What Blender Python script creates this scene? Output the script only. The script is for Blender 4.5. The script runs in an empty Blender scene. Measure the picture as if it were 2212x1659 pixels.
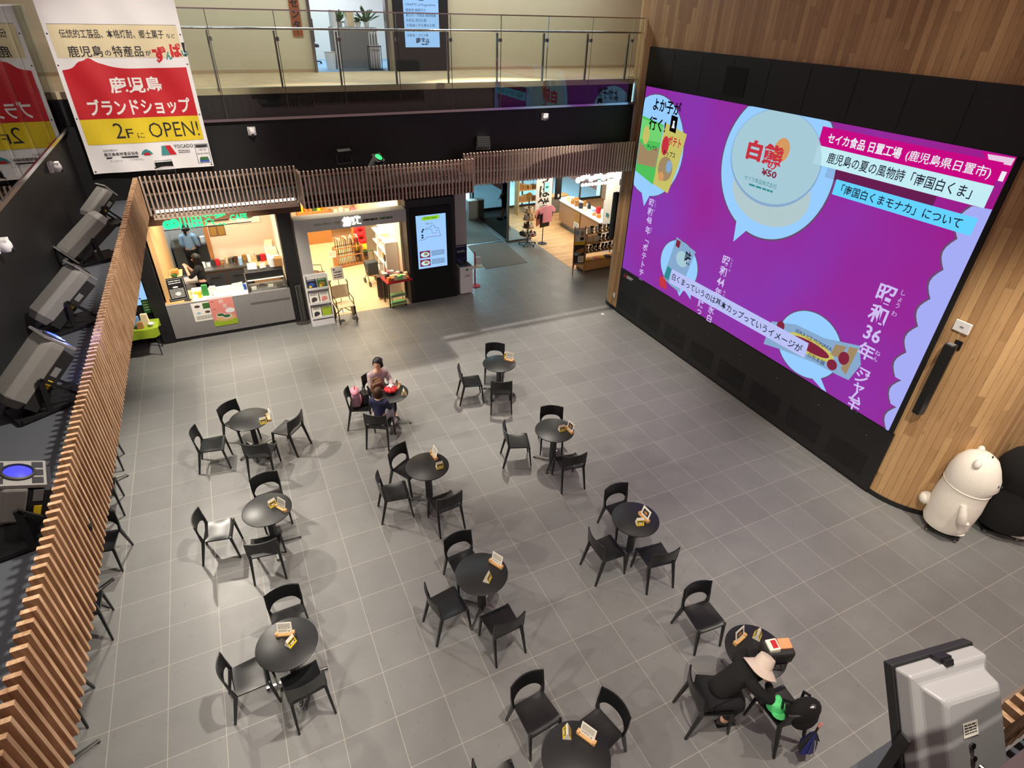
import bpy, bmesh, math, random
from mathutils import Vector as V, Matrix as M, Euler
random.seed(7)
SC = bpy.context.scene
COL = SC.collection
PI = math.pi
rad = math.radians
# ------------------------------------------------------------------ camera
yaw, pitch, roll = -0.458254258, 0.573206007, 0.0290494791
cy, sy, cp, sp = math.cos(yaw), math.sin(yaw), math.cos(pitch), math.sin(pitch)
fw = V((-sy*cp, cy*cp, -sp)); rt = V((cy, sy, 0)); up = rt.cross(fw)
cr, sr = math.cos(roll), math.sin(roll)
r2 = cr*rt + sr*up; u2 = -sr*rt + cr*up
cam = bpy.data.cameras.new('camera'); cam.sensor_fit = 'HORIZONTAL'; cam.sensor_width = 36
cam.lens = 1263.133/2212*36; cam.clip_start = .05
co = bpy.data.objects.new('camera', cam); COL.objects.link(co)
mt = M((r2, u2, -fw)).transposed().to_4x4(); mt.translation = V((-6.4864, -3.8067, 7.0415)); co.matrix_world = mt
SC.camera = co
# ------------------------------------------------------------------ world, view, lamps
SC.view_settings.view_transform = 'Standard'
SC.view_settings.look = 'None'; SC.view_settings.gamma = 1; SC.view_settings.exposure = 0.0
W = bpy.data.worlds.new('world'); SC.world = W; W.use_nodes = True
W.node_tree.nodes['Background'].inputs[0].default_value = (1.00, 0.60, 0.60, 1)
W.node_tree.nodes['Background'].inputs[1].default_value = 0.300
def lamp(name, kind, loc, power, col=(1, 1, 1), aim=None, **kw):
    d = bpy.data.lights.new(name, kind); d.energy = power; d.color = col
    for k, v in kw.items(): setattr(d, k, v)
    o = bpy.data.objects.new(name, d); COL.objects.link(o); o.location = loc
    if aim: o.rotation_euler = (V(aim)-V(loc)).to_track_quat('-Z', 'Y').to_euler()
    return o
WARM = (1, .88, .70)
# lamps of the hall: ceiling spots, downlights in the soffit of the upper floor, added fill spots without a fitting: x, y, z, power, colour, aim, cone, blend, radius
HALL = [
    (-7.6, 6.4, 9.8, 1201.3, (1, 0.91, 0.78), (-6.6, 6.4, 0), 56, 0.6, 0.1),
    (-7.6, 2.4, 9.8, 11.0, (1, 0.91, 0.78), (-6.8, 2.4, 0), 56, 0.6, 0.1),
    (-7.6, -1.6, 9.8, 532.4, (1, 0.91, 0.78), (-7, -1.4, 0), 56, 0.6, 0.1),
    (-4.6, 7.9, 9.8, 1037.2, (1, 0.91, 0.78), (-4.6, 6.8, 0), 56, 0.6, 0.1),
    (-1.0, 8.1, 9.8, 3595.5, (1, 0.91, 0.78), (-1.0, 7.0, 0), 56, 0.6, 0.1),
    (1.6, 7.9, 9.8, 11.0, (1, 0.91, 0.78), (1.4, 6.4, 0), 56, 0.6, 0.1),
    (-4.2, 3, 9.8, 11.0, (1, 0.91, 0.78), (-4.2, 3, 0), 56, 0.6, 0.1),
    (-0.6, 3.4, 9.8, 230.4, (1, 0.91, 0.78), (-0.6, 3.4, 0), 56, 0.6, 0.1),
    (1.6, 1.5, 9.8, 181.9, (1, 0.91, 0.78), (1.2, 1.5, 0), 56, 0.6, 0.1),
    (-4, -2.2, 9.8, 1533.3, (1, 0.91, 0.78), (-4, -1.6, 0), 56, 0.6, 0.1),
    (1.6, -3.4, 9.8, 2290.8, (1, 0.91, 0.78), (1.8, -1.8, 0), 56, 0.6, 0.1),
    (-7.2, -5, 8.5, 843.1, (1, 0.91, 0.78), (-1.6, -2.2, 0), 50, 0.5, 0.08),
    (4.2, -4.6, 9.0, 552.9, (1, 0.91, 0.78), (3.0, -1.2, 0.4), 40, 0.6, 0.1),  # fill spot added to brighten the plush bear
    (-8.25, 6.4, 3.71, 610.6, (1, 0.91, 0.78), (-6.4, 5.6, 0), 125, 0.5, 0.05),
    (-8.25, 3.7, 3.71, 176.2, (1, 0.91, 0.78), (-6.4, 3.4, 0), 125, 0.5, 0.05),
    (-8.25, 0.9, 3.71, 11.0, (1, 0.91, 0.78), (-6.4, 0.8, 0), 125, 0.5, 0.05),
    (-8.25, -2, 3.71, 350.9, (1, 0.91, 0.78), (-6.8, -1.6, 0), 125, 0.5, 0.05),
    (-6.2, 9.0, 3.71, 100.3, (1, 0.91, 0.78), (-6.2, 7.2, 0), 125, 0.5, 0.05),
    (-3.4, 8.9, 3.71, 11.0, (1, 0.91, 0.78), (-3.4, 7.0, 0), 125, 0.5, 0.05),
    (-0.6, 8.9, 3.71, 11.0, (1, 0.91, 0.78), (-0.8, 7.0, 0), 125, 0.5, 0.05),
    (1.5, 9.2, 3.71, 82.0, (1, 0.91, 0.78), (1.2, 7.6, 0), 125, 0.5, 0.05),
    (-7.0, 9.3, 3.71, 613.3, (1, 0.91, 0.78), (-7.0, 10.86, 1.0), 100, 0.6, 0.05),
    (-4.2, 9.3, 3.71, 27.9, (1, 0.91, 0.78), (-4.2, 10.86, 1.0), 100, 0.6, 0.05),
    (-1.6, 9.3, 3.71, 11.0, (1, 0.91, 0.78), (-1.6, 10.86, 1.0), 100, 0.6, 0.05),
    (1.0, 9.3, 3.71, 11.0, (1, 0.91, 0.78), (1.0, 10.86, 1.0), 100, 0.6, 0.05),
    (-2.5, -3.0, 8.5, 1739.7, (1, 0.91, 0.78), (3.0, 0.0, 1.6), 30, 0.8, 0.2),  # added fill on the lower part of the timber wall
    (-3.6, 0.5, 9.8, 2946.6, (1, 0.91, 0.78), (-8.0, 1.5, 4.0), 60, 0.6, 0.15),  # unseen spot added to brighten the left slats
    (-5.5, 2.0, 9.8, 2050.1, (1, 0.91, 0.78), (-7.5, 8.4, 5.4), 30, 0.6, 0.3),  # extra spot added to lift the banner
    (-2.5, 3.0, 9.8, 11.0, (1, 0.91, 0.78), (-2.6, 8.2, 4.1), 70, 0.5, 0.2),  # added fill for the canopy fronts over the shops
]
for x, y, z, p, c, aim, cone, bl, r in HALL:
    lamp('hall_or_fill_lamp', 'SPOT', (x, y, z), p, c, aim, spot_size=rad(cone), spot_blend=bl, shadow_soft_size=r)
def area(name, loc, sx, sy_, power, col=(1, .86, .66), rot=(0, 0, 0)):
    o = lamp(name, 'AREA', loc, power, col, shape='RECTANGLE', size=sx, size_y=sy_); o.rotation_euler = rot; return o
area('cafe_ceiling_lamp', (-6.9, 12.2, 2.95), 2.2, 1.6, 95)
area('kitchen_ceiling_lamp', (-7.7, 15.0, 2.95), 1.0, 1.0, 45, (.85, .95, 1))
area('care_shop_ceiling_lamp', (-3.8, 12.6, 2.95), 2.2, 2.4, 190, (1, .83, .58))
area('care_shop_ceiling_lamp', (-3.6, 15.8, 2.95), 2.2, 2.0, 120, (1, .83, .58))
area('gift_shop_ceiling_lamp', (4.2, 13.6, 2.95), 2.0, 3.6, 170, (1, .87, .68))
area('gift_shop_ceiling_lamp', (5.3, 16.4, 2.95), 2.0, 1.5, 60, (1, .9, .75))
area('upper_corridor_lamp', (-2.5, 10.0, 8.4), 11, .5, 182.0, (0.75, 0.91, 1.00))
area('office_lamp', (-3.2, 13.2, 8.0), 1.4, 1.2, 70, (.9, .97, 1))
area('street_daylight', (1.8, 21.5, 4.5), 6.0, 3.0, 2400, (.45, .82, 1), (rad(50), 0, PI))
# ------------------------------------------------------------------ materials
def lin(c):
    return tuple(((x/255)/12.92 if x/255 <= .04045 else ((x/255+.055)/1.055)**2.4) for x in c)
MATS = {}
def mat(key, rgb=(128, 128, 128), rough=.5, metal=0, spec=.5, noise=0, nscale=8, stretch=(1, 1, 1), emit=0, coat=0, bump=0):
    if key in MATS: return MATS[key]
    m = bpy.data.materials.new(key); m.use_nodes = True; nt = m.node_tree; N = nt.nodes; L = nt.links
    b = N['Principled BSDF']; c = lin(rgb)
    b.inputs['Roughness'].default_value = rough; b.inputs['Metallic'].default_value = metal
    b.inputs['Specular IOR Level'].default_value = spec; b.inputs['Coat Weight'].default_value = coat
    b.inputs['Base Color'].default_value = (*c, 1)
    if emit:
        b.inputs['Emission Color'].default_value = (*c, 1); b.inputs['Emission Strength'].default_value = emit
        b.inputs['Base Color'].default_value = (0, 0, 0, 1); b.inputs['Specular IOR Level'].default_value = .2
    elif noise:
        tc = N.new('ShaderNodeTexCoord'); mp = N.new('ShaderNodeMapping'); mp.inputs['Scale'].default_value = stretch
        nz = N.new('ShaderNodeTexNoise'); nz.inputs['Scale'].default_value = nscale; nz.inputs['Detail'].default_value = 5
        rp = N.new('ShaderNodeMix'); rp.data_type = 'RGBA'
        rp.inputs[6].default_value = (*[x*(1-noise) for x in c], 1); rp.inputs[7].default_value = (*[min(1, x*(1+noise)) for x in c], 1)
        L.new(tc.outputs['Object'], mp.inputs[0]); L.new(mp.outputs[0], nz.inputs[0]); L.new(nz.outputs[0], rp.inputs[0]); L.new(rp.outputs[2], b.inputs['Base Color'])
        if bump:
            bp = N.new('ShaderNodeBump'); bp.inputs['Strength'].default_value = bump; bp.inputs['Distance'].default_value = .01
            L.new(nz.outputs[0], bp.inputs['Height']); L.new(bp.outputs[0], b.inputs['Normal'])
    MATS[key] = m; return m
def math_n(nt, op, a, b=None):
    n = nt.nodes.new('ShaderNodeMath'); n.operation = op
    for i, x in enumerate((a, b)):
        if x is None: continue
        if isinstance(x, (int, float)): n.inputs[i].default_value = x
        else: nt.links.new(x, n.inputs[i])
    return n.outputs[0]
def mixc(nt, f, a, b):
    n = nt.nodes.new('ShaderNodeMix'); n.data_type = 'RGBA'
    for i, x in ((0, f), (6, a), (7, b)):
        if isinstance(x, (int, float)): n.inputs[i].default_value = x
        elif isinstance(x, tuple): n.inputs[i].default_value = (*x, 1)
        else: nt.links.new(x, n.inputs[i])
    return n.outputs[2]
def tile_mat(key, rgb, grout, size=.6, line=.0035, vary=.16, rough=.42):
    m = mat(key, rgb, rough); nt = m.node_tree; N = nt.nodes; L = nt.links; b = N['Principled BSDF']
    g = N.new('ShaderNodeNewGeometry'); s = N.new('ShaderNodeSeparateXYZ'); L.new(g.outputs['Position'], s.inputs[0])
    ed = []; fl = []
    for k in 'XY':
        q = math_n(nt, 'DIVIDE', s.outputs[k], size); f = math_n(nt, 'FLOOR', q); fl.append(f)
        d = math_n(nt, 'ABSOLUTE', math_n(nt, 'SUBTRACT', math_n(nt, 'SUBTRACT', q, f), .5)); ed.append(d)
    e = math_n(nt, 'GREATER_THAN', math_n(nt, 'MAXIMUM', *ed), .5-line/size)
    cb = N.new('ShaderNodeCombineXYZ'); L.new(fl[0], cb.inputs[0]); L.new(fl[1], cb.inputs[1])
    wn = N.new('ShaderNodeTexWhiteNoise'); wn.noise_dimensions = '2D'; L.new(cb.outputs[0], wn.inputs[0])
    nz = N.new('ShaderNodeTexNoise'); nz.inputs['Scale'].default_value = 2.6; nz.inputs['Detail'].default_value = 7; L.new(g.outputs['Position'], nz.inputs[0])
    n2 = N.new('ShaderNodeTexNoise'); n2.inputs['Scale'].default_value = 11; n2.inputs['Detail'].default_value = 4; L.new(g.outputs['Position'], n2.inputs[0])
    c = lin(rgb); lo = tuple(x*(1-vary) for x in c); hi = tuple(x*(1+vary) for x in c)
    t = math_n(nt, 'ADD', math_n(nt, 'MULTIPLY', wn.outputs[0], .35), math_n(nt, 'MULTIPLY', nz.outputs[0], .65))
    a = mixc(nt, t, lo, hi)
    st = math_n(nt, 'MULTIPLY', math_n(nt, 'GREATER_THAN', n2.outputs[0], .66), .22)   # darker stains
    a = mixc(nt, st, a, tuple(x*.55 for x in c))
    L.new(mixc(nt, math_n(nt, 'MULTIPLY', e, .75), a, lin(grout)), b.inputs['Base Color'])
    L.new(math_n(nt, 'ADD', math_n(nt, 'MULTIPLY', nz.outputs[0], .25), rough-.12), b.inputs['Roughness'])
    return m
tile_mat('floor_tile', (122, 122, 121), (178, 172, 160))
def plank_mat(key, c1, c2, w=.11, ln=1.6, uv=True, rough=.5, axis='XY', gap=.03):
    m = mat(key, c1, rough); nt = m.node_tree; N = nt.nodes; L = nt.links; b = N['Principled BSDF']
    if uv: src = N.new('ShaderNodeUVMap').outputs[0]
    else: src = N.new('ShaderNodeNewGeometry').outputs['Position']
    s = N.new('ShaderNodeSeparateXYZ'); L.new(src, s.inputs[0])
    X, Y = s.outputs[axis[0]], s.outputs[axis[1]]
    q = math_n(nt, 'DIVIDE', X, w); i = math_n(nt, 'FLOOR', q)
    wn0 = N.new('ShaderNodeTexWhiteNoise'); wn0.noise_dimensions = '1D'; L.new(i, wn0.inputs['W'])
    y = math_n(nt, 'ADD', math_n(nt, 'DIVIDE', Y, ln), wn0.outputs[0]); j = math_n(nt, 'FLOOR', y)
    cb = N.new('ShaderNodeCombineXYZ'); L.new(i, cb.inputs[0]); L.new(j, cb.inputs[1])
    wn = N.new('ShaderNodeTexWhiteNoise'); wn.noise_dimensions = '2D'; L.new(cb.outputs[0], wn.inputs[0])
    mp = N.new('ShaderNodeMapping'); mp.inputs['Scale'].default_value = (22, 1.3, 1) if axis == 'XY' else (1.3, 22, 1)
    ad = N.new('ShaderNodeVectorMath'); ad.operation = 'ADD'; L.new(src, ad.inputs[0])
    sc = N.new('ShaderNodeVectorMath'); sc.operation = 'SCALE'; L.new(wn.outputs[1], sc.inputs[0]); sc.inputs[3].default_value = 7; L.new(sc.outputs[0], ad.inputs[1])
    L.new(ad.outputs[0], mp.inputs[0])
    nz = N.new('ShaderNodeTexNoise'); nz.inputs['Scale'].default_value = 1.0; nz.inputs['Detail'].default_value = 6; nz.inputs['Distortion'].default_value = 1.2; L.new(mp.outputs[0], nz.inputs[0])
    t = math_n(nt, 'ADD', math_n(nt, 'MULTIPLY', wn.outputs[0], .55), math_n(nt, 'MULTIPLY', nz.outputs[0], .5))
    a = mixc(nt, t, lin(c1), lin(c2))
    kn = math_n(nt, 'MULTIPLY', math_n(nt, 'GREATER_THAN', nz.outputs[0], .64), .45)
    a = mixc(nt, kn, a, tuple(x*.45 for x in lin(c1)))
    fx = math_n(nt, 'ABSOLUTE', math_n(nt, 'SUBTRACT', math_n(nt, 'SUBTRACT', q, i), .5))
    e = math_n(nt, 'GREATER_THAN', fx, .5-gap)
    L.new(mixc(nt, math_n(nt, 'MULTIPLY', e, .6), a, tuple(x*.35 for x in lin(c1))), b.inputs['Base Color'])
    return m
plank_mat('wall_planks', (140, 100, 62), (214, 176, 124), .105, 1.7)
plank_mat('gift_floor', (176, 132, 84), (222, 180, 128), .14, 1.1, uv=False, axis='YX')
def slat_mat(key, c1, c2):
    m = mat(key, c1, .55); nt = m.node_tree; N = nt.nodes; L = nt.links
    g = N.new('ShaderNodeNewGeometry'); mp = N.new('ShaderNodeMapping'); mp.inputs['Scale'].default_value = (11.3, 11.3, 1.0); L.new(g.outputs['Position'], mp.inputs[0])
    nz = N.new('ShaderNodeTexNoise'); nz.inputs['Scale'].default_value = 2.4; nz.inputs['Detail'].default_value = 6; nz.inputs['Distortion'].default_value = .8; L.new(mp.outputs[0], nz.inputs[0])
    rp = N.new('ShaderNodeValToRGB'); rp.color_ramp.elements[0].position = .3; rp.color_ramp.elements[1].position = .72
    rp.color_ramp.elements[0].color = (*lin(c1), 1); rp.color_ramp.elements[1].color = (*lin(c2), 1); L.new(nz.outputs[0], rp.inputs[0])
    L.new(rp.outputs[0], N['Principled BSDF'].inputs['Base Color'])
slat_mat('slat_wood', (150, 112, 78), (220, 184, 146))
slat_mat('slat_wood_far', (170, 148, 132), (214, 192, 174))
def glass_mat(key, tint=(1, 1, 1), boost=1.0):
    m = bpy.data.materials.new(key); m.use_nodes = True; nt = m.node_tree; N = nt.nodes; N.clear()
    out = N.new('ShaderNodeOutputMaterial'); tr = N.new('ShaderNodeBsdfTransparent'); tr.inputs[0].default_value = (*tint, 1)
    gl = N.new('ShaderNodeBsdfGlossy'); gl.inputs['Roughness'].default_value = 0.0
    fr = N.new('ShaderNodeFresnel'); fr.inputs[0].default_value = 1.5
    mx = N.new('ShaderNodeMixShader'); nt.links.new(math_n(nt, 'MULTIPLY', fr.outputs[0], boost), mx.inputs[0])
    nt.links.new(tr.outputs[0], mx.inputs[1]); nt.links.new(gl.outputs[0], mx.inputs[2]); nt.links.new(mx.outputs[0], out.inputs[0])
    MATS[key] = m; return m
glass_mat('glass', (.95, .98, .96)); glass_mat('dark_glass', (.9, .95, .95))
for k, a in dict(
    black_panel=((20, 20, 22), .55), black_wall=((15, 15, 17), .6), black_matte=((10, 10, 11), .85), ledge=((70, 74, 82), .8), dark_metal=((26, 26, 28), .4), black_plastic=((21, 22, 24), .32),
    table_black=((28, 29, 30), .38), chrome=((190, 190, 190), .18, 1), steel=((150, 150, 148), .3, 1), cream=((214, 200, 164), .8), white=((235, 235, 232), .6), white_gloss=((235, 235, 235), .3),
    grey_wall=((186, 184, 178), .7), warm_wall=((232, 214, 190), .8), counter_grey=((140, 138, 136), .6), red=((196, 26, 40), .6), dark_red=((150, 20, 30), .6), yellow=((238, 206, 40), .6),
    lime=((160, 186, 40), .7), green=((50, 140, 60), .6), pale_green=((150, 220, 140), .7), mint=((90, 220, 130), .6), pink=((226, 150, 168), .7), mauve=((150, 112, 126), .7), orange=((230, 130, 50), .6), blue=((50, 90, 170), .6),
    navy=((28, 32, 66), .8), brown=((96, 62, 40), .6), tan=((176, 126, 70), .85), kraft=((206, 160, 104), .8), wood_light=((222, 178, 120), .55), wood_mid=((170, 118, 70), .55), skin=((226, 178, 150), .6),
    hair_black=((18, 16, 16), .5), hair_brown=((70, 42, 26), .6), cloth_black=((16, 16, 17), .9), cloth_grey=((180, 176, 178), .9), beige_hat=((222, 204, 190), .9), plush_white=((224, 219, 208), 1), plush_black=((14, 14, 15), 1),
    paper=((240, 236, 222), .7), ink=((40, 38, 40), .7), cream_paper=((238, 218, 176), .7), grey_plastic=((120, 121, 122), .5), lamp_grey=((124, 123, 120), .55), lens=((30, 34, 40), .1), mat_brown=((112, 104, 96), .95),
    beige_floor=((222, 196, 158), .6), corridor_floor=((190, 166, 128), .75), street=((150, 170, 180), .8), concrete=((130, 128, 124), .8), stain_steel=((128, 126, 122), .35, .8), pale_blue=((150, 190, 226), .8), salmon=((226, 140, 130), .7),
    sky_paper=((120, 170, 220), .7), teal=((60, 140, 140), .7), charcoal=((50, 50, 54), .8), banner_white=((236, 236, 238), .8), banner_tan=((226, 214, 176), .8), banner_yellow=((226, 200, 40), .8), wood_sign=((150, 78, 34), .6), leaf=((58, 104, 48), .6),
    dark_wood=((88, 56, 36), .5), plum=((120, 40, 60), .7), gold=((190, 150, 80), .5, .6), lamp_dark=((34, 34, 36), .5)).items(): mat(k, *a)
mat('slat_rail', (120, 104, 92), .6); mat('pale_slab', (186, 192, 180), .5); mat('edge_stone', (196, 180, 148), .5)
mat('flood_grey', (150, 150, 152), .4); mat('glow_dim', (70, 70, 240), emit=1.6)
mat('scr_lime', (150, 220, 40), emit=.9); mat('drawer_grey', (150, 142, 132), .6); mat('cloth_stroller', (66, 72, 76), .9); mat('bag_brown', (66, 54, 50), .8)
mat('seal', (60, 64, 62), .5)
mat('skirt_dark', (30, 30, 33), .9); mat('scarf', (214, 190, 190), .9, noise=.35, nscale=40); mat('orange_peach', (236, 160, 110), .7); mat('navy_bright', (40, 46, 120), .7)
mat('beige_floor_n', (222, 194, 154), .6, noise=.12, nscale=9)
mat('corridor_floor_n', (196, 170, 128), .75, noise=.2, nscale=5)
mat('counter_grey_n', (138, 136, 134), .6, noise=.1, nscale=5, stretch=(3, 3, .5))
mat('plush_white_n', (226, 220, 208), 1, noise=.07, nscale=30, bump=.25)
mat('plush_black_n', (13, 13, 14), 1, noise=.3, nscale=40, bump=.2)
mat('blouse', (176, 156, 158), .9, noise=.75, nscale=22)
mat('mat_fibre', (112, 104, 96), .95, noise=.2, nscale=60)
mat('wood_light_n', (222, 178, 120), .55, noise=.14, nscale=4, stretch=(2, 12, 12))
mat('wood_counter_n', (176, 132, 92), .5, noise=.18, nscale=3, stretch=(2, 2, 14))
for k, c, e in (('scr_blue', (150, 205, 255), 1.0), ('scr_pale', (196, 236, 244), 1.0), ('scr_cyan', (100, 210, 255), 1.0), ('scr_mag', (204, 0, 132), .95), ('scr_white', (236, 236, 246), 1.0), ('scr_ink', (34, 38, 60), .6), ('scr_sub', (184, 192, 244), 1.0),
    ('scr_lav', (166, 172, 244), 1.0), ('scr_red', (206, 52, 66), .9), ('scr_green', (86, 206, 96), .85), ('scr_yellow', (214, 206, 110), .85), ('scr_tan', (176, 150, 110), .8), ('scr_lid', (170, 206, 220), .95), ('scr_cup', (186, 210, 214), .9), ('scr_brown', (150, 40, 70), .7),
    ('scr_orange', (222, 160, 100), .9), ('scr_plum', (112, 30, 88), .8), ('scr_black', (14, 12, 16), .3), ('scr_txt', (206, 190, 240), 1.0), ('scr_bag', (140, 176, 214), .9), ('scr_teal', (50, 150, 160), .8), ('scr_mint', (120, 220, 120), .9), ('scr_skyk', (160, 205, 255), 1.0),
    ('scr_pinkw', (232, 200, 226), 1.0), ('scr_edge', (120, 90, 120), .7), ('neon', (30, 240, 120), 2.6), ('led', (255, 244, 224), 9), ('sign_glow', (255, 250, 240), 5), ('blue_led', (40, 60, 255), 9), ('green_led', (60, 220, 110), 2.0), ('case_lamp', (255, 240, 190), 2.5), ('exit_glow', (190, 255, 240), 1.1), ('exit_green', (0, 150, 90), .8)):
    mat(k, c, emit=e)
# purple picture of the video wall: a smooth wash from violet to magenta shown by the screen itself
m = mat('scr_bg', (140, 36, 150), emit=1); nt = m.node_tree; g = nt.nodes.new('ShaderNodeNewGeometry'); s = nt.nodes.new('ShaderNodeSeparateXYZ'); nt.links.new(g.outputs['Position'], s.inputs[0])
wv = nt.nodes.new('ShaderNodeTexNoise'); wv.inputs['Scale'].default_value = .55; wv.inputs['Detail'].default_value = 1; nt.links.new(g.outputs['Position'], wv.inputs[0])
tt = math_n(nt, 'ADD', math_n(nt, 'MULTIPLY', math_n(nt, 'SUBTRACT', 8.27, s.outputs['Y']), .09), math_n(nt, 'MULTIPLY', math_n(nt, 'SUBTRACT', wv.outputs[0], .5), 1.3))
tt = math_n(nt, 'ADD', tt, math_n(nt, 'MULTIPLY', math_n(nt, 'SUBTRACT', s.outputs['Z'], 3.4), .05))
cl = nt.nodes.new('ShaderNodeClamp'); nt.links.new(tt, cl.inputs[0])
nt.links.new(mixc(nt, cl.outputs[0], lin((136, 52, 172)), lin((160, 12, 126))), nt.nodes['Principled BSDF'].inputs['Emission Color'])
# ------------------------------------------------------------------ mesh building
_txt = {}
def text_geo(s, bold=0, res=2):
    k = (s, bold)
    if k not in _txt:
        c = bpy.data.curves.new('t', 'FONT'); c.body = s; c.resolution_u = res; c.offset = bold
        o = bpy.data.objects.new('t', c); COL.objects.link(o)
        dg = bpy.context.evaluated_depsgraph_get(); me = o.evaluated_get(dg).to_mesh()
        vs = [(v.co.x, v.co.y) for v in me.vertices]; fs = [tuple(p.vertices) for p in me.polygons]
        o.evaluated_get(dg).to_mesh_clear(); bpy.data.objects.remove(o); bpy.data.curves.remove(c)
        _txt[k] = (vs, fs)
    return _txt[k]
ORD = ['first', 'second', 'third', 'fourth', 'fifth', 'sixth', 'seventh', 'eighth', 'ninth', 'tenth', 'eleventh', 'twelfth', 'thirteenth', 'fourteenth', 'fifteenth', 'sixteenth', 'seventeenth', 'eighteenth', 'nineteenth', 'twentieth', 'twenty-first', 'twenty-second', 'twenty-third', 'twenty-fourth']
class MB:
    def __init__(s): s.v = []; s.f = []; s.m = []; s.T = M.Identity(4); s.uv = None
    def add(s, vs, fs, mt):
        n = len(s.v); s.v += [s.T @ V(p) for p in vs]
        for f in fs: s.f.append([i+n for i in f]); s.m.append(mt)
        return s
    def box(s, c, d, mt, rz=0, R=None, taper=1):
        X = R if R else M.Rotation(rz, 3, 'Z'); vs = []
        for z in (-.5, .5):
            t = taper if z > 0 else 1
            for x, y in ((-.5, -.5), (.5, -.5), (.5, .5), (-.5, .5)): vs.append(V(c)+X @ V((x*d[0]*t, y*d[1]*t, z*d[2])))
        return s.add(vs, [(3, 2, 1, 0), (4, 5, 6, 7), (0, 1, 5, 4), (1, 2, 6, 5), (2, 3, 7, 6), (3, 0, 4, 7)], mt)
    def bx(s, x0, x1, y0, y1, z0, z1, mt): return s.box(((x0+x1)/2, (y0+y1)/2, (z0+z1)/2), (abs(x1-x0), abs(y1-y0), abs(z1-z0)), mt)
    def prism(s, pts, h0, h1, mt, X=None):
        X = X or M.Identity(4); n = len(pts)
        vs = [X @ V((p[0], p[1], h0)) for p in pts]+[X @ V((p[0], p[1], h1)) for p in pts]
        return s.add(vs, [list(range(n))[::-1], list(range(n, 2*n))]+[(i, (i+1) % n, n+(i+1) % n, n+i) for i in range(n)], mt)
    def tube(s, pts, r, mt, n=8, cap=True):
        pts = [V(p) for p in pts]; k = len(pts); rs = r if isinstance(r, (list, tuple)) else [r]*k; vs = []
        a = (pts[1]-pts[0]).normalized(); ref = V((0, 0, 1)) if abs(a.z) < .9 else V((1, 0, 0)); u = a.cross(ref).normalized()
        for i, p in enumerate(pts):
            t = (pts[min(i+1, k-1)]-pts[max(i-1, 0)]).normalized(); u = (u-t*u.dot(t)).normalized(); w = t.cross(u)
            vs += [p+(u*math.cos(2*PI*j/n)+w*math.sin(2*PI*j/n))*rs[i] for j in range(n)]
        fs = [(i*n+j, i*n+(j+1) % n, (i+1)*n+(j+1) % n, (i+1)*n+j) for i in range(k-1) for j in range(n)]
        if cap: fs += [list(range(n))[::-1], list(range((k-1)*n, k*n))]
        return s.add(vs, fs, mt)
    def bar(s, a, b, w, d, mt, w2=None, d2=None, side=None):   # tapered square bar from a to b
        a, b = V(a), V(b); t = (b-a).normalized(); sd = V(side) if side else (V((1, 0, 0)) if abs(t.x) < .8 else V((0, 1, 0)))
        u = (sd-t*sd.dot(t)).normalized(); k = t.cross(u); vs = []
        for p, ww, dd in ((a, w, d), (b, w2 or w, d2 or d)): vs += [p+u*x*ww/2+k*y*dd/2 for x, y in ((-1, -1), (1, -1), (1, 1), (-1, 1))]
        return s.add(vs, [(3, 2, 1, 0), (4, 5, 6, 7), (0, 1, 5, 4), (1, 2, 6, 5), (2, 3, 7, 6), (3, 0, 4, 7)], mt)
    def lathe(s, prof, mt, c=(0, 0, 0), n=24, X=None):
        X = X or M.Translation(V(c)); vs = []
        for r, z in prof: vs += [X @ V((r*math.cos(2*PI*j/n), r*math.sin(2*PI*j/n), z)) for j in range(n)]
        k = len(prof); fs = [(i*n+j, i*n+(j+1) % n, (i+1)*n+(j+1) % n, (i+1)*n+j) for i in range(k-1) for j in range(n)]
        if prof[0][0] > 1e-5: fs.append(list(range(n))[::-1])
        if prof[-1][0] > 1e-5: fs.append(list(range((k-1)*n, k*n)))
        return s.add(vs, fs, mt)
    def ball(s, c, r, mt, n=14, k=8, R=None):
        r = r if isinstance(r, (tuple, list)) else (r, r, r); R = R or M.Identity(3); vs = []
        for i in range(k+1):
            a = PI*i/k-PI/2
            vs += [V(c)+R @ V((r[0]*math.cos(a)*math.cos(2*PI*j/n), r[1]*math.cos(a)*math.sin(2*PI*j/n), r[2]*math.sin(a))) for j in range(n)]
        return s.add(vs, [(i*n+j, i*n+(j+1) % n, (i+1)*n+(j+1) % n, (i+1)*n+j) for i in range(k) for j in range(n)], mt)
    def grid(s, fn, nu, nv, mt):
        vs = [fn(i/nu, j/nv) for j in range(nv+1) for i in range(nu+1)]
        return s.add(vs, [(j*(nu+1)+i, j*(nu+1)+i+1, (j+1)*(nu+1)+i+1, (j+1)*(nu+1)+i) for j in range(nv) for i in range(nu)], mt)
    def poly(s, pts, P, mt, lay=0):       # flat print on a plane P=(origin,U,Vv,N)
        o, u, w, n = P; return s.add([o+u*x+w*y+n*(lay*.0012) for x, y in pts], [list(range(len(pts)))], mt)
    def rect(s, x0, x1, y0, y1, P, mt, lay=0): return s.poly([(x0, y0), (x1, y0), (x1, y1), (x0, y1)], P, mt, lay)
    def disc(s, cx, cy_, rx, ry, P, mt, lay=0, n=40, clip=None):
        pts = [(cx+rx*math.cos(2*PI*i/n), cy_+ry*math.sin(2*PI*i/n)) for i in range(n)]
        if clip: pts = [(min(max(x, clip[0]), clip[1]), min(max(y, clip[2]), clip[3])) for x, y in pts]
        return s.poly(pts, P, mt, lay)
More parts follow.
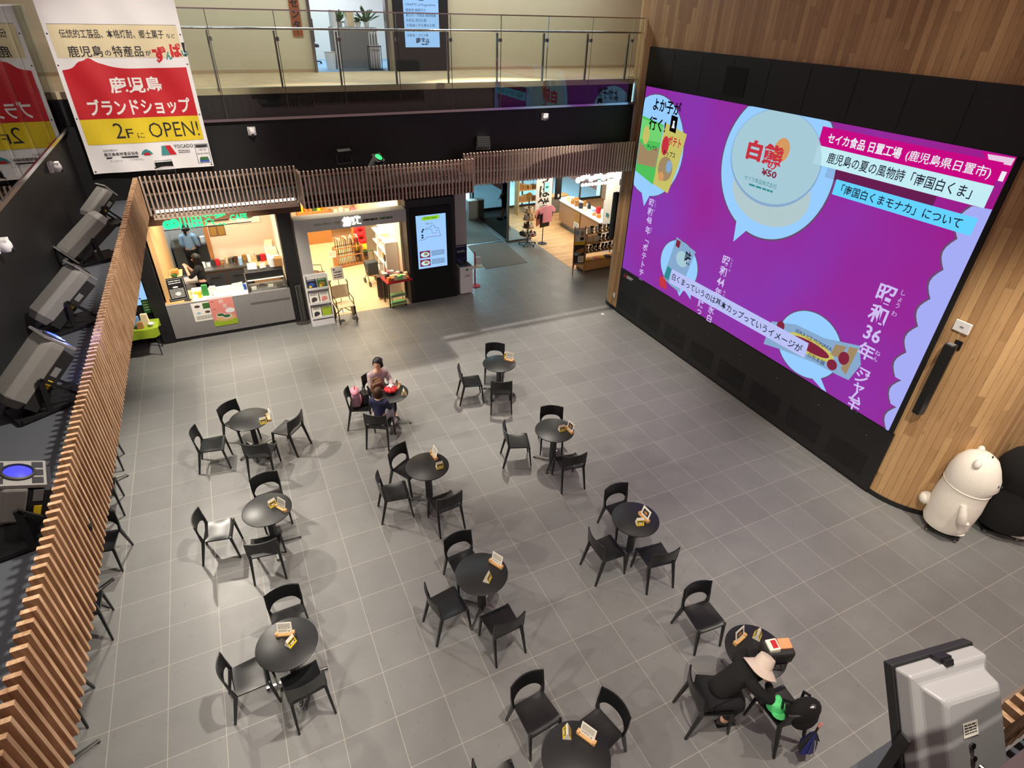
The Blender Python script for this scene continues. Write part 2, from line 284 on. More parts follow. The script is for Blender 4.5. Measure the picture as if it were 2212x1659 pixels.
    def text(s, t, x, y, w, h, P, mt, lay=1, bold=0, ital=0):   # stretch the lettering over the box x..x+w, y..y+h
        vs, fs = text_geo(t, bold); xs = [p[0] for p in vs]; ys = [p[1] for p in vs]
        x0, x1, y0, y1 = min(xs), max(xs), min(ys), max(ys); kx = w/(x1-x0); ky = (h/(y1-y0)) if h else kx
        o, u, q, n = P
        return s.add([o+u*(x+(p[0]-x0)*kx+ital*(p[1]-y0)*ky)+q*(y+(p[1]-y0)*ky)+n*(lay*.0012) for p in vs], fs, mt)
    def vtext(s, t, x, y, size, P, mt, lay=1, bold=0, pitch=1.08, sx=1, slant=0):  # a column of characters running down
        o, u, q, n = P
        for i, ch in enumerate(t):
            if ch == ' ': continue
            vs, fs = text_geo(ch, bold)
            s.add([o+u*(x+slant*i+(p[0]-.5)*size*sx)+q*(y-size*pitch*i+(p[1]-.9)*size)+n*(lay*.0012) for p in vs], fs, mt)
    def lines(s, x0, x1, y0, y1, k, P, mt, lay=1, seed=0, fill=.5):  # print too small to read
        rr = random.Random(seed); h = (y1-y0)/k
        for i in range(k):
            x = x0
            while x < x1-.3*h:
                w = min(rr.uniform(.5, 2.2)*h, x1-x); s.rect(x, x+w*.86, y1-(i+fill)*h-h*.0, y1-i*h-h*.12, P, mt, lay); x += w
    def build(s, name, parent=None, smooth=False, bevel=0, kind=None, label=None):
        me = bpy.data.meshes.new(name); me.from_pydata([tuple(p) for p in s.v], [], s.f)
        keys = []
        for k in s.m:
            if k not in keys: keys.append(k)
        for k in keys: me.materials.append(MATS[k])
        ix = {k: i for i, k in enumerate(keys)}; me.polygons.foreach_set('material_index', [ix[k] for k in s.m])
        if smooth: me.polygons.foreach_set('use_smooth', [True]*len(me.polygons))
        if s.uv:
            l = me.uv_layers.new(name='UVMap')
            for p in me.polygons:
                for li, vi in zip(p.loop_indices, p.vertices): l.data[li].uv = s.uv[vi]
        me.update(); o = bpy.data.objects.new(name, me); COL.objects.link(o)
        if smooth is True and bevel == 0 and hasattr(me, 'set_sharp_from_angle'): me.set_sharp_from_angle(angle=rad(38))
        if bevel:
            b = o.modifiers.new('bevel', 'BEVEL'); b.width = bevel; b.segments = 2; b.limit_method = 'ANGLE'
        if parent: o.parent = parent
        if kind: o['kind'] = kind
        if label: o['label'] = label
        return o
def tag(o, label, cat, group=None):
    o['label'] = label; o['category'] = cat
    if group: o['group'] = group
    return o
def thing(name, label, cat, loc=(0, 0, 0), rz=0, group=None):
    o = bpy.data.objects.new(name, None); COL.objects.link(o); o.location = loc; o.rotation_euler = (0, 0, rz); o.empty_display_size = .1
    return tag(o, label, cat, group)
def dup(o, loc, rz=None, label=None, group=None):
    def cpy(a, par):
        c = a.copy(); COL.objects.link(c)
        if par: c.parent = par
        for ch in list(a.children): cpy(ch, c)
        return c
    r = cpy(o, None); r.location = loc
    if rz is not None: r.rotation_euler = (0, 0, rz)
    if label: r['label'] = label
    if group: r['group'] = group
    return r
def struct(name, mb, parent=None, **k): return mb.build(name, parent, kind='structure', **k)
def plane(o, u, v):
    o, u, v = V(o), V(u).normalized(), V(v).normalized(); return (o, u, v, u.cross(v))
# ================================================================== THE SETTING
b = MB(); b.bx(-12.5, 9, -9, 19.2, -.2, 0, 'floor_tile'); struct('floor', b)
b = MB(); b.bx(-8.3, -5.55, 10.98, 15.9, 0, .004, 'concrete'); struct('floor_cafe', b)
b = MB(); b.bx(-5.2, -2.5, 10.85, 18.2, 0, .005, 'beige_floor_n'); struct('floor_care_shop', b)
b = MB(); b.bx(3.03, 8.5, 11.3, 18.6, 0, .006, 'gift_floor'); struct('floor_gift_shop', b)
b = MB(); b.bx(-.55, 9, 18.2, 30, -.02, .012, 'street'); struct('street', b)
# right-hand timber wall with rounded ends
path = [(9, 9.05)]
path += [(3.06-.45*math.sin(a*PI/24)*1.0, 8.6+.45*math.cos(a*PI/24)) for a in range(0, 13)]
path += [(2.61, .37)]
path += [(3.61-1.0*math.cos(a*PI/32), .37-1.05*math.sin(a*PI/32)) for a in range(1, 17)] + [(9, -.68)]
b = MB(); b.uv = []; L_ = 0; n = len(path)
for i, (x, y) in enumerate(path):
    if i: L_ += math.hypot(x-path[i-1][0], y-path[i-1][1])
    for z in (0, 9): b.v.append(V((x, y, z))); b.uv.append((L_, z))
for i in range(n-1): b.f.append([2*i, 2*i+1, 2*i+3, 2*i+2]); b.m.append('wall_planks')
struct('wall_right', b, smooth=True)
b = MB()
for i in range(n-1):
    (x0, y0), (x1, y1) = path[i], path[i+1]; dx, dy = x1-x0, y1-y0; l = math.hypot(dx, dy); nx, ny = dy/l*.018, -dx/l*.018
    b.add([(x0, y0, 0), (x1, y1, 0), (x1+nx, y1+ny, 0), (x0+nx, y0+ny, 0), (x0, y0, .09), (x1, y1, .09), (x1+nx, y1+ny, .09), (x0+nx, y0+ny, .09)], [(4, 5, 6, 7), (2, 3, 7, 6)], 'black_panel')
struct('baseboard_right', b)
# back of the hall: black wall over the shops, upper corridor
b = MB(); b.bx(-8.7, 2.6, 8.576, 8.66, 3.986, 5.21, 'black_wall'); struct('wall_back', b)
b = MB(); b.bx(-8.7, 2.6, 8.70, 8.74, 5.21, 5.605, 'black_panel')
for i in range(92):
    x = -8.6+i*.12; b.bx(x, x+.010, 8.69, 8.70, 5.28, 5.58, 'charcoal')
struct('trim_1', b)
b = MB(); b.bx(-8.7, 2.6, 8.58, 8.70, 5.16, 5.21, 'black_panel'); struct('trim_2', b)
b = MB(); b.bx(-12.5, 2.6, 8.74, 11.3, 5.605, 5.706, 'pale_slab'); b.bx(2.6, 9, 9.07, 11.3, 5.605, 5.706, 'pale_slab'); struct('floor_upper_slab', b)
b = MB(); b.bx(-12.5, 2.6, 8.87, 11.3, 5.706, 5.710, 'corridor_floor_n'); b.bx(2.6, 9, 9.07, 11.3, 5.706, 5.71, 'corridor_floor_n'); struct('floor_upper', b)
b = MB(); b.bx(-8.7, 2.6, 8.685, 8.87, 5.605, 5.712, 'edge_stone'); struct('trim_3', b)
mat('cream_wall', (212, 200, 166), .8, noise=.04, nscale=3)
b = MB(); b.bx(-12.5, -4.08, 11.3, 11.42, 5.706, 9, 'cream_wall'); b.bx(-2.44, 9, 11.3, 11.42, 5.706, 9, 'cream_wall'); b.bx(-4.08, -2.44, 11.3, 11.42, 7.6, 9, 'cream_wall'); struct('wall_upper_back', b)
b = MB(); b.bx(-12.5, -4.12, 11.285, 11.3, 5.71, 5.775, 'corridor_floor'); b.bx(-1.0, 9, 11.285, 11.3, 5.71, 5.775, 'corridor_floor'); struct('baseboard_back', b)
b = MB()
for x in (-4.13, -2.45): b.bx(x, x+.06, 11.22, 11.43, 5.71, 7.6, 'steel')
b.bx(-4.13, -2.39, 11.22, 11.43, 7.6, 7.66, 'steel'); struct('door_1', b)
b = MB(); b.bx(-5.4, -1.0, 11.42, 14.9, 5.60, 5.706, 'pale_blue'); struct('floor_office', b)
b = MB(); b.bx(-5.4, -1.0, 14.8, 14.9, 5.706, 9, 'white'); b.bx(-5.5, -5.4, 11.42, 14.9, 5.706, 9, 'white'); b.bx(-1.0, -.9, 11.42, 14.9, 5.706, 9, 'white'); struct('wall_office', b)
# left-hand side: black wall, ledge over the arcade, upper floor
b = MB(); b.bx(-8.78, -8.68, -5.6, 8.66, 3.986, 5.21, 'black_wall'); struct('wall_left', b)
b = MB(); b.bx(-8.78, -7.89, -5.6, 8.57, 3.836, 3.986, 'ledge'); struct('trim_ledge_left', b)
b = MB(); b.bx(-8.78, -8.6, -5.6, 8.7, 5.21, 5.605, 'black_panel'); struct('trim_4', b)
b = MB(); b.bx(-13, -8.68, -5.6, 8.7, 5.605, 5.706, 'dark_wood'); struct('floor_upper_left', b)
b = MB(); b.bx(-13.1, -13, -6, 11.4, 5.706, 9, 'charcoal'); struct('wall_upper_left', b)
b = MB(); b.bx(-12.6, -12.5, -9, 11.2, 0, 3.73, 'charcoal'); struct('wall_arcade_left', b)
b = MB(); b.bx(-12.5, -8.78, -6, 8.6, 3.734, 3.986, 'charcoal'); struct('ceiling_arcade_left', b)
# shop fronts
b = MB(); b.bx(-12.5, 9, 10.82, 18.6, 3.1, 3.73, 'black_matte'); struct('ceiling_shops', b)
b = MB(); b.bx(-12.5, 2.6, 8.44, 10.9, 3.734, 3.97, 'black_matte'); b.bx(-5.2, -1.82, 7.82, 8.44, 3.734, 3.97, 'black_matte'); b.bx(2.6, 9, 9.08, 10.9, 3.734, 3.97, 'black_matte'); struct('ceiling_soffit', b)
b = MB(); b.bx(-7.75, -5.25, 8.31, 8.42, 3.66, 3.74, 'warm_wall'); b.bx(-8.35, -4.97, 10.80, 10.96, 2.84, 3.1, 'dark_wood'); struct('trim_cafe_lintel', b)
b = MB(); b.bx(-12.5, -8.62, 11.2, 11.3, 0, 3.1, 'black_panel'); b.bx(-8.62, -8.34, 10.86, 11.3, 0, 3.1, 'black_panel'); struct('wall_cafe_left', b)
b = MB(); b.bx(-8.3, -8.2, 10.98, 13.8, 0, 3.1, 'wood_light_n'); struct('wall_cafe_side', b)
b = MB(); b.bx(-5.55, -5.24, 10.86, 11.3, 0, 3.1, 'black_panel'); struct('wall_cafe_right', b)
b = MB(); b.bx(-5.55, -5.45, 11.3, 13.8, 0, 3.1, 'warm_wall'); struct('wall_cafe_inner', b)
b = MB(); b.bx(-7.2, -5.45, 13.7, 13.8, 0, 3.1, 'warm_wall'); b.bx(-7.26, -7.16, 13.64, 13.84, 0, 3.1, 'wood_mid'); struct('wall_cafe_back', b)
b = MB(); b.bx(-8.3, -7.2, 16.0, 16.1, 0, 3.1, 'grey_wall'); b.bx(-8.4, -8.3, 13.8, 16.1, 0, 3.1, 'grey_wall'); b.bx(-7.0, -6.9, 13.8, 16.1, 0, 3.1, 'grey_wall'); struct('wall_kitchen', b)
b = MB(); b.bx(-5.26, -5.2, 10.98, 18.2, 0, 3.1, 'warm_wall'); b.bx(-2.5, -2.44, 11.35, 18.2, 0, 3.1, 'warm_wall'); b.bx(-5.26, -2.44, 18.1, 18.2, 0, 3.1, 'warm_wall'); struct('wall_care_shop', b)
b = MB()
for x in (-4.7, -4.0, -3.3): b.bx(x, x+.55, 18.05, 18.1, 1.1, 1.9, 'cream_paper')
struct('trim_notice_panels', b)
b = MB(); b.bx(-.95, -.62, 11.25, 11.6, 0, 3.1, 'grey_wall'); struct('pillar', b)
b = MB(); b.bx(-2.44, -.62, 11.6, 11.7, 0, 3.1, 'grey_wall'); b.bx(-.72, -.62, 11.6, 18.2, 0, 3.1, 'grey_wall'); struct('wall_entrance_left', b)
b = MB(); b.bx(8.5, 8.6, 9.1, 18.6, 0, 3.1, 'warm_wall'); struct('wall_gift_side', b)
b = MB(); b.bx(4.76, 4.9, 10.9, 12.45, 0, 3.1, 'white'); struct('wall_gift_partition', b)
# 2F glass guard along the back, and along the left
def guard(name, label, cuts, axis, front, back, posts=True):
    t = thing(name, label, 'glass railing', (0, 0, 0))
    def P(a, c, z0, z1, w, d, mt_, nm, par=None):   # a along the run, c across
        bb = MB()
        if axis == 'x': bb.box((a, c, (z0+z1)/2), (w, d, z1-z0), mt_)
        else: bb.box((c, a, (z0+z1)/2), (d, w, z1-z0), mt_)
        return bb.build(nm, par or t)
    a0, a1 = cuts[0], cuts[-1]
    for u, v in zip(cuts, cuts[1:]): P((u+v)/2, front, 5.245, 6.885, v-u-.014, .012, 'glass' if axis == 'x' else 'dark_glass', 'glass_panel')
    for u in cuts[1:-1]: P(u, front, 5.245, 6.885, .010, .008, 'seal', 'joint_seal')
    P((a0+a1)/2, front, 5.20, 5.245, a1-a0, .045, 'chrome', 'bottom_rail'); P((a0+a1)/2, front, 6.885, 6.905, a1-a0, .026, 'chrome', 'top_cap')
    if posts:
        for x in cuts[:-1]:
            q = P(x-.03, back+.015, 5.712, 6.59, .03, .042, 'stain_steel', 'post')
            bb = MB(); bb.box((x, (front+back)/2, 6.47), (.06, .085, .06), 'steel'); bb.build('clamp', q)
        bb = MB(); bb.tube([(a0, back, 6.622), (a1, back, 6.622)], .021, 'chrome', 10); bb.build('handrail', t, smooth=True)
    return t
guard('glass_railing', 'tall glass railing with steel posts along the upper corridor over the shops', [-8.302+1.06*i for i in range(11)]+[2.57], 'x', 8.50, 8.609)
guard('glass_railing', 'glass railing along the left upper floor, mirroring the hanging banner', [-4.6+1.06*i for i in range(13)]+[8.47], 'y', -8.58, -8.68, False)
# slatted timber canopies
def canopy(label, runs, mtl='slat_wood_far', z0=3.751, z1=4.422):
    t = thing('slatted_canopy', label, 'slatted screen')
    sb = MB(); rb = MB()
    for (x0, y0, x1, y1) in runs:
        l = math.hypot(x1-x0, y1-y0); n = max(1, round(l/.0755)); dx, dy = (x1-x0)/l, (y1-y0)/l; a = math.atan2(dy, dx)
        for i in range(n+1):
            j = random.uniform(-.004, .004); sb.box((x0+dx*i*l/n, y0+dy*i*l/n, (z0+z1)/2+j), (.027, .071, z1-z0), mtl, a)
        ox, oy = -dy*.046, dx*.046
        for z in (z0+.1, (z0+z1)/2+.02, z1-.1): rb.box(((x0+x1)/2+ox, (y0+y1)/2+oy, z), (l, .024, .03), 'slat_rail', a)
    sb.build('slats', t); rb.build('rail', t)
    return t

canopy('long slatted timber canopy front running along the left ledge of floodlights', [(-7.84, -4.8, -7.84, 8.24)], 'slat_wood')
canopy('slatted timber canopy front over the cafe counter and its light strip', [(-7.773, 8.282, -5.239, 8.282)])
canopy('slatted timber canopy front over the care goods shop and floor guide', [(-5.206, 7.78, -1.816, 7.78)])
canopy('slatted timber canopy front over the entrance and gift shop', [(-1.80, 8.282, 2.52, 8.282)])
canopy('slatted timber canopy corner beside the large grey floodlight seen from behind', [(-3.98, -3.516, -2.89, -3.516), (-2.81, -4.02, 1.47, -4.02)], 'slat_wood')
b = MB(); b.bx(-5.225, -5.185, 7.82, 8.24, 3.751, 4.37, 'slat_rail'); struct('trim_canopy_return', b)
b = MB(); b.bx(-4.7, 1.47, -4.98, -4.08, 3.836, 3.986, 'ledge'); b.bx(-4.7, -2.9, -4.08, -3.58, 3.836, 3.986, 'ledge'); b.bx(-4.7, -4.02, -3.58, -3.3, 3.836, 3.986, 'ledge'); struct('trim_ledge_near', b)
b = MB(); b.bx(-4.9, 1.47, -4.98, -4.39, 3.986, 5.16, 'black_wall'); struct('wall_front', b)
b = MB(); b.bx(-5.03, -1.88, -4.38, -3.74, 5.0, 5.21, 'black_panel'); b.bx(-5.03, -1.88, -3.73, -3.69, 5.21, 5.245, 'chrome'); struct('trim_near_rail', b)
# ducts behind the middle canopy
b = MB(); b.bx(-5.1, -2.0, 8.08, 8.36, 3.972, 4.16, 'steel')
tag(b.build('air_duct'), 'grey air duct behind the slats over the care goods shop', 'air duct')
# light strip above the cafe
t = thing('light_strip', 'bright LED strip lamp behind the slats above the cafe counter', 'lamp', (-6.5, 8.365, 3.742))
b = MB(); b.box((0, 0, .02), (2.46, .07, .03), 'steel'); b.build('housing', t)
b = MB(); b.box((0, -.005, .055), (2.42, .05, .03), 'led'); b.build('tube', t)
# ================================================================== TABLES AND CHAIRS
def make_chair():
    t = thing('cafe_chair', '', 'chair')
    b = MB(); th = .022
    def seat(u, v, dz):
        y = .195-.385*v; w = .21-.02*v; x = (u*2-1)*w
        z = .452-.014*math.sin(PI*min(1, v*1.05))*(1-(u*2-1)**4)-(.02*(max(0, .08-v)/.08)**2)+dz
        return V((x, y, z))
    b.grid(lambda u, v: seat(u, v, 0), 10, 12, 'black_plastic'); b.grid(lambda u, v: seat(1-u, v, -th), 10, 12, 'black_plastic')
    b.grid(lambda u, v: seat(u, 0, -th*v), 10, 1, 'black_plastic'); b.grid(lambda u, v: seat(1-u, 1, -th*v), 10, 1, 'black_plastic')
    b.grid(lambda u, v: seat(0, u, -th*v), 12, 1, 'black_plastic'); b.grid(lambda u, v: seat(1, 1-u, -th*v), 12, 1, 'black_plastic')
    b.build('seat', t, smooth=True)
    b = MB()
    def back(u, v, off):
        s = u*2-1; zb = .592-.12*abs(s)**5-.012*s*s; zt = .785-.006*s*s; z = zb+(zt-zb)*v
        y = -.188-.055*(1-s*s)-.11*(z-.45)*1.0+.0*s
        nrm = V((-.26*s, 1, .1)).normalized()
        return V((.207*s, y, z))+nrm*off
    h = .009; f1 = lambda u, v: back(u, v, h); f2 = lambda u, v: back(u, v, -h)
    b.grid(lambda u, v: f1(1-u, v), 18, 6, 'black_plastic'); b.grid(f2, 18, 6, 'black_plastic')
    b.grid(lambda u, v: f1(u, 1)*(1-v)+f2(u, 1)*v if 0 else f2(u, 1)*(1-v)+f1(u, 1)*v, 18, 1, 'black_plastic'); b.grid(lambda u, v: f1(u, 0)*(1-v)+f2(u, 0)*v, 18, 1, 'black_plastic')
    for s in (-1, 1):
        q = .207*s
        b.bar((.196*s, -.187, .445), (.207*s, -.205, .60), .030, .040, 'black_plastic', .024, .026, side=(1, 0, 0))
        b.bar((.207*s, -.205, .595), (.207*s, -.226, .783), .022, .022, 'black_plastic', .014, .018, side=(1, 0, 0))
    b.build('backrest', t, smooth=True)
    for s in (-1, 1):
        b = MB(); b.bar((.193*s, .172, .448), (.2*s, .222, 0), .036, .036, 'black_plastic', .024, .024, side=(1, 0, 0)); b.build('leg', t, bevel=.004)
    for s in (-1, 1):
        b = MB(); b.bar((.193*s, -.186, .452), (.214*s, -.29, 0), .036, .046, 'black_plastic', .024, .028, side=(1, 0, 0)); b.build('leg', t, bevel=.004)
    return t
TBL = {'1': (-6.97, 5.77, 'left-row table nearest the cafe'), '2': (-6.94, 3.31, 'second left-row table from the cafe'), '3': (-6.97, .95, 'third left-row table from the cafe'),
    '4': (-4.48, 3.28, 'table behind the seated child'), '5': (-4.51, .945, 'middle-row table third from the shops'), '6': (-2.065, 5.79, 'right-row table nearest the shops'),
    '7': (-4.52, -1.52, 'nearest middle-row table'), '8': (-2.11, 3.3, 'second right-row table from the shops'), '9': (-2.055, .926, 'third right-row table from the shops'),
    '10': (-2.0, -1.41, 'table where the hatted person rests'), '11': (-4.46, 5.6, 'table of the woman and child'),
    'L1': (-9.4, 5.78, 'half-hidden table under the left canopy, farthest'), 'L2': (-9.38, 3.3, 'half-hidden table under the left canopy, middle'), 'L3': (-9.4, .95, 'half-hidden table under the left canopy, nearest')}
CH = {'1a': (-7.178, 6.172, -142), '1b': (-7.651, 5.672, -97), '1c': (-6.399, 5.636, 47), '1d': (-6.890, 5.151, -19), '2a': (-6.884, 3.829, -173), '2b': (-7.650, 3.470, -98), '2d': (-7.06, 2.88, -8),
    '3a': (-6.927, 1.489, -179), '3b': (-7.433, .923, -85), '3d': (-6.887, .587, 9), '4a': (-4.70, 3.68, -148), '4b': (-5.050, 3.221, -96), '4d': (-4.420, 2.682, 5), '5a': (-4.563, 1.434, -176), '5b': (-5.004, .895, -84), '5c': (-4.487, .370, 4),
    '6a': (-1.937, 6.321, 153), '6b': (-2.697, 5.789, -102), '6d': (-2.253, 5.280, -22), '7a': (-4.600, -.844, -175), '7b': (-4.084, -1.301, 103), '7c': (-5.265, -1.351, -93), '8a': (-1.943, 3.678, 155), '8b': (-2.674, 3.606, -108), '8d': (-2.119, 2.735, -8),
    '9a': (-1.955, 1.361, 179), '9b': (-2.574, .820, -90), '9d': (-2.018, .437, -8), '10a': (-2.050, -.646, 175), '10b': (-2.709, -1.526, -110), '10c': (-2.043, -1.935, -4), '11a': (-4.58, 6.16, -166), '11b': (-4.996, 5.835, -106), '11d': (-4.803, 5.145, -31),
    'L1a': (-9.38, 6.33, -176), 'L1d': (-9.30, 5.18, 3), 'L2a': (-9.18, 3.92, 170), 'L2d': (-9.28, 2.76, 2), 'L3a': (-9.42, 1.56, 180), 'L3d': (-9.32, .36, 3)}
WHERE = {'a': 'far side', 'b': 'left side', 'c': 'right side', 'd': 'near side'}
SPECIAL = {'11a': 'black chair the woman in the mottled blouse sits on', '11b': 'black chair holding the pink backpack and black bag', '11d': 'black chair the child in navy sits on', '10b': 'black chair the person in the beige hat sits on', '10c': 'black chair holding the green cap and black backpack',
    '5c': 'black chair at the near side of the middle-row table third from the shops', '7b': 'black chair at the right of the nearest middle-row table, facing left', '7c': 'black chair mostly cut off, left of the nearest middle-row table'}
chair0 = make_chair(); first = True
CHO = {}
for k, (x, y, a) in CH.items():
    tk = k[:-1]
    lab = SPECIAL.get(k) or f'black chair at the {WHERE[k[-1]]} of the {TBL[tk][2]}'
    if first: o = chair0; o.location = (x, y, 0); o.rotation_euler = (0, 0, rad(a)); o['label'] = lab; o['group'] = 'black cafe chairs around the tables'; first = False
    else: o = dup(chair0, (x, y, 0), rad(a), lab, 'black cafe chairs around the tables')
    CHO[k] = o
def make_table():
    t = thing('cafe_table', '', 'table')
    b = MB(); b.lathe([(.0, .712), (.335, .712), (.347, .718), (.35, .726), (.348, .732), (.342, .735), (0, .735)], 'table_black', n=64); b.build('tabletop', t, smooth=True)
    b = MB(); b.box((0, 0, .37), (.085, .085, .69), 'dark_metal'); b.box((0, 0, .705), (.26, .26, .012), 'dark_metal'); b.build('column', t, bevel=.004)
    for k in range(4):
        a = PI/2*k+rad(28); c, s = math.cos(a), math.sin(a)
        b = MB(); b.bar((c*.03, s*.03, .06), (c*.36, s*.36, .03), .05, .02, 'steel', .034, .016, side=(-s, c, 0)); b.lathe([(.022, 0), (.022, .018), (.012, .024), (0, .024)], 'black_plastic', c=(c*.345, s*.345, 0), n=10); b.build('foot', t, bevel=.003)
    return t
table0 = make_table(); first = True
for k, (x, y, d) in TBL.items():
    lab = f'round black pedestal table, the {d}'
    if first: o = table0; o.location = (x, y, 0); o['label'] = lab; o['group'] = 'round black cafe tables'; first = False
    else: o = dup(table0, (x, y, 0), rad(random.choice((0, 17, 40, 60))), lab, 'round black cafe tables')
def make_stand(pic):
    t = thing('menu_stand', '', 'menu stand')
    b = MB(); b.box((0, 0, .0125), (.22, .05, .025), 'kraft'); b.box((-.095, 0, .035), (.03, .05, .03), 'kraft'); b.box((.095, 0, .035), (.03, .05, .03), 'kraft'); b.build('block', t, bevel=.003)
    b = MB(); R = M.Rotation(rad(-14), 3, 'X'); b.box(R @ V((0, 0, .095))+V((0, 0, .012)), (.17, .004, .15), 'paper', R=R)
    for sgn in (-1, 1):
        P = plane(R @ V((0, -.0022*sgn, .095))+V((0, 0, .012)), (sgn, 0, 0), R @ V((0, 0, 1)))
        if pic: b.rect(-.06, .06, -.045, .045, P, 'charcoal', .3); b.disc(.0, -.005, .035, .022, P, 'tan', .6); b.disc(.01, 0, .018, .012, P, 'orange', .9)
        else:
            b.lines(-.07, .07, -.02, .055, 5, P, 'ink', .3, 3); b.disc(.05, -.05, .008, .008, P, 'ink', .3); b.lines(-.07, .03, -.06, -.03, 2, P, 'ink', .3, 9)
    b.build('card', t)
    return t
stA, stB = make_stand(0), make_stand(1); uA = uB = True
def make_tent():
    t = MB(); w, h, d = .055, .12, .045
    A = [(-w, -d, 0), (w, -d, 0), (w, d, 0), (-w, d, 0), (-w, 0, h), (w, 0, h)]
    t.add(A, [(0, 1, 5, 4)], 'yellow'); t.add(A, [(2, 3, 4, 5)], 'yellow'); t.add(A, [(1, 2, 5)], 'paper'); t.add(A, [(3, 0, 4)], 'paper'); t.add(A, [(3, 2, 1, 0)], 'paper')
    for sg in (-1, 1):
        P = plane((0, -d*sg, 0), (sg, 0, 0), (0, d*sg, h)); H = math.hypot(d, h)
        t.rect(-w, w, H*.68, H, P, 'paper', .4); t.rect(-w*.85, w*.85, H*.46, H*.6, P, 'ink', .5); t.rect(-w*.7, w*.7, H*.2, H*.4, P, 'ink', .5); t.rect(-w*.5, w*.5, H*.24, H*.36, P, 'white', .8)
    return tag(t.build('tent_card'), '', 'card')
tent0 = make_tent(); tu = True
for k, sx, sy_, a, tx, ty, ta, pic in (('1', -6.66, 5.64, -83, -6.76, 5.55, 5, 0), ('2', -6.75, 3.22, -58, -6.86, 3.36, 25, 0), ('3', -6.97, 1.07, -18, -6.93, .93, 40, 0), ('4', -4.31, 3.46, -84, -4.31, 3.17, 0, 0), ('5', -4.28, .99, -62, -4.48, .82, 45, 0),
    ('6', -1.83, 5.80, -50, -1.80, 5.98, -30, 0), ('7', -4.34, -1.42, -62, -4.50, -1.3, 62, 0), ('8', -1.89, 3.16, -84, -2.0, 3.24, -5, 1), ('9', -1.94, .88, -88, -2.06, .82, -20, 1), ('10', -2.08, -1.23, 12, -1.85, -1.28, 30, 1), ('11', -4.26, 5.72, 60, -4.23, 5.44, 75, 1)):
    d = TBL[k][2]; lab = f'menu card in a wooden block on the {d}'
    if pic:
        o = stB if uB else dup(stB, (0, 0, 0)); uB = False
    else:
        o = stA if uA else dup(stA, (0, 0, 0)); uA = False
    o.location = (sx, sy_, .735); o.rotation_euler = (0, 0, rad(a)); o['label'] = lab; o['group'] = 'wooden block menu stands'
    o = tent0 if tu else dup(tent0, (0, 0, 0)); tu = False
    o.location = (tx, ty, .735); o.rotation_euler = (0, 0, rad(ta)); o['label'] = f'small yellow tent card on the {d}'; o['group'] = 'yellow tent cards on the tables'
# ================================================================== VIDEO WALL
vw = thing('video_wall', 'huge video wall with a purple picture set in the timber wall', 'video wall', (2.6, 4.32, 0))
def vpart(b, name, par=None):
    o = b.build(name, par or vw)
    if not par: o.matrix_parent_inverse = M.Translation((-2.6, -4.32, 0))
    return o
b = MB(); b.bx(2.56, 2.62, .33, 8.2, 5.62, 6.38, 'black_panel')
for i in range(9): b.bx(2.555, 2.561, .36+i*.87, .37+i*.87, 5.66, 6.34, 'black_wall')
b.bx(2.552, 2.562, 5.2, 5.75, 5.72, 6.2, 'black_matte'); vpart(b, 'upper_panel')
b = MB(); b.bx(2.565, 2.62, .33, 8.2, 0.05, 1.28, 'black_panel'); b.bx(2.58, 2.62, .33, 8.2, 0, .05, 'black_matte')
for i in range(8): b.box((2.564, 8.27-.55-i*1.0, 1.0), (.004, .02, .02), 'steel')
lp = vpart(b, 'lower_panel')
for i in range(8):
    b = MB(); y = 8.27-.18-i*.97
    for j in range(6): b.box((2.566, y-.38, .24+j*.075), (.016, .74, .038), 'black_matte'); b.box((2.562, y-.38, .262+j*.075), (.012, .76, .006), 'black_panel')
    vpart(b, 'vent', lp)
b = MB(); b.bx(2.575, 2.62, .36, 8.2, 1.28, 5.62, 'black_matte'); vpart(b, 'screen_cabinet')
PW = plane((2.574, 8.27, 0), (0, -1, 0), (0, 0, 1)); S = MB(); CL = (.11, 7.84, 1.3, 5.61)
S.rect(*CL, PW, 'scr_bg', 0)
# left bubble with snack bags
S.disc(.62, 4.41, 1.1, 1.1, PW, 'scr_edge', 1, clip=CL); S.disc(.62, 4.41, 1.08, 1.08, PW, 'scr_blue', 2, clip=CL); S.poly([(.45, 3.4), (.64, 3.06), (.82, 3.4)], PW, 'scr_blue', 2)
S.poly([(.12, 5.0), (.92, 4.92), (.86, 3.62), (.12, 3.78)], PW, 'scr_green', 3); S.poly([(.12, 4.95), (.9, 4.88), (.9, 4.55), (.12, 4.5)], PW, 'scr_mint', 4); S.poly([(.13, 4.45), (.5, 4.3), (.88, 4.45), (.86, 4.0), (.13, 3.95)], PW, 'scr_tan', 4); S.disc(.35, 4.62, .12, .2, PW, 'scr_yellow', 5)
S.poly([(.96, 4.98), (1.72, 4.86), (1.62, 4.2), (1.42, 3.56), (.86, 3.64), (.9, 4.3)], PW, 'scr_yellow', 5); S.disc(1.08, 4.52, .12, .2, PW, 'scr_red', 6); S.disc(1.2, 4.05, .25, .26, PW, 'scr_tan', 6); S.disc(1.32, 4.12, .1, .13, PW, 'scr_bag', 7); S.disc(1.1, 3.86, .1, .1, PW, 'scr_orange', 7)
S.text('ポテト', 1.15, 4.55, .45, .2, PW, 'scr_red', 7, .03); S.text('チップス', 1.05, 4.32, .42, .12, PW, 'scr_ink', 7, .02); S.text('チップス', .45, 4.35, .36, .1, PW, 'scr_ink', 7, .02)
S.text('よか子が', .46, 5.16, .95, .27, PW, 'scr_black', 8, .025); S.text('行く!', .40, 4.76, .6, .28, PW, 'scr_black', 8, .025)
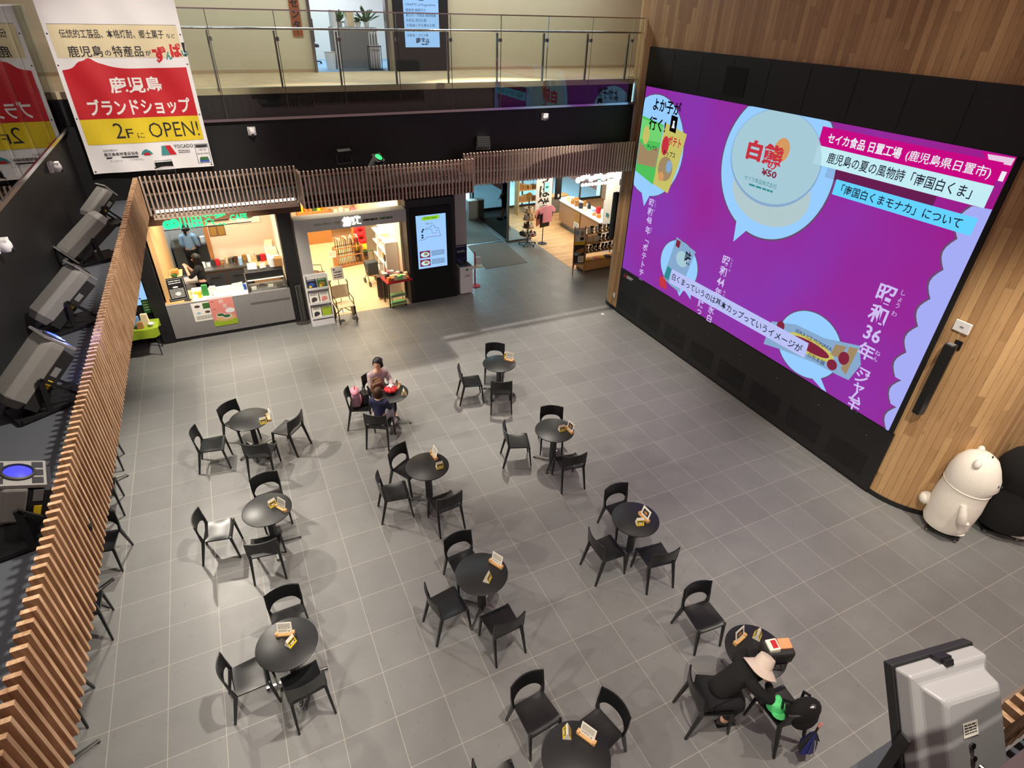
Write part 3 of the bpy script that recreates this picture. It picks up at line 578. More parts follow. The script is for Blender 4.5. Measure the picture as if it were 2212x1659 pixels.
S.poly([(1.14, 5.16), (1.36, 5.14), (1.36, 4.82), (1.14, 4.84)], PW, 'scr_black', 8); S.disc(1.25, 5.03, .03, .03, PW, 'scr_white', 9); S.poly([(1.2, 4.91), (1.3, 4.91), (1.27, 5.01), (1.23, 5.01)], PW, 'scr_white', 9)
# large bubble with the ice cup
S.disc(4.15, 4.7, 1.31, 1.3, PW, 'scr_edge', 1, 64, CL); S.disc(4.15, 4.7, 1.28, 1.27, PW, 'scr_blue', 2, 64, CL); S.poly([(3.58, 3.72), (3.64, 3.15), (3.95, 3.52)], PW, 'scr_blue', 2)
S.disc(4.2, 4.28, .92, .6, PW, 'scr_cup', 3); S.disc(4.1, 4.84, 1.04, .82, PW, 'scr_bag', 4, 48, CL); S.disc(4.1, 4.86, 1.02, .79, PW, 'scr_lid', 5, 48, CL)
S.disc(4.25, 5.02, .17, .2, PW, 'scr_orange', 6); S.text('白熊', 3.46, 4.72, .86, .36, PW, 'scr_red', 7, .05); S.text('の', 4.02, 4.66, .2, .14, PW, 'scr_red', 7, .03); S.text('¥50', 3.92, 4.53, .36, .12, PW, 'scr_brown', 7, .03)
S.text('セイカ食品株式会社', 3.55, 4.36, .8, .09, PW, 'scr_teal', 7); S.lines(3.7, 4.3, 4.24, 4.33, 1, PW, 'scr_teal', 7)
# caption boxes
S.rect(5.25, 7.1, 4.78, 4.95, PW, 'scr_plum', 2)
sc = [(7.84, 4.95)]
for k in range(8):
    for j in range(7): a = PI*j/6; sc.append((7.56+.25*(k > 5)*(k-5)*.42-.11*math.sin(a), 4.93-.455*k-.455*j/6))
sc += [(7.84, 1.3)]
S.poly([(min(x, 7.84), z) for x, z in sc], PW, 'scr_edge', 1); S.poly([(min(x+.03, 7.84), z) for x, z in sc], PW, 'scr_lav', 2)
S.poly([(7.42, 5.6), (7.84, 5.6), (7.84, 5.3), (7.74, 5.3)], PW, 'scr_mag', 2); S.poly([(7.5, 5.58), (7.83, 5.59), (7.82, 5.5), (7.55, 5.5)], PW, 'scr_pinkw', 3); S.rect(7.75, 7.81, 5.3, 5.42, PW, 'scr_white', 3)
S.rect(4.94, 7.73, 5.23, 5.52, PW, 'scr_mag', 4); S.rect(4.95, 7.74, 4.94, 5.23, PW, 'scr_pale', 5); S.rect(5.48, 7.73, 4.56, 4.80, PW, 'scr_cyan', 5)
S.text('セイカ食品 日置工場', 5.10, 5.29, 1.28, .16, PW, 'scr_white', 6, .022); S.text('(鹿児島県日置市)', 6.46, 5.28, 1.18, .165, PW, 'scr_white', 6, .008); S.text('鹿児島の夏の風物詩「南国白くま」', 5.2, 5.0, 2.32, .17, PW, 'scr_ink', 6, .01); S.text('「南国白くまモナカ」について', 5.62, 4.605, 1.94, .15, PW, 'scr_ink', 6, .012)
# years written down the picture
def year(t, x, z, sz, furi=True, sl=0):
    S.vtext(t, x, z, sz, PW, 'scr_txt', 6, .02, slant=sl)
    if furi:
        for f, dz in (('しょう', 0), ('わ', 1), ('ねん', 3)): S.vtext(f, x+sz*.72, z-dz*sz*1.08, sz*.3, PW, 'scr_txt', 6)
def num(s_, x, z, sz): S.text(s_, x-sz*.48, z, sz*.96, sz*.82, PW, 'scr_txt', 6, .02)
year('昭和', .91, 3.32, .2); num('48', .92, 2.72, .2); S.vtext('年﹁ポテトチッ', .93, 2.66, .2, PW, 'scr_txt', 6, .02)
year('昭和', 3.57, 2.84, .22); num('44', 3.56, 2.16, .22); S.vtext('年', 3.56, 2.12, .2, PW, 'scr_txt', 6, .02); S.vtext('氷白', 3.48, 1.66, .19, PW, 'scr_txt', 6, .02); S.vtext('妹っ', 3.14, 1.66, .19, PW, 'scr_txt', 6, .02, .9)
year('昭和', 6.95, 3.55, .33, True, .015); num('36', 6.99, 2.56, .3); S.vtext('年', 7.0, 2.52, .3, PW, 'scr_txt', 6, .02); S.vtext('﹁ジャムモナ', 7.07, 2.24, .26, PW, 'scr_txt', 6, .02, .72, slant=.02)
# small bubbles
S.disc(2.2, 2.12, .66, .58, PW, 'scr_edge', 1); S.disc(2.2, 2.12, .64, .56, PW, 'scr_blue', 2); S.poly([(2.2, 1.64), (2.42, 1.44), (2.52, 1.64)], PW, 'scr_blue', 2); S.poly([(2.52, 1.66), (2.8, 1.52), (2.74, 1.74)], PW, 'scr_blue', 2)
S.poly([(1.98, 2.72), (2.66, 2.6), (2.4, 1.52), (1.76, 1.64)], PW, 'scr_bag', 3); S.poly([(2.0, 2.68), (2.14, 2.66), (2.12, 2.5), (1.99, 2.52)], PW, 'scr_brown', 4); S.disc(2.28, 2.3, .2, .18, PW, 'scr_lid', 4); S.text('味', 2.36, 2.24, .2, .3, PW, 'scr_ink', 5, .03); S.poly([(1.84, 1.98), (2.0, 1.96), (1.96, 1.66), (1.79, 1.68)], PW, 'scr_teal', 4); S.poly([(1.62, 1.62), (1.84, 1.72), (1.96, 1.42), (1.7, 1.4)], PW, 'scr_red', 3)
S.disc(5.95, 1.95, .7, .64, PW, 'scr_edge', 1); S.disc(5.95, 1.95, .68, .62, PW, 'scr_blue', 2, 48, CL); S.poly([(6.4, 1.5), (6.6, 1.31), (6.5, 1.31), (6.25, 1.4)], PW, 'scr_blue', 2)
S.poly([(5.06, 2.02), (5.6, 2.2), (6.2, 2.22), (6.86, 2.4), (7.0, 2.1), (6.9, 1.74), (6.7, 1.72), (6.2, 1.7), (5.4, 1.58), (5.02, 1.5)], PW, 'scr_bag', 3); S.disc(6.0, 1.94, .52, .16, PW, 'scr_yellow', 4); S.disc(6.0, 1.94, .42, .1, PW, 'scr_brown', 5); S.poly([(6.45, 2.22), (6.66, 2.28), (6.6, 2.02), (6.42, 2.0)], PW, 'scr_tan', 4); S.disc(6.68, 2.06, .1, .12, PW, 'scr_brown', 5); S.disc(6.52, 1.84, .1, .1, PW, 'scr_brown', 5); S.poly([(6.7, 2.3), (6.86, 2.34), (6.82, 1.8), (6.7, 1.86)], PW, 'scr_tan', 4); S.disc(5.28, 2.02, .09, .1, PW, 'scr_brown', 4)
S.text('SEIKA ICE MONAKA', 5.62, 2.06, .8, .07, PW, 'scr_ink', 6); S.text('白熊本舗', 6.02, 1.74, .36, .1, PW, 'scr_ink', 6)
S.poly([(2.0, 1.62), (5.97, 1.68), (5.96, 1.99), (2.02, 1.97)], PW, 'scr_sub', 7); S.text('白くまっていうのは基本カップっていうイメージが', 2.07, 1.725, 3.8, .17, PW, 'scr_ink', 8, .012)
vpart(S, 'picture')
b = MB(); PL = plane((2.564, 8.27, 0), (0, -1, 0), (0, 0, 1))
for cx, cz in ((.29, 1.19), (.255, 1.13), (.325, 1.13)): b.poly([(cx-.02, cz-.035 if cz < 1.15 else cz), (cx, cz-.035), (cx+.02, cz), (cx, cz+.035)] if cz > 1.15 else [(cx-.035, cz-.02), (cx+.012, cz-.022), (cx+.03, cz+.012), (cx-.012, cz+.014)], PL, 'red', 1)
b.text('MITSUBISHI', .37, 1.15, .27, .035, PL, 'white', 1, .03); b.text('ELECTRIC', .37, 1.105, .22, .035, PL, 'white', 1, .03); vpart(b, 'logo')
# ================================================================== HANGING BANNER
bn = thing('hanging_banner', 'tall white, red and yellow cloth banner hung before the upper glass', 'banner', (-7.508, 8.415, 4.49))
X0, X1, Z0, Z1 = -8.8, -6.6, 3.98, 7.42
def bz(x, z): return 10.72+.018*math.sin(x*4.1+z*1.3)*(.4+.6*(z-Z0)/(Z1-Z0))+.012*math.sin(x*9+z*4)
def rel(b, name):
    for i, p in enumerate(b.v): b.v[i] = (p-V((-7.7, 10.72, 3.98)))*.842
    return b.build(name, bn)
b = MB(); b.grid(lambda u, v: V((X0+(X1-X0)*u, bz(X0+(X1-X0)*u, Z0+(Z1-Z0)*v), Z0+(Z1-Z0)*v)), 40, 50, 'banner_white'); b.grid(lambda u, v: V((X1-(X1-X0)*u, bz(X1-(X1-X0)*u, Z0+(Z1-Z0)*v)+.004, Z0+(Z1-Z0)*v)), 40, 50, 'banner_white'); o = rel(b, 'cloth'); o.data.polygons.foreach_set('use_smooth', [True]*len(o.data.polygons))
def onb(b, lay):   # lay a flat print on the rippling cloth
    for p in b.v: p.y = bz(p.x, p.z)-.004-lay*.0016
def sub(b, n=1):
    return b
def bgrid(b, x0, x1, zlo, zhi, mt_, n=24):
    b.grid(lambda u, v: V((x0+(x1-x0)*u, 0, (zlo(u) if callable(zlo) else zlo)*(1-v)+(zhi(u) if callable(zhi) else zhi)*v)), n, 12, mt_)
PB = (V((0, 0, 0)), V((1, 0, 0)), V((0, 0, 1)), V((0, 0, 0)))
A1, A2, A3 = MB(), MB(), MB()
bgrid(A1, -8.73, -6.67, 6.02, 6.55, 'banner_tan'); bgrid(A1, -8.73, -6.67, 4.98, lambda u: 5.82+.03*u+.16*math.exp(-((u-.2)/.10)**2)*(1+.12*math.sin(u*60))+.05*math.exp(-((u-.32)/.12)**2), 'red', 48); bgrid(A1, -8.73, -6.67, 4.52, 4.98, 'banner_yellow'); bgrid(A1, -8.73, -6.67, 6.55, 6.556, 'ink')
onb(A1, 1.5); rel(A1, 'colour_fields')
A2.text('伝統的工芸品、本格焼酎、郷土菓子', -8.58, 6.33, 1.66, .145, PB, 'charcoal', 0, .012); A2.text('など', -6.88, 6.34, .15, .075, PB, 'charcoal', 0, .012)
A2.text('鹿児島', -8.54, 6.03, .54, .185, PB, 'charcoal', 0, .012); A2.text('の', -7.97, 6.05, .1, .09, PB, 'charcoal', 0, .012); A2.text('特産品', -7.84, 6.03, .5, .185, PB, 'charcoal', 0, .012); A2.text('が', -7.31, 6.05, .1, .09, PB, 'charcoal', 0, .012)
A2.text('ず', -7.19, 5.93, .24, .28, PB, 'red', 0, .06); A2.text('ん', -6.98, 5.98, .12, .14, PB, 'teal', 0, .05); A2.text('ば', -6.88, 6.02, .2, .24, PB, 'red', 0, .06); A2.text('い', -6.7+.01, 6.04, .11, .1, PB, 'teal', 0, .05); A2.disc(-6.6-.03+.0, 6.06, .022, .024, PB, 'ink', 0); A2.poly([(-6.645, 6.1), (-6.615, 6.1), (-6.6, 6.27), (-6.655, 6.27)], PB, 'ink', 0)
A2.text('鹿児島', -8.06, 5.42, .88, .28, PB, 'white', 0, .02); A2.text('ブランドショップ', -8.52, 5.03, 1.76, .3, PB, 'white', 0, .025)
A2.text('2', -8.22, 4.62, .17, .28, PB, 'ink', 0, -.005); A2.text('F', -8.02, 4.62, .12, .17, PB, 'ink', 0); A2.text('に', -7.84, 4.61, .12, .1, PB, 'ink', 0); A2.text('OPEN!', -7.62, 4.60, .9, .28, PB, 'ink', 0, -.004)
A2.text('公益社団法人', -8.52, 4.39, .26, .04, PB, 'charcoal', 0); A2.text('鹿児島県特産品協会', -8.52, 4.30, .6, .065, PB, 'charcoal', 0, .01); A2.rect(-8.5, -7.94, 4.25, 4.28, PB, 'charcoal')
A2.poly([(-7.88, 4.30), (-7.66, 4.30), (-7.7, 4.36), (-7.77, 4.40), (-7.84, 4.36)], PB, 'teal'); A2.poly([(-7.84, 4.28), (-7.7, 4.28), (-7.74, 4.33), (-7.8, 4.33)], PB, 'red')
A2.poly([(-7.52, 4.26), (-7.36, 4.26), (-7.42, 4.44), (-7.48, 4.44)], PB, 'teal'); A2.poly([(-7.36, 4.26), (-7.24, 4.26), (-7.32, 4.44), (-7.42, 4.44)], PB, 'red'); A2.text('YOCADO', -7.26, 4.38, .36, .07, PB, 'charcoal', 0, .01); A2.lines(-7.2, -6.98, 4.27, 4.34, 2, PB, 'charcoal', 0)
for z0, z1, x0, x1 in ((4.06, 4.43, -6.88, -6.872), (4.06, 4.43, -6.63, -6.622), (4.06, 4.068, -6.88, -6.622), (4.43, 4.438, -6.88, -6.622)): A2.rect(x0, x1, z0, z1, PB, 'charcoal')
A2.rect(-6.86, -6.64, 4.37, 4.42, PB, 'charcoal'); A2.text('定休日', -6.81, 4.378, .12, .032, PB, 'white', 1); A2.text('1月1日', -6.82, 4.30, .14, .04, PB, 'charcoal', 0); A2.text('毎月第2月曜日', -6.86, 4.23, .22, .035, PB, 'charcoal', 0); A2.poly([(-6.84, 4.12), (-6.66, 4.12), (-6.68, 4.18), (-6.82, 4.18)], PB, 'leaf'); A2.poly([(-6.84, 4.08), (-6.66, 4.08), (-6.66, 4.12), (-6.84, 4.12)], PB, 'blue')
A2.text('ホームページ', -8.45, 4.19, .22, .035, PB, 'charcoal', 0); A2.text('インスタグラム', -8.12, 4.19, .26, .035, PB, 'charcoal', 0)
# cut long strokes so the print follows the ripples
onb(A2, 3.5); rel(A2, 'lettering')
b = MB()
for x in (X0+.04, -7.7, X1-.04):
    for z in (Z0+.04, Z1-.04): b.lathe([(.016, -.004), (.016, .004)], 'dark_metal', X=M.Translation((x, bz(x, z), z)) @ M.Rotation(PI/2, 4, 'X'), n=10)
for z in (5.0, 5.9, 6.4): 
    for x in (X0+.035, X1-.035): b.lathe([(.014, -.004), (.014, .004)], 'dark_metal', X=M.Translation((x, bz(x, z), z)) @ M.Rotation(PI/2, 4, 'X'), n=10)
rel(b, 'eyelets')
# ================================================================== FLOODLIGHTS, CAMERAS, SPEAKERS
def projector(label, loc, head, tilt, lensm, group, L=.62, w=.30, h=.27, base=True):
    t = thing('stage_projector', label, 'floodlight', loc, head, group); t.scale = (.85,)*3
    R = M.Rotation(-tilt, 3, 'Y'); zc = .40
    def P(x, y, z): return R @ V((x, y, z))+V((0, 0, zc))
    b = MB()   # housing: long casing, rounded top
    prof = [(-w/2, -h*.1), (w/2, -h*.1), (w/2, h*.32), (w*.36, h*.5), (-w*.36, h*.5), (-w/2, h*.32)]
    n = len(prof); vs = []
    for x, k in ((-L/2, .72), (-L*.38, 1), (L*.42, 1), (L/2, .96)): vs += [P(x, y*k, z*k) for y, z in prof]
    fs = [(i*n+j, i*n+(j+1) % n, (i+1)*n+(j+1) % n, (i+1)*n+j) for i in range(3) for j in range(n)]+[list(range(n))[::-1], list(range(3*n, 4*n))]
    b.add(vs, fs, 'lamp_grey'); b.build('housing', t, bevel=.012)
    b = MB(); vs = [P(x, y, z) for x in (-L*.45, L*.42) for y, z in ((-w*.47, -h*.5), (w*.47, -h*.5), (w*.47, -h*.1), (-w*.47, -h*.1))]
    b.add(vs, [(3, 2, 1, 0), (4, 5, 6, 7), (0, 1, 5, 4), (1, 2, 6, 5), (2, 3, 7, 6), (3, 0, 4, 7)], 'lamp_dark'); ub = b.build('underbody', t)
    b = MB(); b.box(P(-.05, -w*.475, -h*.3), (.11, .004, .045), 'yellow', R=R); b.box(P(.1, -w*.475, -h*.28), (.1, .004, .06), 'grey_plastic', R=R); b.build('label_plate', ub)
    f = MB(); f.box(P(L/2+.012, 0, .03), (.024, w*.96, h*.98), 'lamp_grey', R=R)
    for iy in (-1, 0, 1):
        for iz in (-1, 1): f.box(P(L/2+.024, iy*w*.3, .03+iz*h*.34), (.006, w*.23, h*.2), 'lamp_dark', R=R)
    ff = f.build('front_frame', t)
    X = M.Translation(P(L/2+.02, 0, .03)) @ R.to_4x4() @ M.Rotation(PI/2, 4, 'Y')
    b = MB(); b.lathe([(.105, 0), (.105, .02), (.09, .026), (.09, .012)], 'lamp_dark', X=X, n=24); b.build('lens_ring', ff, smooth=True)
    b = MB(); b.lathe([(.088, .010), (.06, .03), (0, .036)], lensm, X=X, n=24); b.build('lens', ff, smooth=True)
    if base:
        for s in (-1, 1):
            b = MB(); b.bar((-.05, s*(w/2+.025), .05), (-.02, s*(w/2+.025), zc), .05, .02, 'dark_metal'); b.bar((.28, s*(w/2+.025), .04), (-.02, s*(w/2+.025), zc), .03, .02, 'dark_metal'); b.bar((-.3, s*(w/2+.025), .04), (.28, s*(w/2+.025), .04), .03, .03, 'dark_metal'); b.build('bracket', t)
        b = MB(); b.box((0, 0, .02), (.66, .40, .04), 'dark_metal'); b.build('base_plate', t)
    return t
gl = 'grey stage projectors on the left ledge'
projector('grey stage projector on the left ledge, farthest, beside the banner', (-8.31, 7.07, 3.986), rad(35), rad(38), 'lens', gl)
projector('large grey stage projector on the left ledge, turned to show its vented back', (-8.30, 5.51, 3.986), rad(205), rad(-35), 'lens', gl, .8, .36, .32)
projector('grey stage projector on the left ledge with a yellow sticker, lens dark', (-8.31, 3.40, 3.986), rad(30), rad(36), 'lens', gl, .78, .34, .3)
projector('grey stage projector on the left ledge with its lens lit blue', (-8.30, 1.74, 3.986), rad(30), rad(40), 'blue_led', gl, .74, .36, .32)
t = projector('square black floodlight tilted upwards with a faint blue lens, nearest on the left ledge', (-8.10, .03, 3.986), rad(10), rad(66), 'glow_dim' if 'glow_dim' in MATS else 'blue_led', gl, .34, .34, .34)
lamp('projector_light', 'POINT', (-8.0, 1.9, 4.55), 6, (.25, .3, 1), shadow_soft_size=.06)
projector('grey stage projector glowing green behind the middle canopy', (-3.72, 8.22, 3.972), rad(-60), rad(50), 'green_led', 'lights over the shop fronts', .5, .24, .22)
def panel_light(label, loc, rz, tilt):
    t = thing('panel_floodlight', label, 'floodlight', loc, rz, 'black panel floodlights over the shop fronts'); t.scale = (.88,)*3
    R = M.Rotation(tilt, 3, 'X')
    b = MB(); b.box(R @ V((0, .03, .0))+V((0, 0, .62)), (.30, .09, .26), 'steel', R=R); b.build('housing', t, bevel=.008)
    f = MB(); f.box(R @ V((0, -.022, 0))+V((0, 0, .62)), (.31, .02, .26), 'black_matte', R=R)
    for i in range(2):
        for j in range(5): f.box(R @ V((-.07+.14*i, -.034, -.09+.045*j))+V((0, 0, .62)), (.11, .004, .02), 'lamp_dark', R=R)
    f.build('front_panel', t)
    b = MB()
    for s in (-1, 1): b.bar((s*.165, .02, .46), (s*.165, .02, .64), .012, .03, 'steel')
    b.bar((-.17, .02, .46), (.17, .02, .46), .03, .012, 'steel', side=(0, 1, 0)); b.build('yoke', t)
    b = MB(); b.tube([(0, .02, 0), (0, .02, .46)], .016, 'dark_metal'); b.box((0, .02, .01), (.16, .16, .02), 'dark_metal'); b.build('stand', t)
panel_light('black panel floodlight in front of the banner foot', (-7.362, 8.44, 3.986), rad(4), rad(28)); panel_light('black panel floodlight left of the green lit projector', (-4.257, 8.38, 3.975), rad(8), rad(25)); panel_light('black panel floodlight above the right canopy', (-1.295, 8.43, 4.05), rad(-14), rad(-22))
def camera_dome(label, loc, rz):
    t = thing('security_camera', label, 'security camera', loc, rz, 'white security cameras')
    b = MB(); b.box((0, 0, .05), (.14, .05, .14), 'white'); b.box((0, -.06, .1), (.10, .10, .03), 'white'); b.build('mount', t, bevel=.006)
    b = MB(); b.lathe([(.05, 0), (.06, -.03), (.06, -.07), (.04, -.105), (0, -.115)][::-1], 'white_gloss', c=(0, -.07, .09), n=18); o = b.build('housing', t, smooth=True)
    b = MB(); b.ball((0, -.12, .0), (.026, .02, .026), 'lens', 10, 6); b.build('lens', o, smooth=True)
camera_dome('white security camera on the black wall above the cafe, right of the banner', (-5.826, 8.55, 4.97), 0); camera_dome('white security camera on the black wall above the gift shop', (.215, 8.55, 4.97), 0)
camera_dome('white security camera on the left black wall near the banner', (-8.655, 6.77, 4.92), rad(90)); camera_dome('white security camera at the near end of the left black wall', (-8.655, 3.415, 4.88), rad(90))
def column_speaker(label, loc, rz):
    t = thing('column_speaker', label, 'speaker', loc, rz, 'black column speakers beside the video wall')
    b = MB(); b.prism([(-.06, .02), (.06, .02), (.075, -.05), (.05, -.13), (-.05, -.13), (-.075, -.05)], -.6, .6, 'black_plastic'); b.build('cabinet', t, bevel=.008)
    b = MB(); b.box((0, -.134, 0), (.095, .008, 1.16), 'black_matte'); b.build('grille', t)
    b = MB(); b.box((0, .07, .55), (.05, .12, .03), 'dark_metal'); b.box((0, .13, .55), (.10, .02, .14), 'dark_metal'); b.box((0, -.05, .605), (.09, .09, .012), 'grey_plastic'); b.build('wall_bracket', t)
    return t
column_speaker('black column speaker on the timber right of the video wall', (2.50, .10, 2.52), rad(-90)); column_speaker('black column speaker at the gift shop end of the video wall', (2.76, 8.98, 2.42), rad(-165))
def plate(label, loc, rz):
    t = thing('wall_plate', label, 'wall plate', loc, rz)
    b = MB(); b.box((0, 0, 0), (.22, .03, .16), 'white'); b.build('cover', t, bevel=.006)
    b = MB(); b.box((0, -.016, 0), (.05, .006, .02), 'grey_plastic'); b.build('switch', t)
plate('white wall plate above the black column speaker on the timber', (2.585, .13, 3.36), rad(-90)); plate('white wall plate on the column end by the gift shop', (2.85, 9.0, 3.3), rad(-160))
t = thing('socket_row', 'row of small white sockets low on the timber column end', 'socket', (2.62, 8.46, .42), rad(-110))
for i in range(4): 
    b = MB(); b.box((-.12+i*.08, 0, 0), (.06, .03, .11), 'white'); b.build('socket', t, bevel=.005)
# the big grey floodlight seen from behind at the near ledge
t = thing('large_floodlight', 'large grey floodlight seen from behind at the near canopy corner', 'floodlight', (-4.25, -3.46, 3.986), rad(-10)); t.scale = (.86,)*3
R = M.Rotation(rad(-32), 3, 'X'); 
def Q(x, y, z): return R @ V((x, y, z))+V((0, 0, .72))
b = MB(); w = .24
vs = [Q(x, y, z) for y, k in ((.06, 1), (-.02, .96), (-.03, .8), (-.12, .7), (-.13, .62)) for x, z in ((-w*k, -.30*k), (w*k, -.30*k), (w*k, .30*k), (-w*k, .30*k))]
b.add(vs, [(i*4+j, i*4+(j+1) % 4, i*4+4+(j+1) % 4, i*4+4+j) for i in range(4) for j in range(4)]+[(3, 2, 1, 0), (16, 17, 18, 19)], 'flood_grey'); b.build('housing', t, bevel=.012)
b = MB(); b.box(Q(0, .085, 0), (.50, .05, .62), 'lamp_dark', R=R); b.build('front_frame', t, bevel=.006)
P = plane(Q(0, -.1315, 0), R @ V((1, 0, 0)), R @ V((0, 0, 1))); b = MB(); b.rect(-.085, .0, .02, .09, P, 'paper', 1); b.lines(-.078, -.006, .03, .082, 4, P, 'ink', 2, 5); b.build('rating_label', t)
for zz in (-.02, -.08): b = MB(); b.lathe([(.014, 0), (.014, .012), (0, .014)], 'steel', X=M.Translation(Q(-.045, -.13, zz)) @ R.to_4x4() @ M.Rotation(PI/2, 4, 'X'), n=10); b.build('screw', t)
b = MB(); b.tube([Q(-.01, -.13, -.13), Q(.01, -.2, -.16), Q(.03, -.22, -.3), Q(.02, -.1, -.5)], .012, 'black_plastic'); b.build('cable', t, smooth=True)
b = MB(); b.box(Q(0, .02, .31), (.07, .05, .02), 'dark_metal', R=R); b.box(Q(0, -.01, .3), (.045, .03, .03), 'dark_metal', R=R); b.build('latch', t)
b = MB()
for s in (-1, 1): b.bar(Q(s*.27, 0, 0), (s*.27, -.02, .1), .012, .05, 'dark_metal')
b.bar((-.28, -.02, .1), (.28, -.02, .1), .05, .012, 'dark_metal', side=(0, 1, 0)); b.box((0, -.02, .05), (.12, .12, .1), 'dark_metal'); b.build('yoke', t)
# ================================================================== CAFE
t = thing('cafe_counter', 'grey panelled cafe counter with dark kick board', 'counter')
b = MB(); b.bx(-8.33, -5.56, 10.86, 11.5, .09, .96, 'counter_grey_n'); b.build('body', t)
b = MB(); b.bx(-8.33, -5.56, 10.88, 11.5, 0, .09, 'black_panel'); b.build('kick_board', t)
b = MB(); b.bx(-8.33, -6.52, 10.85, 11.55, .96, .99, 'white'); b.bx(-8.33, -7.75, 10.845, 11.56, .985, .994, 'wood_light_n'); b.build('worktop', t)
def poster(name, label, cat, P, w, h, art, group=None):
    b = MB(); b.rect(0, w, 0, h, P, 'paper', 0); art(b, P, w, h); return tag(b.build(name), label, cat, group)
def art1(b, P, w, h):
    b.rect(.03, w*.5, h*.62, h*.94, P, 'white', 1); b.disc(w*.28, h*.8, w*.14, h*.07, P, 'dark_wood', 2); b.rect(w*.55, w*.9, h*.64, h*.94, P, 'leaf', 1); b.rect(w*.55, w*.9, h*.34, h*.6, P, 'white', 1); b.disc(w*.72, h*.46, w*.13, h*.07, P, 'brown', 2); b.disc(w*.28, h*.44, w*.1, h*.06, P, 'pale_blue', 1); b.lines(w*.12, w*.9, h*.08, h*.28, 3, P, 'ink', 1, 4)
poster('menu_poster', 'white menu poster with small food pictures on the cafe counter front', 'poster', plane((-7.82, 10.853, .45), (1, 0, 0), (0, 0, 1)), .44, .48, art1)
def art2(b, P, w, h):
    b.rect(0, w, 0, h, P, 'salmon', 1); b.rect(0, w, 0, h*.2, P, 'lime', 2); b.disc(w*.52, h*.27, w*.42, h*.12, P, 'wood_light', 3); b.disc(w*.34, h*.38, w*.17, h*.07, P, 'white', 4); b.disc(w*.34, h*.39, w*.14, h*.05, P, 'leaf', 5); b.disc(w*.6, h*.31, w*.19, h*.08, P, 'white', 4); b.disc(w*.6, h*.32, w*.15, h*.055, P, 'leaf', 5); b.disc(w*.78, h*.5, w*.2, h*.09, P, 'white', 4)
    b.text('新', w*.4, h*.78, w*.2, w*.2, P, 'white', 6); b.text('茶', w*.52, h*.6, w*.2, w*.2, P, 'white', 6); b.rect(w*.08, w*.2, h*.86, h*.87, P, 'brown', 6); b.rect(w*.1, w*.2, h*.6, h*.61, P, 'brown', 6)
poster('tea_poster', 'pink new tea poster with green tea cups on the cafe counter front', 'poster', plane((-7.43, 10.853, .25), (1, 0, 0), (0, 0, 1)), .53, .75, art2)
t = thing('display_case', 'lit glass pastry display case at the right of the cafe counter', 'display case', (-6.06, 11.2, .66))
b = MB(); b.bx(-.46, .46, -.34, .3, .0, .06, 'steel'); b.bx(-.44, .44, -.12, .28, .56, .74, 'black_panel'); b.bx(-.46, -.42, -.3, .3, .06, .6, 'steel'); b.bx(.42, .46, -.3, .3, .06, .6, 'steel'); b.build('cabinet', t)
b = MB(); b.add([(-.42, -.34, .06), (.42, -.34, .06), (.42, -.14, .58), (-.42, -.14, .58)], [(0, 1, 2, 3)], 'glass'); b.build('glass_front', t)
b = MB(); b.bx(-.42, .42, -.3, .28, .28, .295, 'white'); b.bx(-.42, .42, -.3, .28, .06, .07, 'white'); b.build('shelf', t)
b = MB(); b.bx(-.42, .42, -.335, -.315, .06, .09, 'case_lamp'); b.bx(-.42, .42, -.16, -.14, .55, .57, 'case_lamp'); b.build('lamp', t)
bx0 = None
for i in range(7):
    b = MB(); b.box((0, 0, .03), (.13, .09, .06), random.choice(('paper', 'pale_green', 'cream_paper', 'mat_brown'))); o = b.build('pastry_pack'); o.location = (-6.37+.1*i+.02*(i % 2), 11.12+.05*(i % 3), .731 if i % 2 else .956); tag(o, f'small pale pack inside the lit pastry case, {ORD[i]} from the left', 'pack', 'packs in the pastry display case')
# chalk board
t = thing('chalk_board', 'black chalk menu board leaning on the left end of the cafe counter', 'menu board', (-8.02, 11.0, .995), rad(8))
R = M.Rotation(rad(-14), 3, 'X'); b = MB(); b.box(R @ V((0, 0, .27)), (.42, .02, .54), 'black_matte', R=R); b.build('board', t)
P = plane(R @ V((-.21, -.0115, 0)), (1, 0, 0), R @ V((0, 0, 1))); b = MB(); b.rect(.025, .395, .025, .03, P, 'white', 1); b.rect(.025, .395, .51, .515, P, 'white', 1); b.rect(.025, .03, .025, .515, P, 'white', 1); b.rect(.39, .395, .025, .515, P, 'white', 1); b.lines(.08, .34, .38, .48, 2, P, 'white', 1, 1); b.disc(.2, .32, .06, .02, P, 'white', 1); b.lines(.06, .36, .06, .28, 7, P, 'white', 1, 2); b.disc(.22, .16, .06, .04, P, 'white', 2); b.build('chalk_writing', t)
b = MB(); b.bar((0, .14, .0), (0, .11, .42), .05, .015, 'dark_wood'); b.build('prop', t)
CN = dict(charcoal='dark grey', paper='white', cream_paper='cream', steel='grey', dark_wood='dark brown', kraft='tan', leaf='dark green', gold='golden', ink='black', salmon='salmon pink', sky_paper='sky blue', pale_blue='pale blue', pale_green='pale green', wood_light='light wood', mat_brown='brown', grey_plastic='grey')
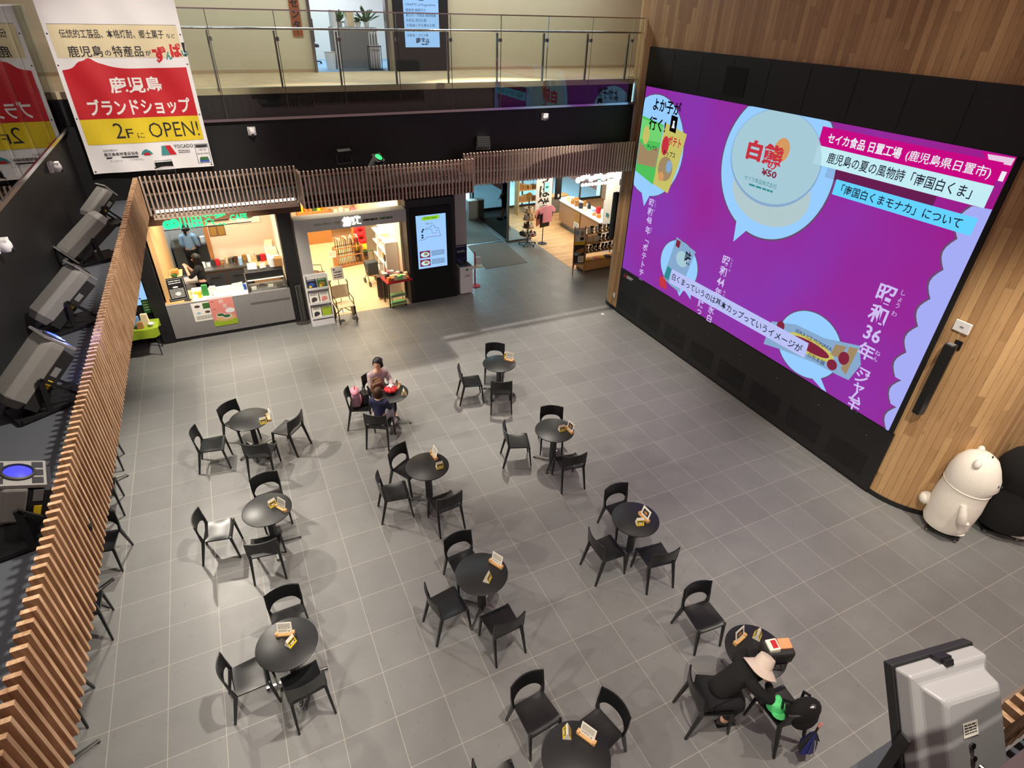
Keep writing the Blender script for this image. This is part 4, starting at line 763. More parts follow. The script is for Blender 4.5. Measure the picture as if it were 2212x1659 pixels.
def goods(items, group, rows=None):
    labs = [i[1] for i in items]; done = {}
    for nm, lab, cat, x, y, z, d, mk in items:
        if labs.count(lab) > 1:
            zr = sorted({round(i[5], 1) for i in items if i[1] == lab}); k = zr.index(round(z, 1)); key = (lab, k); done[key] = done.get(key, 0)+1
            base = lab.split(' on ')[0].split(' at ')[0].split(' inside ')[0].split(' ')[-1]; place = lab[lab.index(base)+len(base):]
            lv = '' if len(zr) == 1 else (('lower', 'upper') if len(zr) == 2 else ('lowest', 'middle', 'top'))[min(k, 2)]+' row, '
            lab = f'{CN.get(mk, mk)} {base}{place}, {lv}{ORD[done[key]-1]} along'
        b = MB()
        if nm in ('bottle', 'jar', 'cup'): r = d[0]/2; h = d[2]; b.lathe([(0, 0), (r, 0), (r, h*.62), (r*(.45 if nm == 'bottle' else .95), h*.8), (r*(.4 if nm == 'bottle' else .95), h), (0, h)], mk, n=12)
        elif nm in ('bowl', 'plate'): r = d[0]/2; b.lathe([(0, 0), (r*.5, 0), (r, d[2]), (r*.95, d[2]), (r*.45, .01), (0, .01)], mk, n=14)
        elif nm == 'pouch': b.prism([(-d[0]/2, 0), (d[0]/2, 0), (d[0]*.42, d[2]), (-d[0]*.42, d[2])], -d[1]/2, d[1]/2, mk, M.Rotation(PI/2, 4, 'X'))
        elif nm in ('card', 'placard'): b.box((0, 0, d[2]/2), d, mk, R=M.Rotation(rad(-18), 3, 'X')); P = plane(M.Rotation(rad(-18), 3, 'X') @ V((-d[0]/2, -d[1]*.6, 0)), (1, 0, 0), M.Rotation(rad(-18), 3, 'X') @ V((0, 0, 1))); b.lines(.01, d[0]*.9, .02, d[2]*.8, 4, P, 'ink', 1, int(x*100))
        else: b.box((0, 0, d[2]/2), d, mk)
        o = b.build(nm, smooth=nm in ('bottle', 'jar', 'cup', 'bowl', 'plate')); o.location = (x, y, z); o.rotation_euler = (0, 0, random.uniform(-.3, .3)); tag(o, lab, cat, group)
C = .992
goods([('placard', 'long white menu placard standing mid counter in the cafe', 'placard', -7.05, 10.98, C, (.5, .012, .16), 'paper'), ('placard', 'white price placard with red round mark on the cafe counter', 'placard', -6.72, 11.1, C, (.24, .012, .2), 'paper'), ('pouch', 'bright green tea pouch on the cafe counter', 'pouch', -7.45, 11.1, C, (.14, .08, .26), 'green'), ('pouch', 'yellow tea pouch lying beside the green one on the counter', 'pouch', -7.62, 11.02, C, (.16, .06, .14), 'yellow'),
    ('pouch', 'white tea pouch right of the green one on the counter', 'pouch', -7.28, 11.05, C, (.16, .07, .22), 'white'), ('tray', 'clear pale tray behind the chalk board', 'tray', -7.62, 11.32, C, (.26, .2, .1), 'paper'), ('tablet', 'small tablet with dark screen on the left counter end', 'tablet', -7.85, 10.93, C, (.14, .1, .02), 'charcoal'), ('card', 'white card beside the tablet on the counter', 'card', -7.68, 10.92, C, (.12, .01, .13), 'white'),
    ('jar', 'dark jar on the cafe counter beside the display case', 'jar', -6.62, 11.3, C, (.09, .09, .14), 'charcoal'), ('card_reader', 'grey card reader on the cafe counter', 'card reader', -6.68, 11.2, C, (.12, .18, .08), 'grey_plastic'), ('box', 'small red round tin on the cafe counter', 'tin', -6.95, 11.2, C, (.1, .1, .07), 'red'), ('cup', 'blue lidded cup by the display case', 'cup', -6.57, 11.12, C, (.08, .08, .14), 'blue'),
    ('placard', 'small white framed card on the display case top', 'placard', -6.3, 11.3, 1.41, (.22, .012, .16), 'white'), ('placard', 'second white card on the display case top', 'placard', -6.06, 11.3, 1.41, (.15, .012, .13), 'paper'), ('jar', 'white lidded jar on the display case top', 'jar', -5.82, 11.33, 1.41, (.15, .15, .22), 'white'), ('box', 'brown carton on the display case top, right end', 'box', -5.68, 11.36, 1.41, (.2, .2, .2), 'tan')], 'goods on the cafe counter')
# back bench
t = thing('back_bench', 'dark fronted steel back bench in the cafe with drawer handles', 'bench')
b = MB(); b.bx(-7.55, -6.35, 13.0, 13.65, .05, .86, 'dark_wood'); b.build('cabinet', t)
for i in range(2):
    b = MB(); b.bx(-7.52+.6*i, -6.96+.6*i, 12.98, 13.0, .12, .8, 'charcoal'); d = b.build('door', t); b = MB(); b.bx(-7.4+.6*i, -7.1+.6*i, 12.94, 12.965, .70, .73, 'steel'); b.build('handle', d)
b = MB(); b.bx(-7.57, -6.33, 12.97, 13.68, .86, .9, 'stain_steel'); b.build('worktop', t)
t = thing('wooden_bench', 'light wood back cabinet at the right of the cafe', 'cabinet'); b = MB(); b.bx(-6.3, -5.58, 12.9, 13.68, 0, .88, 'wood_counter_n'); b.build('body', t); b = MB(); b.bx(-6.32, -5.57, 12.88, 13.68, .88, .91, 'wood_light_n'); b.build('top', t)
IT = []
pal = ['white', 'paper', 'charcoal', 'red', 'tan', 'cream_paper', 'steel', 'dark_wood', 'pale_blue', 'gold']
for i in range(16):
    x = -7.45+i*.115; IT.append((random.choice(('jar', 'box', 'bottle', 'cup', 'bowl')), 'small kitchen item on the cafe back bench', 'kitchenware', x, random.uniform(13.1, 13.5), .905 if x < -6.33 else .912, (random.uniform(.08, .15), random.uniform(.08, .14), random.uniform(.07, .2)), pal[i % len(pal)]))
goods(IT, 'kitchen items on the cafe back bench')
IT = []
for k, zz in enumerate((1.25, 1.0)):
    for i in range(3): IT.append((('box', 'bowl', 'box')[(i+k) % 3], 'small packed good on the left side shelf of the cafe', 'packed good', -8.05, 11.35+.32*i-.12*k, zz+.03, (.16, .18, .12), ('kraft', 'leaf', 'orange', 'cream_paper')[(i+k*2) % 4]))
goods(IT, 'goods on the side shelf of the cafe')
t = thing('side_shelf', 'light wood stepped shelf along the left side of the cafe', 'shelf'); 
for k, (zz, y0, y1) in enumerate(((1.25, 11.25, 12.3), (1.0, 11.1, 12.1))): b = MB(); b.bx(-8.19, -7.9, y0, y1, zz, zz+.03, 'wood_light_n'); b.bx(-8.19, -7.9, y0, y0+.02, zz-.25, zz, 'wood_light_n'); b.build('shelf_board', t)
for i, x in enumerate((-7.03, -6.83)):
    t = thing('certificate', f"gold certificate plaque on the cafe wall, {('left', 'right')[i]} of the pair", 'plaque', (x, 13.69, 1.72)); b = MB(); b.box((0, 0, 0), (.19, .02, .27), 'dark_wood'); b.build('frame', t); b = MB(); b.box((0, -.012, 0), (.165, .006, .24), 'gold'); b.build('plate', t)
t = thing('wall_screen', 'small dark screen above the certificates in the cafe', 'screen', (-6.85, 13.66, 2.15)); b = MB(); b.box((0, 0, 0), (.55, .05, .3), 'black_panel'); b.build('casing', t)
t = thing('wall_picture', 'pale wall picture of a bowl in the cafe', 'picture', (-6.1, 13.68, 2.1)); b = MB(); b.box((0, 0, 0), (.6, .02, .5), 'paper'); P = plane((-.3, -.011, -.25), (1, 0, 0), (0, 0, 1)); b.disc(.3, .22, .18, .1, P, 'mat_brown', 1); b.disc(.3, .26, .14, .05, P, 'dark_wood', 2); b.build('print', t)
IT = [('box', 'white carton stacked on shelves at the right of the cafe', 'box', -5.72, 12.2+.22*i, 1.0+.14*(i % 3), (.2, .2, .14), ('white', 'paper', 'cream_paper')[i % 3]) for i in range(6)]
goods(IT, 'cartons at the right wall of the cafe')
t = thing('wire_shelf', 'pale shelf unit carrying cartons at the right wall of the cafe', 'shelf'); 
for zz in (.97, 1.11, 1.25): b = MB(); b.bx(-5.86, -5.57, 12.05, 13.4, zz-.0, zz+.012, 'white'); b.build('shelf_board', t)
# kitchen
t = thing('kitchen_counter', 'steel kitchen counter at the back left of the cafe', 'counter'); b = MB(); b.bx(-8.25, -7.02, 15.3, 15.9, 0, .85, 'stain_steel'); b.build('body', t); b = MB(); b.bx(-8.27, -7.0, 15.27, 15.95, .85, .89, 'steel'); b.build('worktop', t)
IT = [(('box', 'jar', 'bowl')[i % 3], 'steel or white kitchen vessel on the kitchen counter', 'kitchenware', -8.1+.17*i, 15.5, .892, (.16, .16, .16), ('steel', 'white', 'pale_blue')[i % 3]) for i in range(6)]
goods(IT, 'vessels on the kitchen counter')
t = thing('step_bin', 'tall grey bin in the cafe beside the wooden post', 'bin', (-7.85, 13.2, 0)); b = MB(); b.box((0, 0, .3), (.3, .3, .6), 'grey_plastic', taper=1.08); b.build('body', t); b = MB(); b.box((0, 0, .63), (.34, .34, .06), 'grey_wall'); b.build('lid', t)
# neon name of the cafe
t = thing('neon_sign', 'glowing green neon cafe name under the canopy', 'neon sign', (-7.0, 10.8, 2.72)); PN = plane((-7.0, 10.79, 2.72), (1, 0, 0), (0, 0, 1))
def nrel(b, nm):
    for p in b.v: p -= V((-7.0, 10.8, 2.72))
    return b.build(nm, t)
b = MB(); b.text('川田茶業', -.58, 0, .98, .3, PN, 'neon', 0, .03); nrel(b, 'kanji')
b = MB(); b.text('CAFE', .47, .08, .36, .13, PN, 'neon', 0, .03); nrel(b, 'latin_letters')
b = MB(); b.disc(-.78, .12, .11, .1, PN, 'neon', 0); b.disc(-.66, .14, .1, .1, PN, 'neon', 1); b.disc(-.8, .13, .02, .02, PN, 'leaf', 3); b.disc(-.66, .15, .02, .02, PN, 'leaf', 3); nrel(b, 'leaf_mark')
b = MB(); b.bx(-.9, .9, 0.004, .02, -.01, .01, 'dark_metal'); b.build('rail', t)
# left of the cafe: upright screen and green table
t = thing('digital_sign', 'upright black digital sign with pale blue screen left of the cafe', 'digital sign', (-8.98, 11.15, 0)); b = MB(); b.box((0, 0, 1.1), (.75, .1, 2.0), 'black_panel'); b.build('casing', t)
b = MB(); P = plane((-.32, -.052, .98), (1, 0, 0), (0, 0, 1)); b.rect(0, .62, 0, .95, P, 'scr_skyk', 0); b.lines(.06, .5, .1, .5, 5, P, 'scr_ink', 1, 8); b.build('screen', t)
t = thing('folding_table', 'folding table under a lime green cloth left of the cafe', 'table', (-9.0, 10.55, 0))
for x in (-.35, .35):
    for y in (-.2, .2): b = MB(); b.bar((x, y, .7), (x*1.02, y*1.1, 0), .02, .02, 'dark_metal'); b.build('leg', t)
b = MB(); b.box((0, 0, .70), (.86, .5, .02), 'wood_light'); b.build('tabletop', t)
b = MB()
def cl(u, v):
    x = -.46+.92*u; s = v*2-1; y = max(-.27, min(.27, s*.5)); dz = -max(0, abs(s*.5)-.27)*.95*(1+.25*math.sin(u*17)*(.5+.5*math.cos(u*5)))
    return V((x*(1+.0*abs(s)), y*(1+.06*math.sin(u*11)), .718+dz))
b.grid(cl, 26, 22, 'lime'); o = b.build('table_cloth', smooth=True); o.location = (-9.0, 10.55, 0); tag(o, 'lime green cloth draped over the folding table left of the cafe', 'tablecloth')
goods([('pouch', 'blue and white snack pouch on the lime table', 'pouch', -8.95, 10.5, .722, (.16, .08, .24), 'sky_paper'), ('pouch', 'cream snack pouch on the lime table', 'pouch', -8.78, 10.55, .722, (.15, .08, .26), 'cream_paper'), ('box', 'yellow box on the lime table', 'box', -9.1, 10.6, .722, (.2, .14, .12), 'yellow'), ('pouch', 'tan bag at the front of the lime table', 'pouch', -8.88, 10.38, .722, (.14, .07, .15), 'tan'), ('bowl', 'white bowl at the front of the lime table', 'bowl', -8.66, 10.42, .722, (.14, .14, .07), 'white')], 'goods on the lime table')
b = MB(); b.box((0, 0, .0), (.2, .01, .34), 'green'); P = plane((-.1, -.006, -.17), (1, 0, 0), (0, 0, 1)); b.lines(.02, .18, .04, .3, 4, P, 'white', 1, 12); o = b.build('green_flyer'); o.location = (-8.72, 11.09, .93); tag(o, 'green flyer hung under the digital sign left of the cafe', 'flyer')
# ================================================================== CARE GOODS SHOP
t = thing('shop_portal', 'pale grey shop portal frame with glowing name of the care goods shop', 'shop front')
b = MB(); b.bx(-5.2, -4.93, 10.72, 11.1, 0, 2.35, 'grey_wall'); b.build('jamb', t)
b = MB(); b.bx(-5.2, -2.47, 10.72, 11.1, 2.35, 2.66, 'grey_wall'); bm = b.build('beam', t)
PB2 = plane((-5.2, 10.715, 2.35), (1, 0, 0), (0, 0, 1)); b = MB(); b.text('アクティブライフ・プラザ', .45, .12, .62, .075, PB2, 'leaf', 1, .02); b.build('lettering', bm)
b = MB(); b.text('悠遊', 1.12, .04, .46, .24, PB2, 'sign_glow', 3, .05); b.build('glowing_letters', bm)
b = MB(); b.lines(1.68, 2.0, .12, .18, 1, PB2, 'ink', 1, 2, .9); b.lines(2.1, 2.38, .12, .18, 1, PB2, 'leaf', 1, 6, .9); b.disc(1.65, .15, .022, .03, PB2, 'charcoal', 1); b.disc(2.07, .15, .022, .03, PB2, 'green', 1); b.build('sponsor_marks', bm)
t = thing('brochure_rack', 'white three tier brochure rack at the care goods shop entrance', 'rack', (-4.92, 10.50, 0))
b = MB()
for x in (-.27, .27): b.add([(x-.012, -.06, 0), (x-.012, .22, 0), (x-.012, .22, 1.3), (x-.012, .12, 1.3), (x+.012, -.06, 0), (x+.012, .22, 0), (x+.012, .22, 1.3), (x+.012, .12, 1.3)], [(0, 1, 2, 3), (7, 6, 5, 4), (3, 2, 6, 7), (0, 3, 7, 4)], 'white')
b.bx(-.27, .27, .2, .22, 0, 1.3, 'white'); b.bx(-.27, .27, -.06, -.04, 0, .16, 'white'); b.build('frame', t)
for k in range(3):
    z = .20+.37*k; y = -.04+.055*k; b = MB(); b.bx(-.258, .258, y-.03, y+.1, z, z+.012, 'white'); b.bx(-.258, .258, y-.035, y-.02, z, z+.06, 'white'); b.build('tier', t)
bc = [('green', 'white'), ('white', 'lime'), ('white', 'pink'), ('navy', 'yellow')]
for k in range(3):
    for i in range(2):
        z = .20+.37*k; y = -.03+.055*k; b = MB(); R = M.Rotation(rad(-14), 3, 'X'); b.box(R @ V((0, 0, .14)), (.225, .012, .27), 'paper', R=R); P = plane(R @ V((-.11, -.0075, .01)), (1, 0, 0), R @ V((0, 0, 1)))
        c1, c2 = (('charcoal', 'lime'), ('steel', 'salmon'), ('blue', 'gold'))[k][i], ('paper', 'white')[i]
        if (k, i) in ((0, 1), (2, 0), (2, 1)): b.rect(0, .22, .01, .25, P, {(0, 1): 'lime', (2, 0): 'navy', (2, 1): 'leaf'}[(k, i)], 1)
        b.disc(.11, .1, .07, .055, P, c1, 2); b.disc(.07, .06, .035, .03, P, 'yellow' if k == 2 else c1, 3); b.lines(.02, .2, .19, .25, 2, P, 'ink' if k < 2 else 'white', 2, k+i)
        o = b.build('brochure'); o.location = (-4.92-.125+.25*i, 10.50+y, z+.013); tag(o, f"{('brochure', 'brochure')[i]} on the {('lowest', 'middle', 'top')[k]} tier of the white rack, {('left', 'right')[i]} one", 'brochure', 'brochures on the white rack')
for i in range(4):
    t = thing('stanchion', f'slim grey stanchion pole between cafe and care goods shop, {ORD[i]} from the left', 'stanchion', (-5.42+.035*i, 10.78+.03*(i % 2), 0), 0, 'stanchion poles bunched beside the cafe'); b = MB(); b.lathe([(.014, .012), (.014, .98), (.02, .985), (.02, 1.03), (0, 1.035)], 'stain_steel', n=12); b.build('pole', t, smooth=True)
    b = MB(); b.lathe([(.15, .006*i), (.15, .006*i+.006), (.02, .02), (0, .02)], 'stain_steel', n=24); b.build('base', t, smooth=True)
def walker(label, loc, rz, sc=1.0, seatm='cream_paper'):
    t = thing('wheelchair', label, 'wheelchair', loc, rz)
    for s in (-1, 1):
        x = s*.22*sc; b = MB(); b.tube([(x, .2*sc, .92*sc), (x, .22*sc, .5*sc), (x, .1*sc, .42*sc), (x, -.28*sc, .42*sc), (x, -.3*sc, .1*sc)], .013*sc, 'dark_metal'); b.tube([(x, .2*sc, .62*sc), (x, -.2*sc, .62*sc), (x, -.22*sc, .42*sc)], .012*sc, 'dark_metal'); b.build('side_frame', t, smooth=True)
        X = M.Translation((x+s*.03, .12*sc, .2*sc)) @ M.Rotation(PI/2, 4, 'Y'); b = MB(); b.lathe([(.2*sc, -.014), (.205*sc, 0), (.2*sc, .014), (.175*sc, .012), (.175*sc, -.012), (.2*sc, -.014)], 'black_plastic', X=X, n=28)
        for a in range(6): b.bar(X @ V((0, 0, 0)), X @ V((.178*sc*math.cos(a*PI/3), .178*sc*math.sin(a*PI/3), 0)), .006, .006, 'steel')
        b.build('rear_wheel', t, smooth=True)
        X = M.Translation((x, -.3*sc, .075*sc)) @ M.Rotation(PI/2, 4, 'Y'); b = MB(); b.lathe([(.07*sc, -.014), (.075*sc, 0), (.07*sc, .014), (.02, .012), (.02, -.012)], 'black_plastic', X=X, n=18); b.build('front_wheel', t, smooth=True)
        b = MB(); b.tube([(x, .2*sc, .92*sc), (x, .32*sc, .93*sc)], .018*sc, 'charcoal'); b.build('grip', t)
        b = MB(); b.box((x*.8, -.36*sc, .12*sc), (.14*sc, .12*sc, .012), 'charcoal'); b.build('footrest', t)
    b = MB(); b.bar((-.2*sc, .1*sc, .12*sc), (.2*sc, .1*sc, .42*sc), .018, .018, 'dark_metal'); b.bar((.2*sc, .12*sc, .12*sc), (-.2*sc, .12*sc, .42*sc), .018, .018, 'dark_metal'); b.build('cross_brace', t)
    b = MB(); b.box((0, -.08*sc, .43*sc), (.42*sc, .38*sc, .02), seatm); b.build('seat', t)
    b = MB(); b.grid(lambda u, v: V(((u-.5)*.42*sc, .2*sc+.03*math.sin(PI*u), (.5+.36*v)*sc)), 8, 4, seatm); b.build('backrest', t, smooth=True)
    return t
walker('folding wheelchair with a price card standing at the care goods shop entrance', (-4.34, 10.62, 0), rad(4))
walker('second wheelchair behind the left jamb of the care goods shop', (-4.72, 12.9, 0), rad(70), 1.0, 'dark_wood')
t = thing('price_sign', 'white price card on a slim pole behind the front wheelchair', 'sign', (-4.32, 11.05, 0), rad(6)); b = MB(); b.tube([(0, 0, 0), (0, 0, .95)], .01, 'steel'); b.lathe([(.11, 0), (.11, .01), (0, .012)], 'steel'); b.build('stand', t)
b = MB(); b.box((0, -.01, 1.1), (.3, .01, .34), 'paper', R=M.Rotation(rad(-10), 3, 'X')); P = plane((-.15, -.05, .94), (1, 0, 0), (0, .17, .98)); b.text('¥98,000', .05, .17, .2, .05, P, 'ink', 1, .02); b.lines(.04, .26, .03, .14, 2, P, 'charcoal', 1, 7); b.disc(.07, .27, .025, .02, P, 'charcoal', 1); b.build('card', t)
# cane rack
t = thing('cane_rack', 'low wooden rack holding walking canes in the care goods shop', 'rack', (-3.42, 14.35, 0), rad(10))
b = MB()
for x in (-.42, .42): b.bx(x-.02, x+.02, -.16, .16, 0, .62, 'wood_mid')
b.bx(-.42, .42, -.16, -.13, .0, .07, 'wood_mid'); b.bx(-.42, .42, -.16, .16, .01, .03, 'wood_mid'); b.build('frame', t)
for z in (.34, .6): b = MB(); b.bx(-.42, .42, -.15, -.12, z, z+.03, 'wood_mid'); b.bx(-.42, .42, .12, .15, z, z+.03, 'wood_mid'); b.build('rail', t)
def cane(mk, hk):
    t = thing('walking_cane', 'walking cane standing in the wooden rack of the care goods shop', 'cane', group='walking canes in the wooden rack'); b = MB(); b.tube([(0, 0, 0), (0, 0, .82)], .011, mk, 8); b.build('shaft', t); b = MB(); b.tube([(0, 0, .81), (0, .0, .86), (.02, 0, .885), (.10, 0, .88)], .015, hk, 8); b.build('handle', t, smooth=True); return t
c0 = [cane('dark_wood', 'wood_mid'), cane('ink', 'white')]
Mx = M.Translation((-3.42, 14.35, 0)) @ M.Rotation(rad(10), 4, 'Z')
for i in range(16):
    p = Mx @ V((-.36+.72*(i % 8)/7, -.07 if i < 8 else .07, .04)); o = c0[i] if i < 2 else dup(c0[i % 2], p); o.location = p; o.rotation_euler = (0, rad(random.uniform(-4, 4)), rad(random.uniform(-160, -100))); o['label'] = f"walking cane in the {('front', 'rear')[i//8]} row of the wooden rack, {ORD[i % 8]} from the left"
t = thing('cane_sign', 'white card sign at the left end of the cane rack', 'sign', (-3.95, 14.05, 0)); b = MB(); b.tube([(0, 0, 0), (0, 0, .45)], .01, 'steel'); b.build('stand', t); b = MB(); b.box((0, 0, .52), (.22, .012, .2), 'paper'); P = plane((-.11, -.008, .42), (1, 0, 0), (0, 0, 1)); b.lines(.02, .2, .04, .17, 3, P, 'salmon', 1, 2); b.build('card', t)
# yellow chair with red cushion
t = thing('rise_chair', 'yellow padded chair on wooden frame in the care goods shop', 'chair', (-2.86, 14.75, 0), rad(-8))
b = MB(); b.box((0, 0, .43), (.56, .54, .12), 'yellow'); b.build('seat', t, bevel=.03); b = MB(); b.box((0, .3, .82), (.56, .12, .72), 'orange', R=M.Rotation(rad(-12), 3, 'X')); b.build('backrest', t, bevel=.03)
for x in (-.27, .27):
    for y in (-.24, .24): b = MB(); b.box((x, y, .19), (.045, .045, .38), 'wood_mid'); b.build('leg', t)
    b = MB(); b.box((x*1.12, 0, .62), (.06, .5, .04), 'wood_mid'); b.box((x*1.12, -.22, .5), (.05, .05, .24), 'wood_mid'); b.build('armrest', t)
b = MB(); b.box((0, 0, .25), (.5, .5, .2), 'charcoal'); b.build('lift_base', t)
b = MB()
for cz, rr in ((.14, .15), (.37, .13)):
    for k in range(14): a = 2*PI*k/14; b.ball((rr*math.cos(a), .02+.02*(cz > .2), cz+rr*.75*math.sin(a)), .09 if cz < .2 else .08, 'red', 8, 6)
b = b.build('ring_cushion', smooth=True); b.location = (-2.87, 14.78, .52); b.rotation_euler = (rad(-16), 0, rad(-8)); tag(b, 'red double ring cushion propped on the yellow chair', 'cushion')
t = thing('store_cabinet', 'tan cabinet with leaflets at the back of the care goods shop', 'cabinet', (-4.0, 16.9, 0)); b = MB(); b.box((0, 0, .55), (1.0, .5, 1.1), 'tan'); b.build('body', t); b = MB(); b.box((0, -.26, .85), (.6, .02, .3), 'cream_paper'); b.build('leaflet_pocket', t)
IT = [('box', 'small yellow or orange pack on the tan cabinet', 'pack', -4.35+.14*i, 16.8, 1.102, (.12, .1, .16), ('yellow', 'orange', 'gold', 'leaf')[i % 4]) for i in range(6)]; goods(IT, 'packs on the tan cabinet')
t = thing('display_shelf', 'wooden display shelf at the back of the care goods shop', 'shelf', (-3.0, 17.2, 0))
for x in (-.7, .7): b = MB(); b.bx(x-.02, x+.02, -.2, .2, 0, 1.3, 'wood_light_n'); b.build('upright', t)
for z in (.4, .8, 1.27): b = MB(); b.bx(-.7, .7, -.2, .2, z, z+.03, 'wood_light_n'); b.build('shelf_board', t)
IT = [('box', 'small packed good on the back wooden display shelf', 'pack', -3.6+.2*(i % 7), 17.15, (.432, .832, 1.302)[i//7], (.15, .14, random.uniform(.1, .24)), random.choice(('white', 'cream_paper', 'tan', 'pink', 'charcoal', 'paper'))) for i in range(21)]; goods(IT, 'packs on the back wooden display shelf')
# arched mirror, side shelves, trolleys
t = thing('arched_mirror', 'tall arched mirror panel standing in the care goods shop', 'mirror', (-2.85, 13.2, 0), rad(-35)); pts = [(-.2, 0), (.2, 0)]+[(.2*math.cos(a*PI/14), 1.45+.2*math.sin(a*PI/14)) for a in range(0, 15)]
b = MB(); b.prism(pts, -.015, .015, 'stain_steel', M.Rotation(PI/2, 4, 'X')); b.build('frame', t); b = MB(); b.prism([(x*.9, .03+z*.975) for x, z in pts], .0155, .018, 'mirror_face' if 'mirror_face' in MATS else 'steel', M.Rotation(PI/2, 4, 'X')); b.build('glass', t); b = MB(); b.box((0, 0, .02), (.46, .3, .04), 'wood_mid'); b.build('base', t)
t = thing('white_shelf', 'white open shelf with hats and small goods at the right of the care goods shop', 'shelf', (-2.58+.02, 12.6, 0))
for y in (-.9, .0, .9): b = MB(); b.bx(-.3, .04, y-.015, y+.015, 0, 1.5, 'white'); b.build('upright', t)
for z in (.35, .75, 1.15, 1.48): b = MB(); b.bx(-.3, .04, -.9, .9, z, z+.02, 'white'); b.build('shelf_board', t)
IT = [(('box', 'bottle', 'jar', 'box')[i % 4], 'small care good on the white open shelf', 'care good', -2.72, 11.85+.2*(i % 8), (.371, .771, 1.171)[i//8], (.14, .12, random.uniform(.1, .22)), random.choice(('white', 'cream_paper', 'pink', 'charcoal', 'tan', 'mint_soft' if 'mint_soft' in MATS else 'pale_green', 'paper'))) for i in range(24)]; goods(IT, 'care goods on the white open shelf')
b = MB(); b.lathe([(.0, .16), (.06, .155), (.1, .12), (.105, .04), (.17, 0), (.175, .005), (.11, .05)], 'cream_paper', n=20); o = b.build('sun_hat', smooth=True); o.location = (-2.74, 12.2, 1.5); tag(o, 'pale sun hat on top of the white open shelf', 'hat')
t = thing('shopping_stroller', 'grey fabric shopping stroller on four wheels in the care goods shop', 'stroller', (-3.1, 12.6, 0), rad(10)); b = MB(); b.box((0, 0, .5), (.32, .24, .4), 'cloth_stroller' if 'cloth_stroller' in MATS else 'charcoal', taper=1.08); b.build('bag', t, bevel=.03)
for x in (-.17, .17):
    b = MB(); b.tube([(x, .2, .95), (x, .12, .6), (x, -.18, .1)], .012, 'steel'); b.tube([(x, -.1, .5), (x, .2, .1)], .012, 'steel'); b.build('frame', t, smooth=True)
    for y in (-.18, .2): X = M.Translation((x, y, .075)) @ M.Rotation(PI/2, 4, 'Y'); b = MB(); b.lathe([(.075, -.016), (.075, .016), (.02, .014), (.02, -.014)], 'black_plastic', X=X, n=16); b.build('wheel', t)
b = MB(); b.tube([(-.17, .2, .95), (.17, .2, .95)], .016, 'leaf'); b.build('handle', t)
for k, (z, h) in enumerate(((0, .5), (.52, .36))):
    if k == 0:
        t = thing('trolley_bag', 'brown wheeled shopping trolley beside the red table', 'trolley bag', (-3.06, 11.5, 0), rad(-12)); b = MB(); b.box((0, 0, .34), (.34, .24, .56), 'bag_brown' if 'bag_brown' in MATS else 'dark_wood'); b.build('bag', t, bevel=.03)
        for x in (-.14, .14): X = M.Translation((x, .08, .06)) @ M.Rotation(PI/2, 4, 'Y'); b = MB(); b.lathe([(.06, -.016), (.06, .016), (.02, .014), (.02, -.014)], 'black_plastic', X=X, n=14); b.build('wheel', t)
        b = MB(); b.tube([(-.1, .1, .62), (-.1, .1, .98), (.1, .1, .98), (.1, .1, .62)], .012, 'dark_metal'); b.build('handle', t)
        b = MB(); b.box((0, -.01, .65), (.32, .22, .05), 'dark_wood'); b.build('flap', t, bevel=.012)
t = thing('display_table', 'red topped display table with small goods at the care goods shop edge', 'table', (-2.78, 11.02, 0), rad(6)); b = MB(); b.box((0, 0, .72), (.72, .5, .05), 'red'); b.build('tabletop', t, bevel=.005)
for x in (-.32, .32):
    for y in (-.2, .2): b = MB(); b.box((x, y, .35), (.03, .03, .7), 'dark_metal'); b.build('leg', t)
IT = [('box' if i % 3 else 'pouch', 'small wrapped good on the red display table', 'small good', -3.03+.085*(i % 7)-.0*i, 10.86+.16*(i//7), .752, (.09, .1, random.uniform(.05, .16)), random.choice(('white', 'charcoal', 'pink', 'cream_paper', 'orange', 'pale_green', 'tan', 'navy'))) for i in range(20)]; goods(IT, 'goods on the red display table')
t = thing('step_cart', 'low two tier cart with green edges below the red table', 'cart', (-2.84, 10.86, 0), rad(5))
for z in (.1, .32): b = MB(); b.box((0, .0, z), (.42, .26, .02), 'pale_green'); b.box((0, -.12, z+.03), (.42, .01, .05), 'steel'); b.build('tray', t)
for x in (-.19, .19):
    for y in (-.11, .11): b = MB(); b.tube([(x, y, .05), (x, y, .36)], .01, 'steel'); b.build('post', t); b = MB(); b.ball((x, y, .03), .03, 'black_plastic', 8, 6); b.build('caster', t)
# floor guide screen
t = thing('floor_guide', 'tall black floor guide board with bright blue map screen', 'digital sign', (-1.78, 11.05, 0)); b = MB(); b.box((0, 0, 1.42), (1.34, .44, 2.84), 'black_panel'); b.box((0, -.23, 1.36), (1.12, .03, 2.55), 'black_matte'); b.build('casing', t)
b = MB(); P = plane((-.42, -.246, .98), (1, 0, 0), (0, 0, 1)); W_, H_ = .82, 1.45; b.rect(0, W_, 0, H_, P, 'scr_skyk', 1); b.poly([(.14, 1.34), (.2, 1.41), (.62, 1.42), (.66, 1.38), (.6, 1.32), (.2, 1.31)], P, 'scr_lime' if 'scr_lime' in MATS else 'scr_mint', 2); b.text('1F Floor Guide', .22, 1.345, .34, .05, P, 'scr_ink', 3, .01); b.text('Main 1F', .26, 1.2, .19, .04, P, 'scr_ink', 3)
def ol(b, pts, w, P, mk):
    for (x0, y0), (x1, y1) in zip(pts, pts[1:]):
        l = math.hypot(x1-x0, y1-y0); dx, dy = (x1-x0)/l*w/2, (y1-y0)/l*w/2; b.poly([(x0-dy, y0+dx), (x0+dy, y0-dx), (x1+dy, y1-dx), (x1-dy, y1+dx)], P, mk, 3)
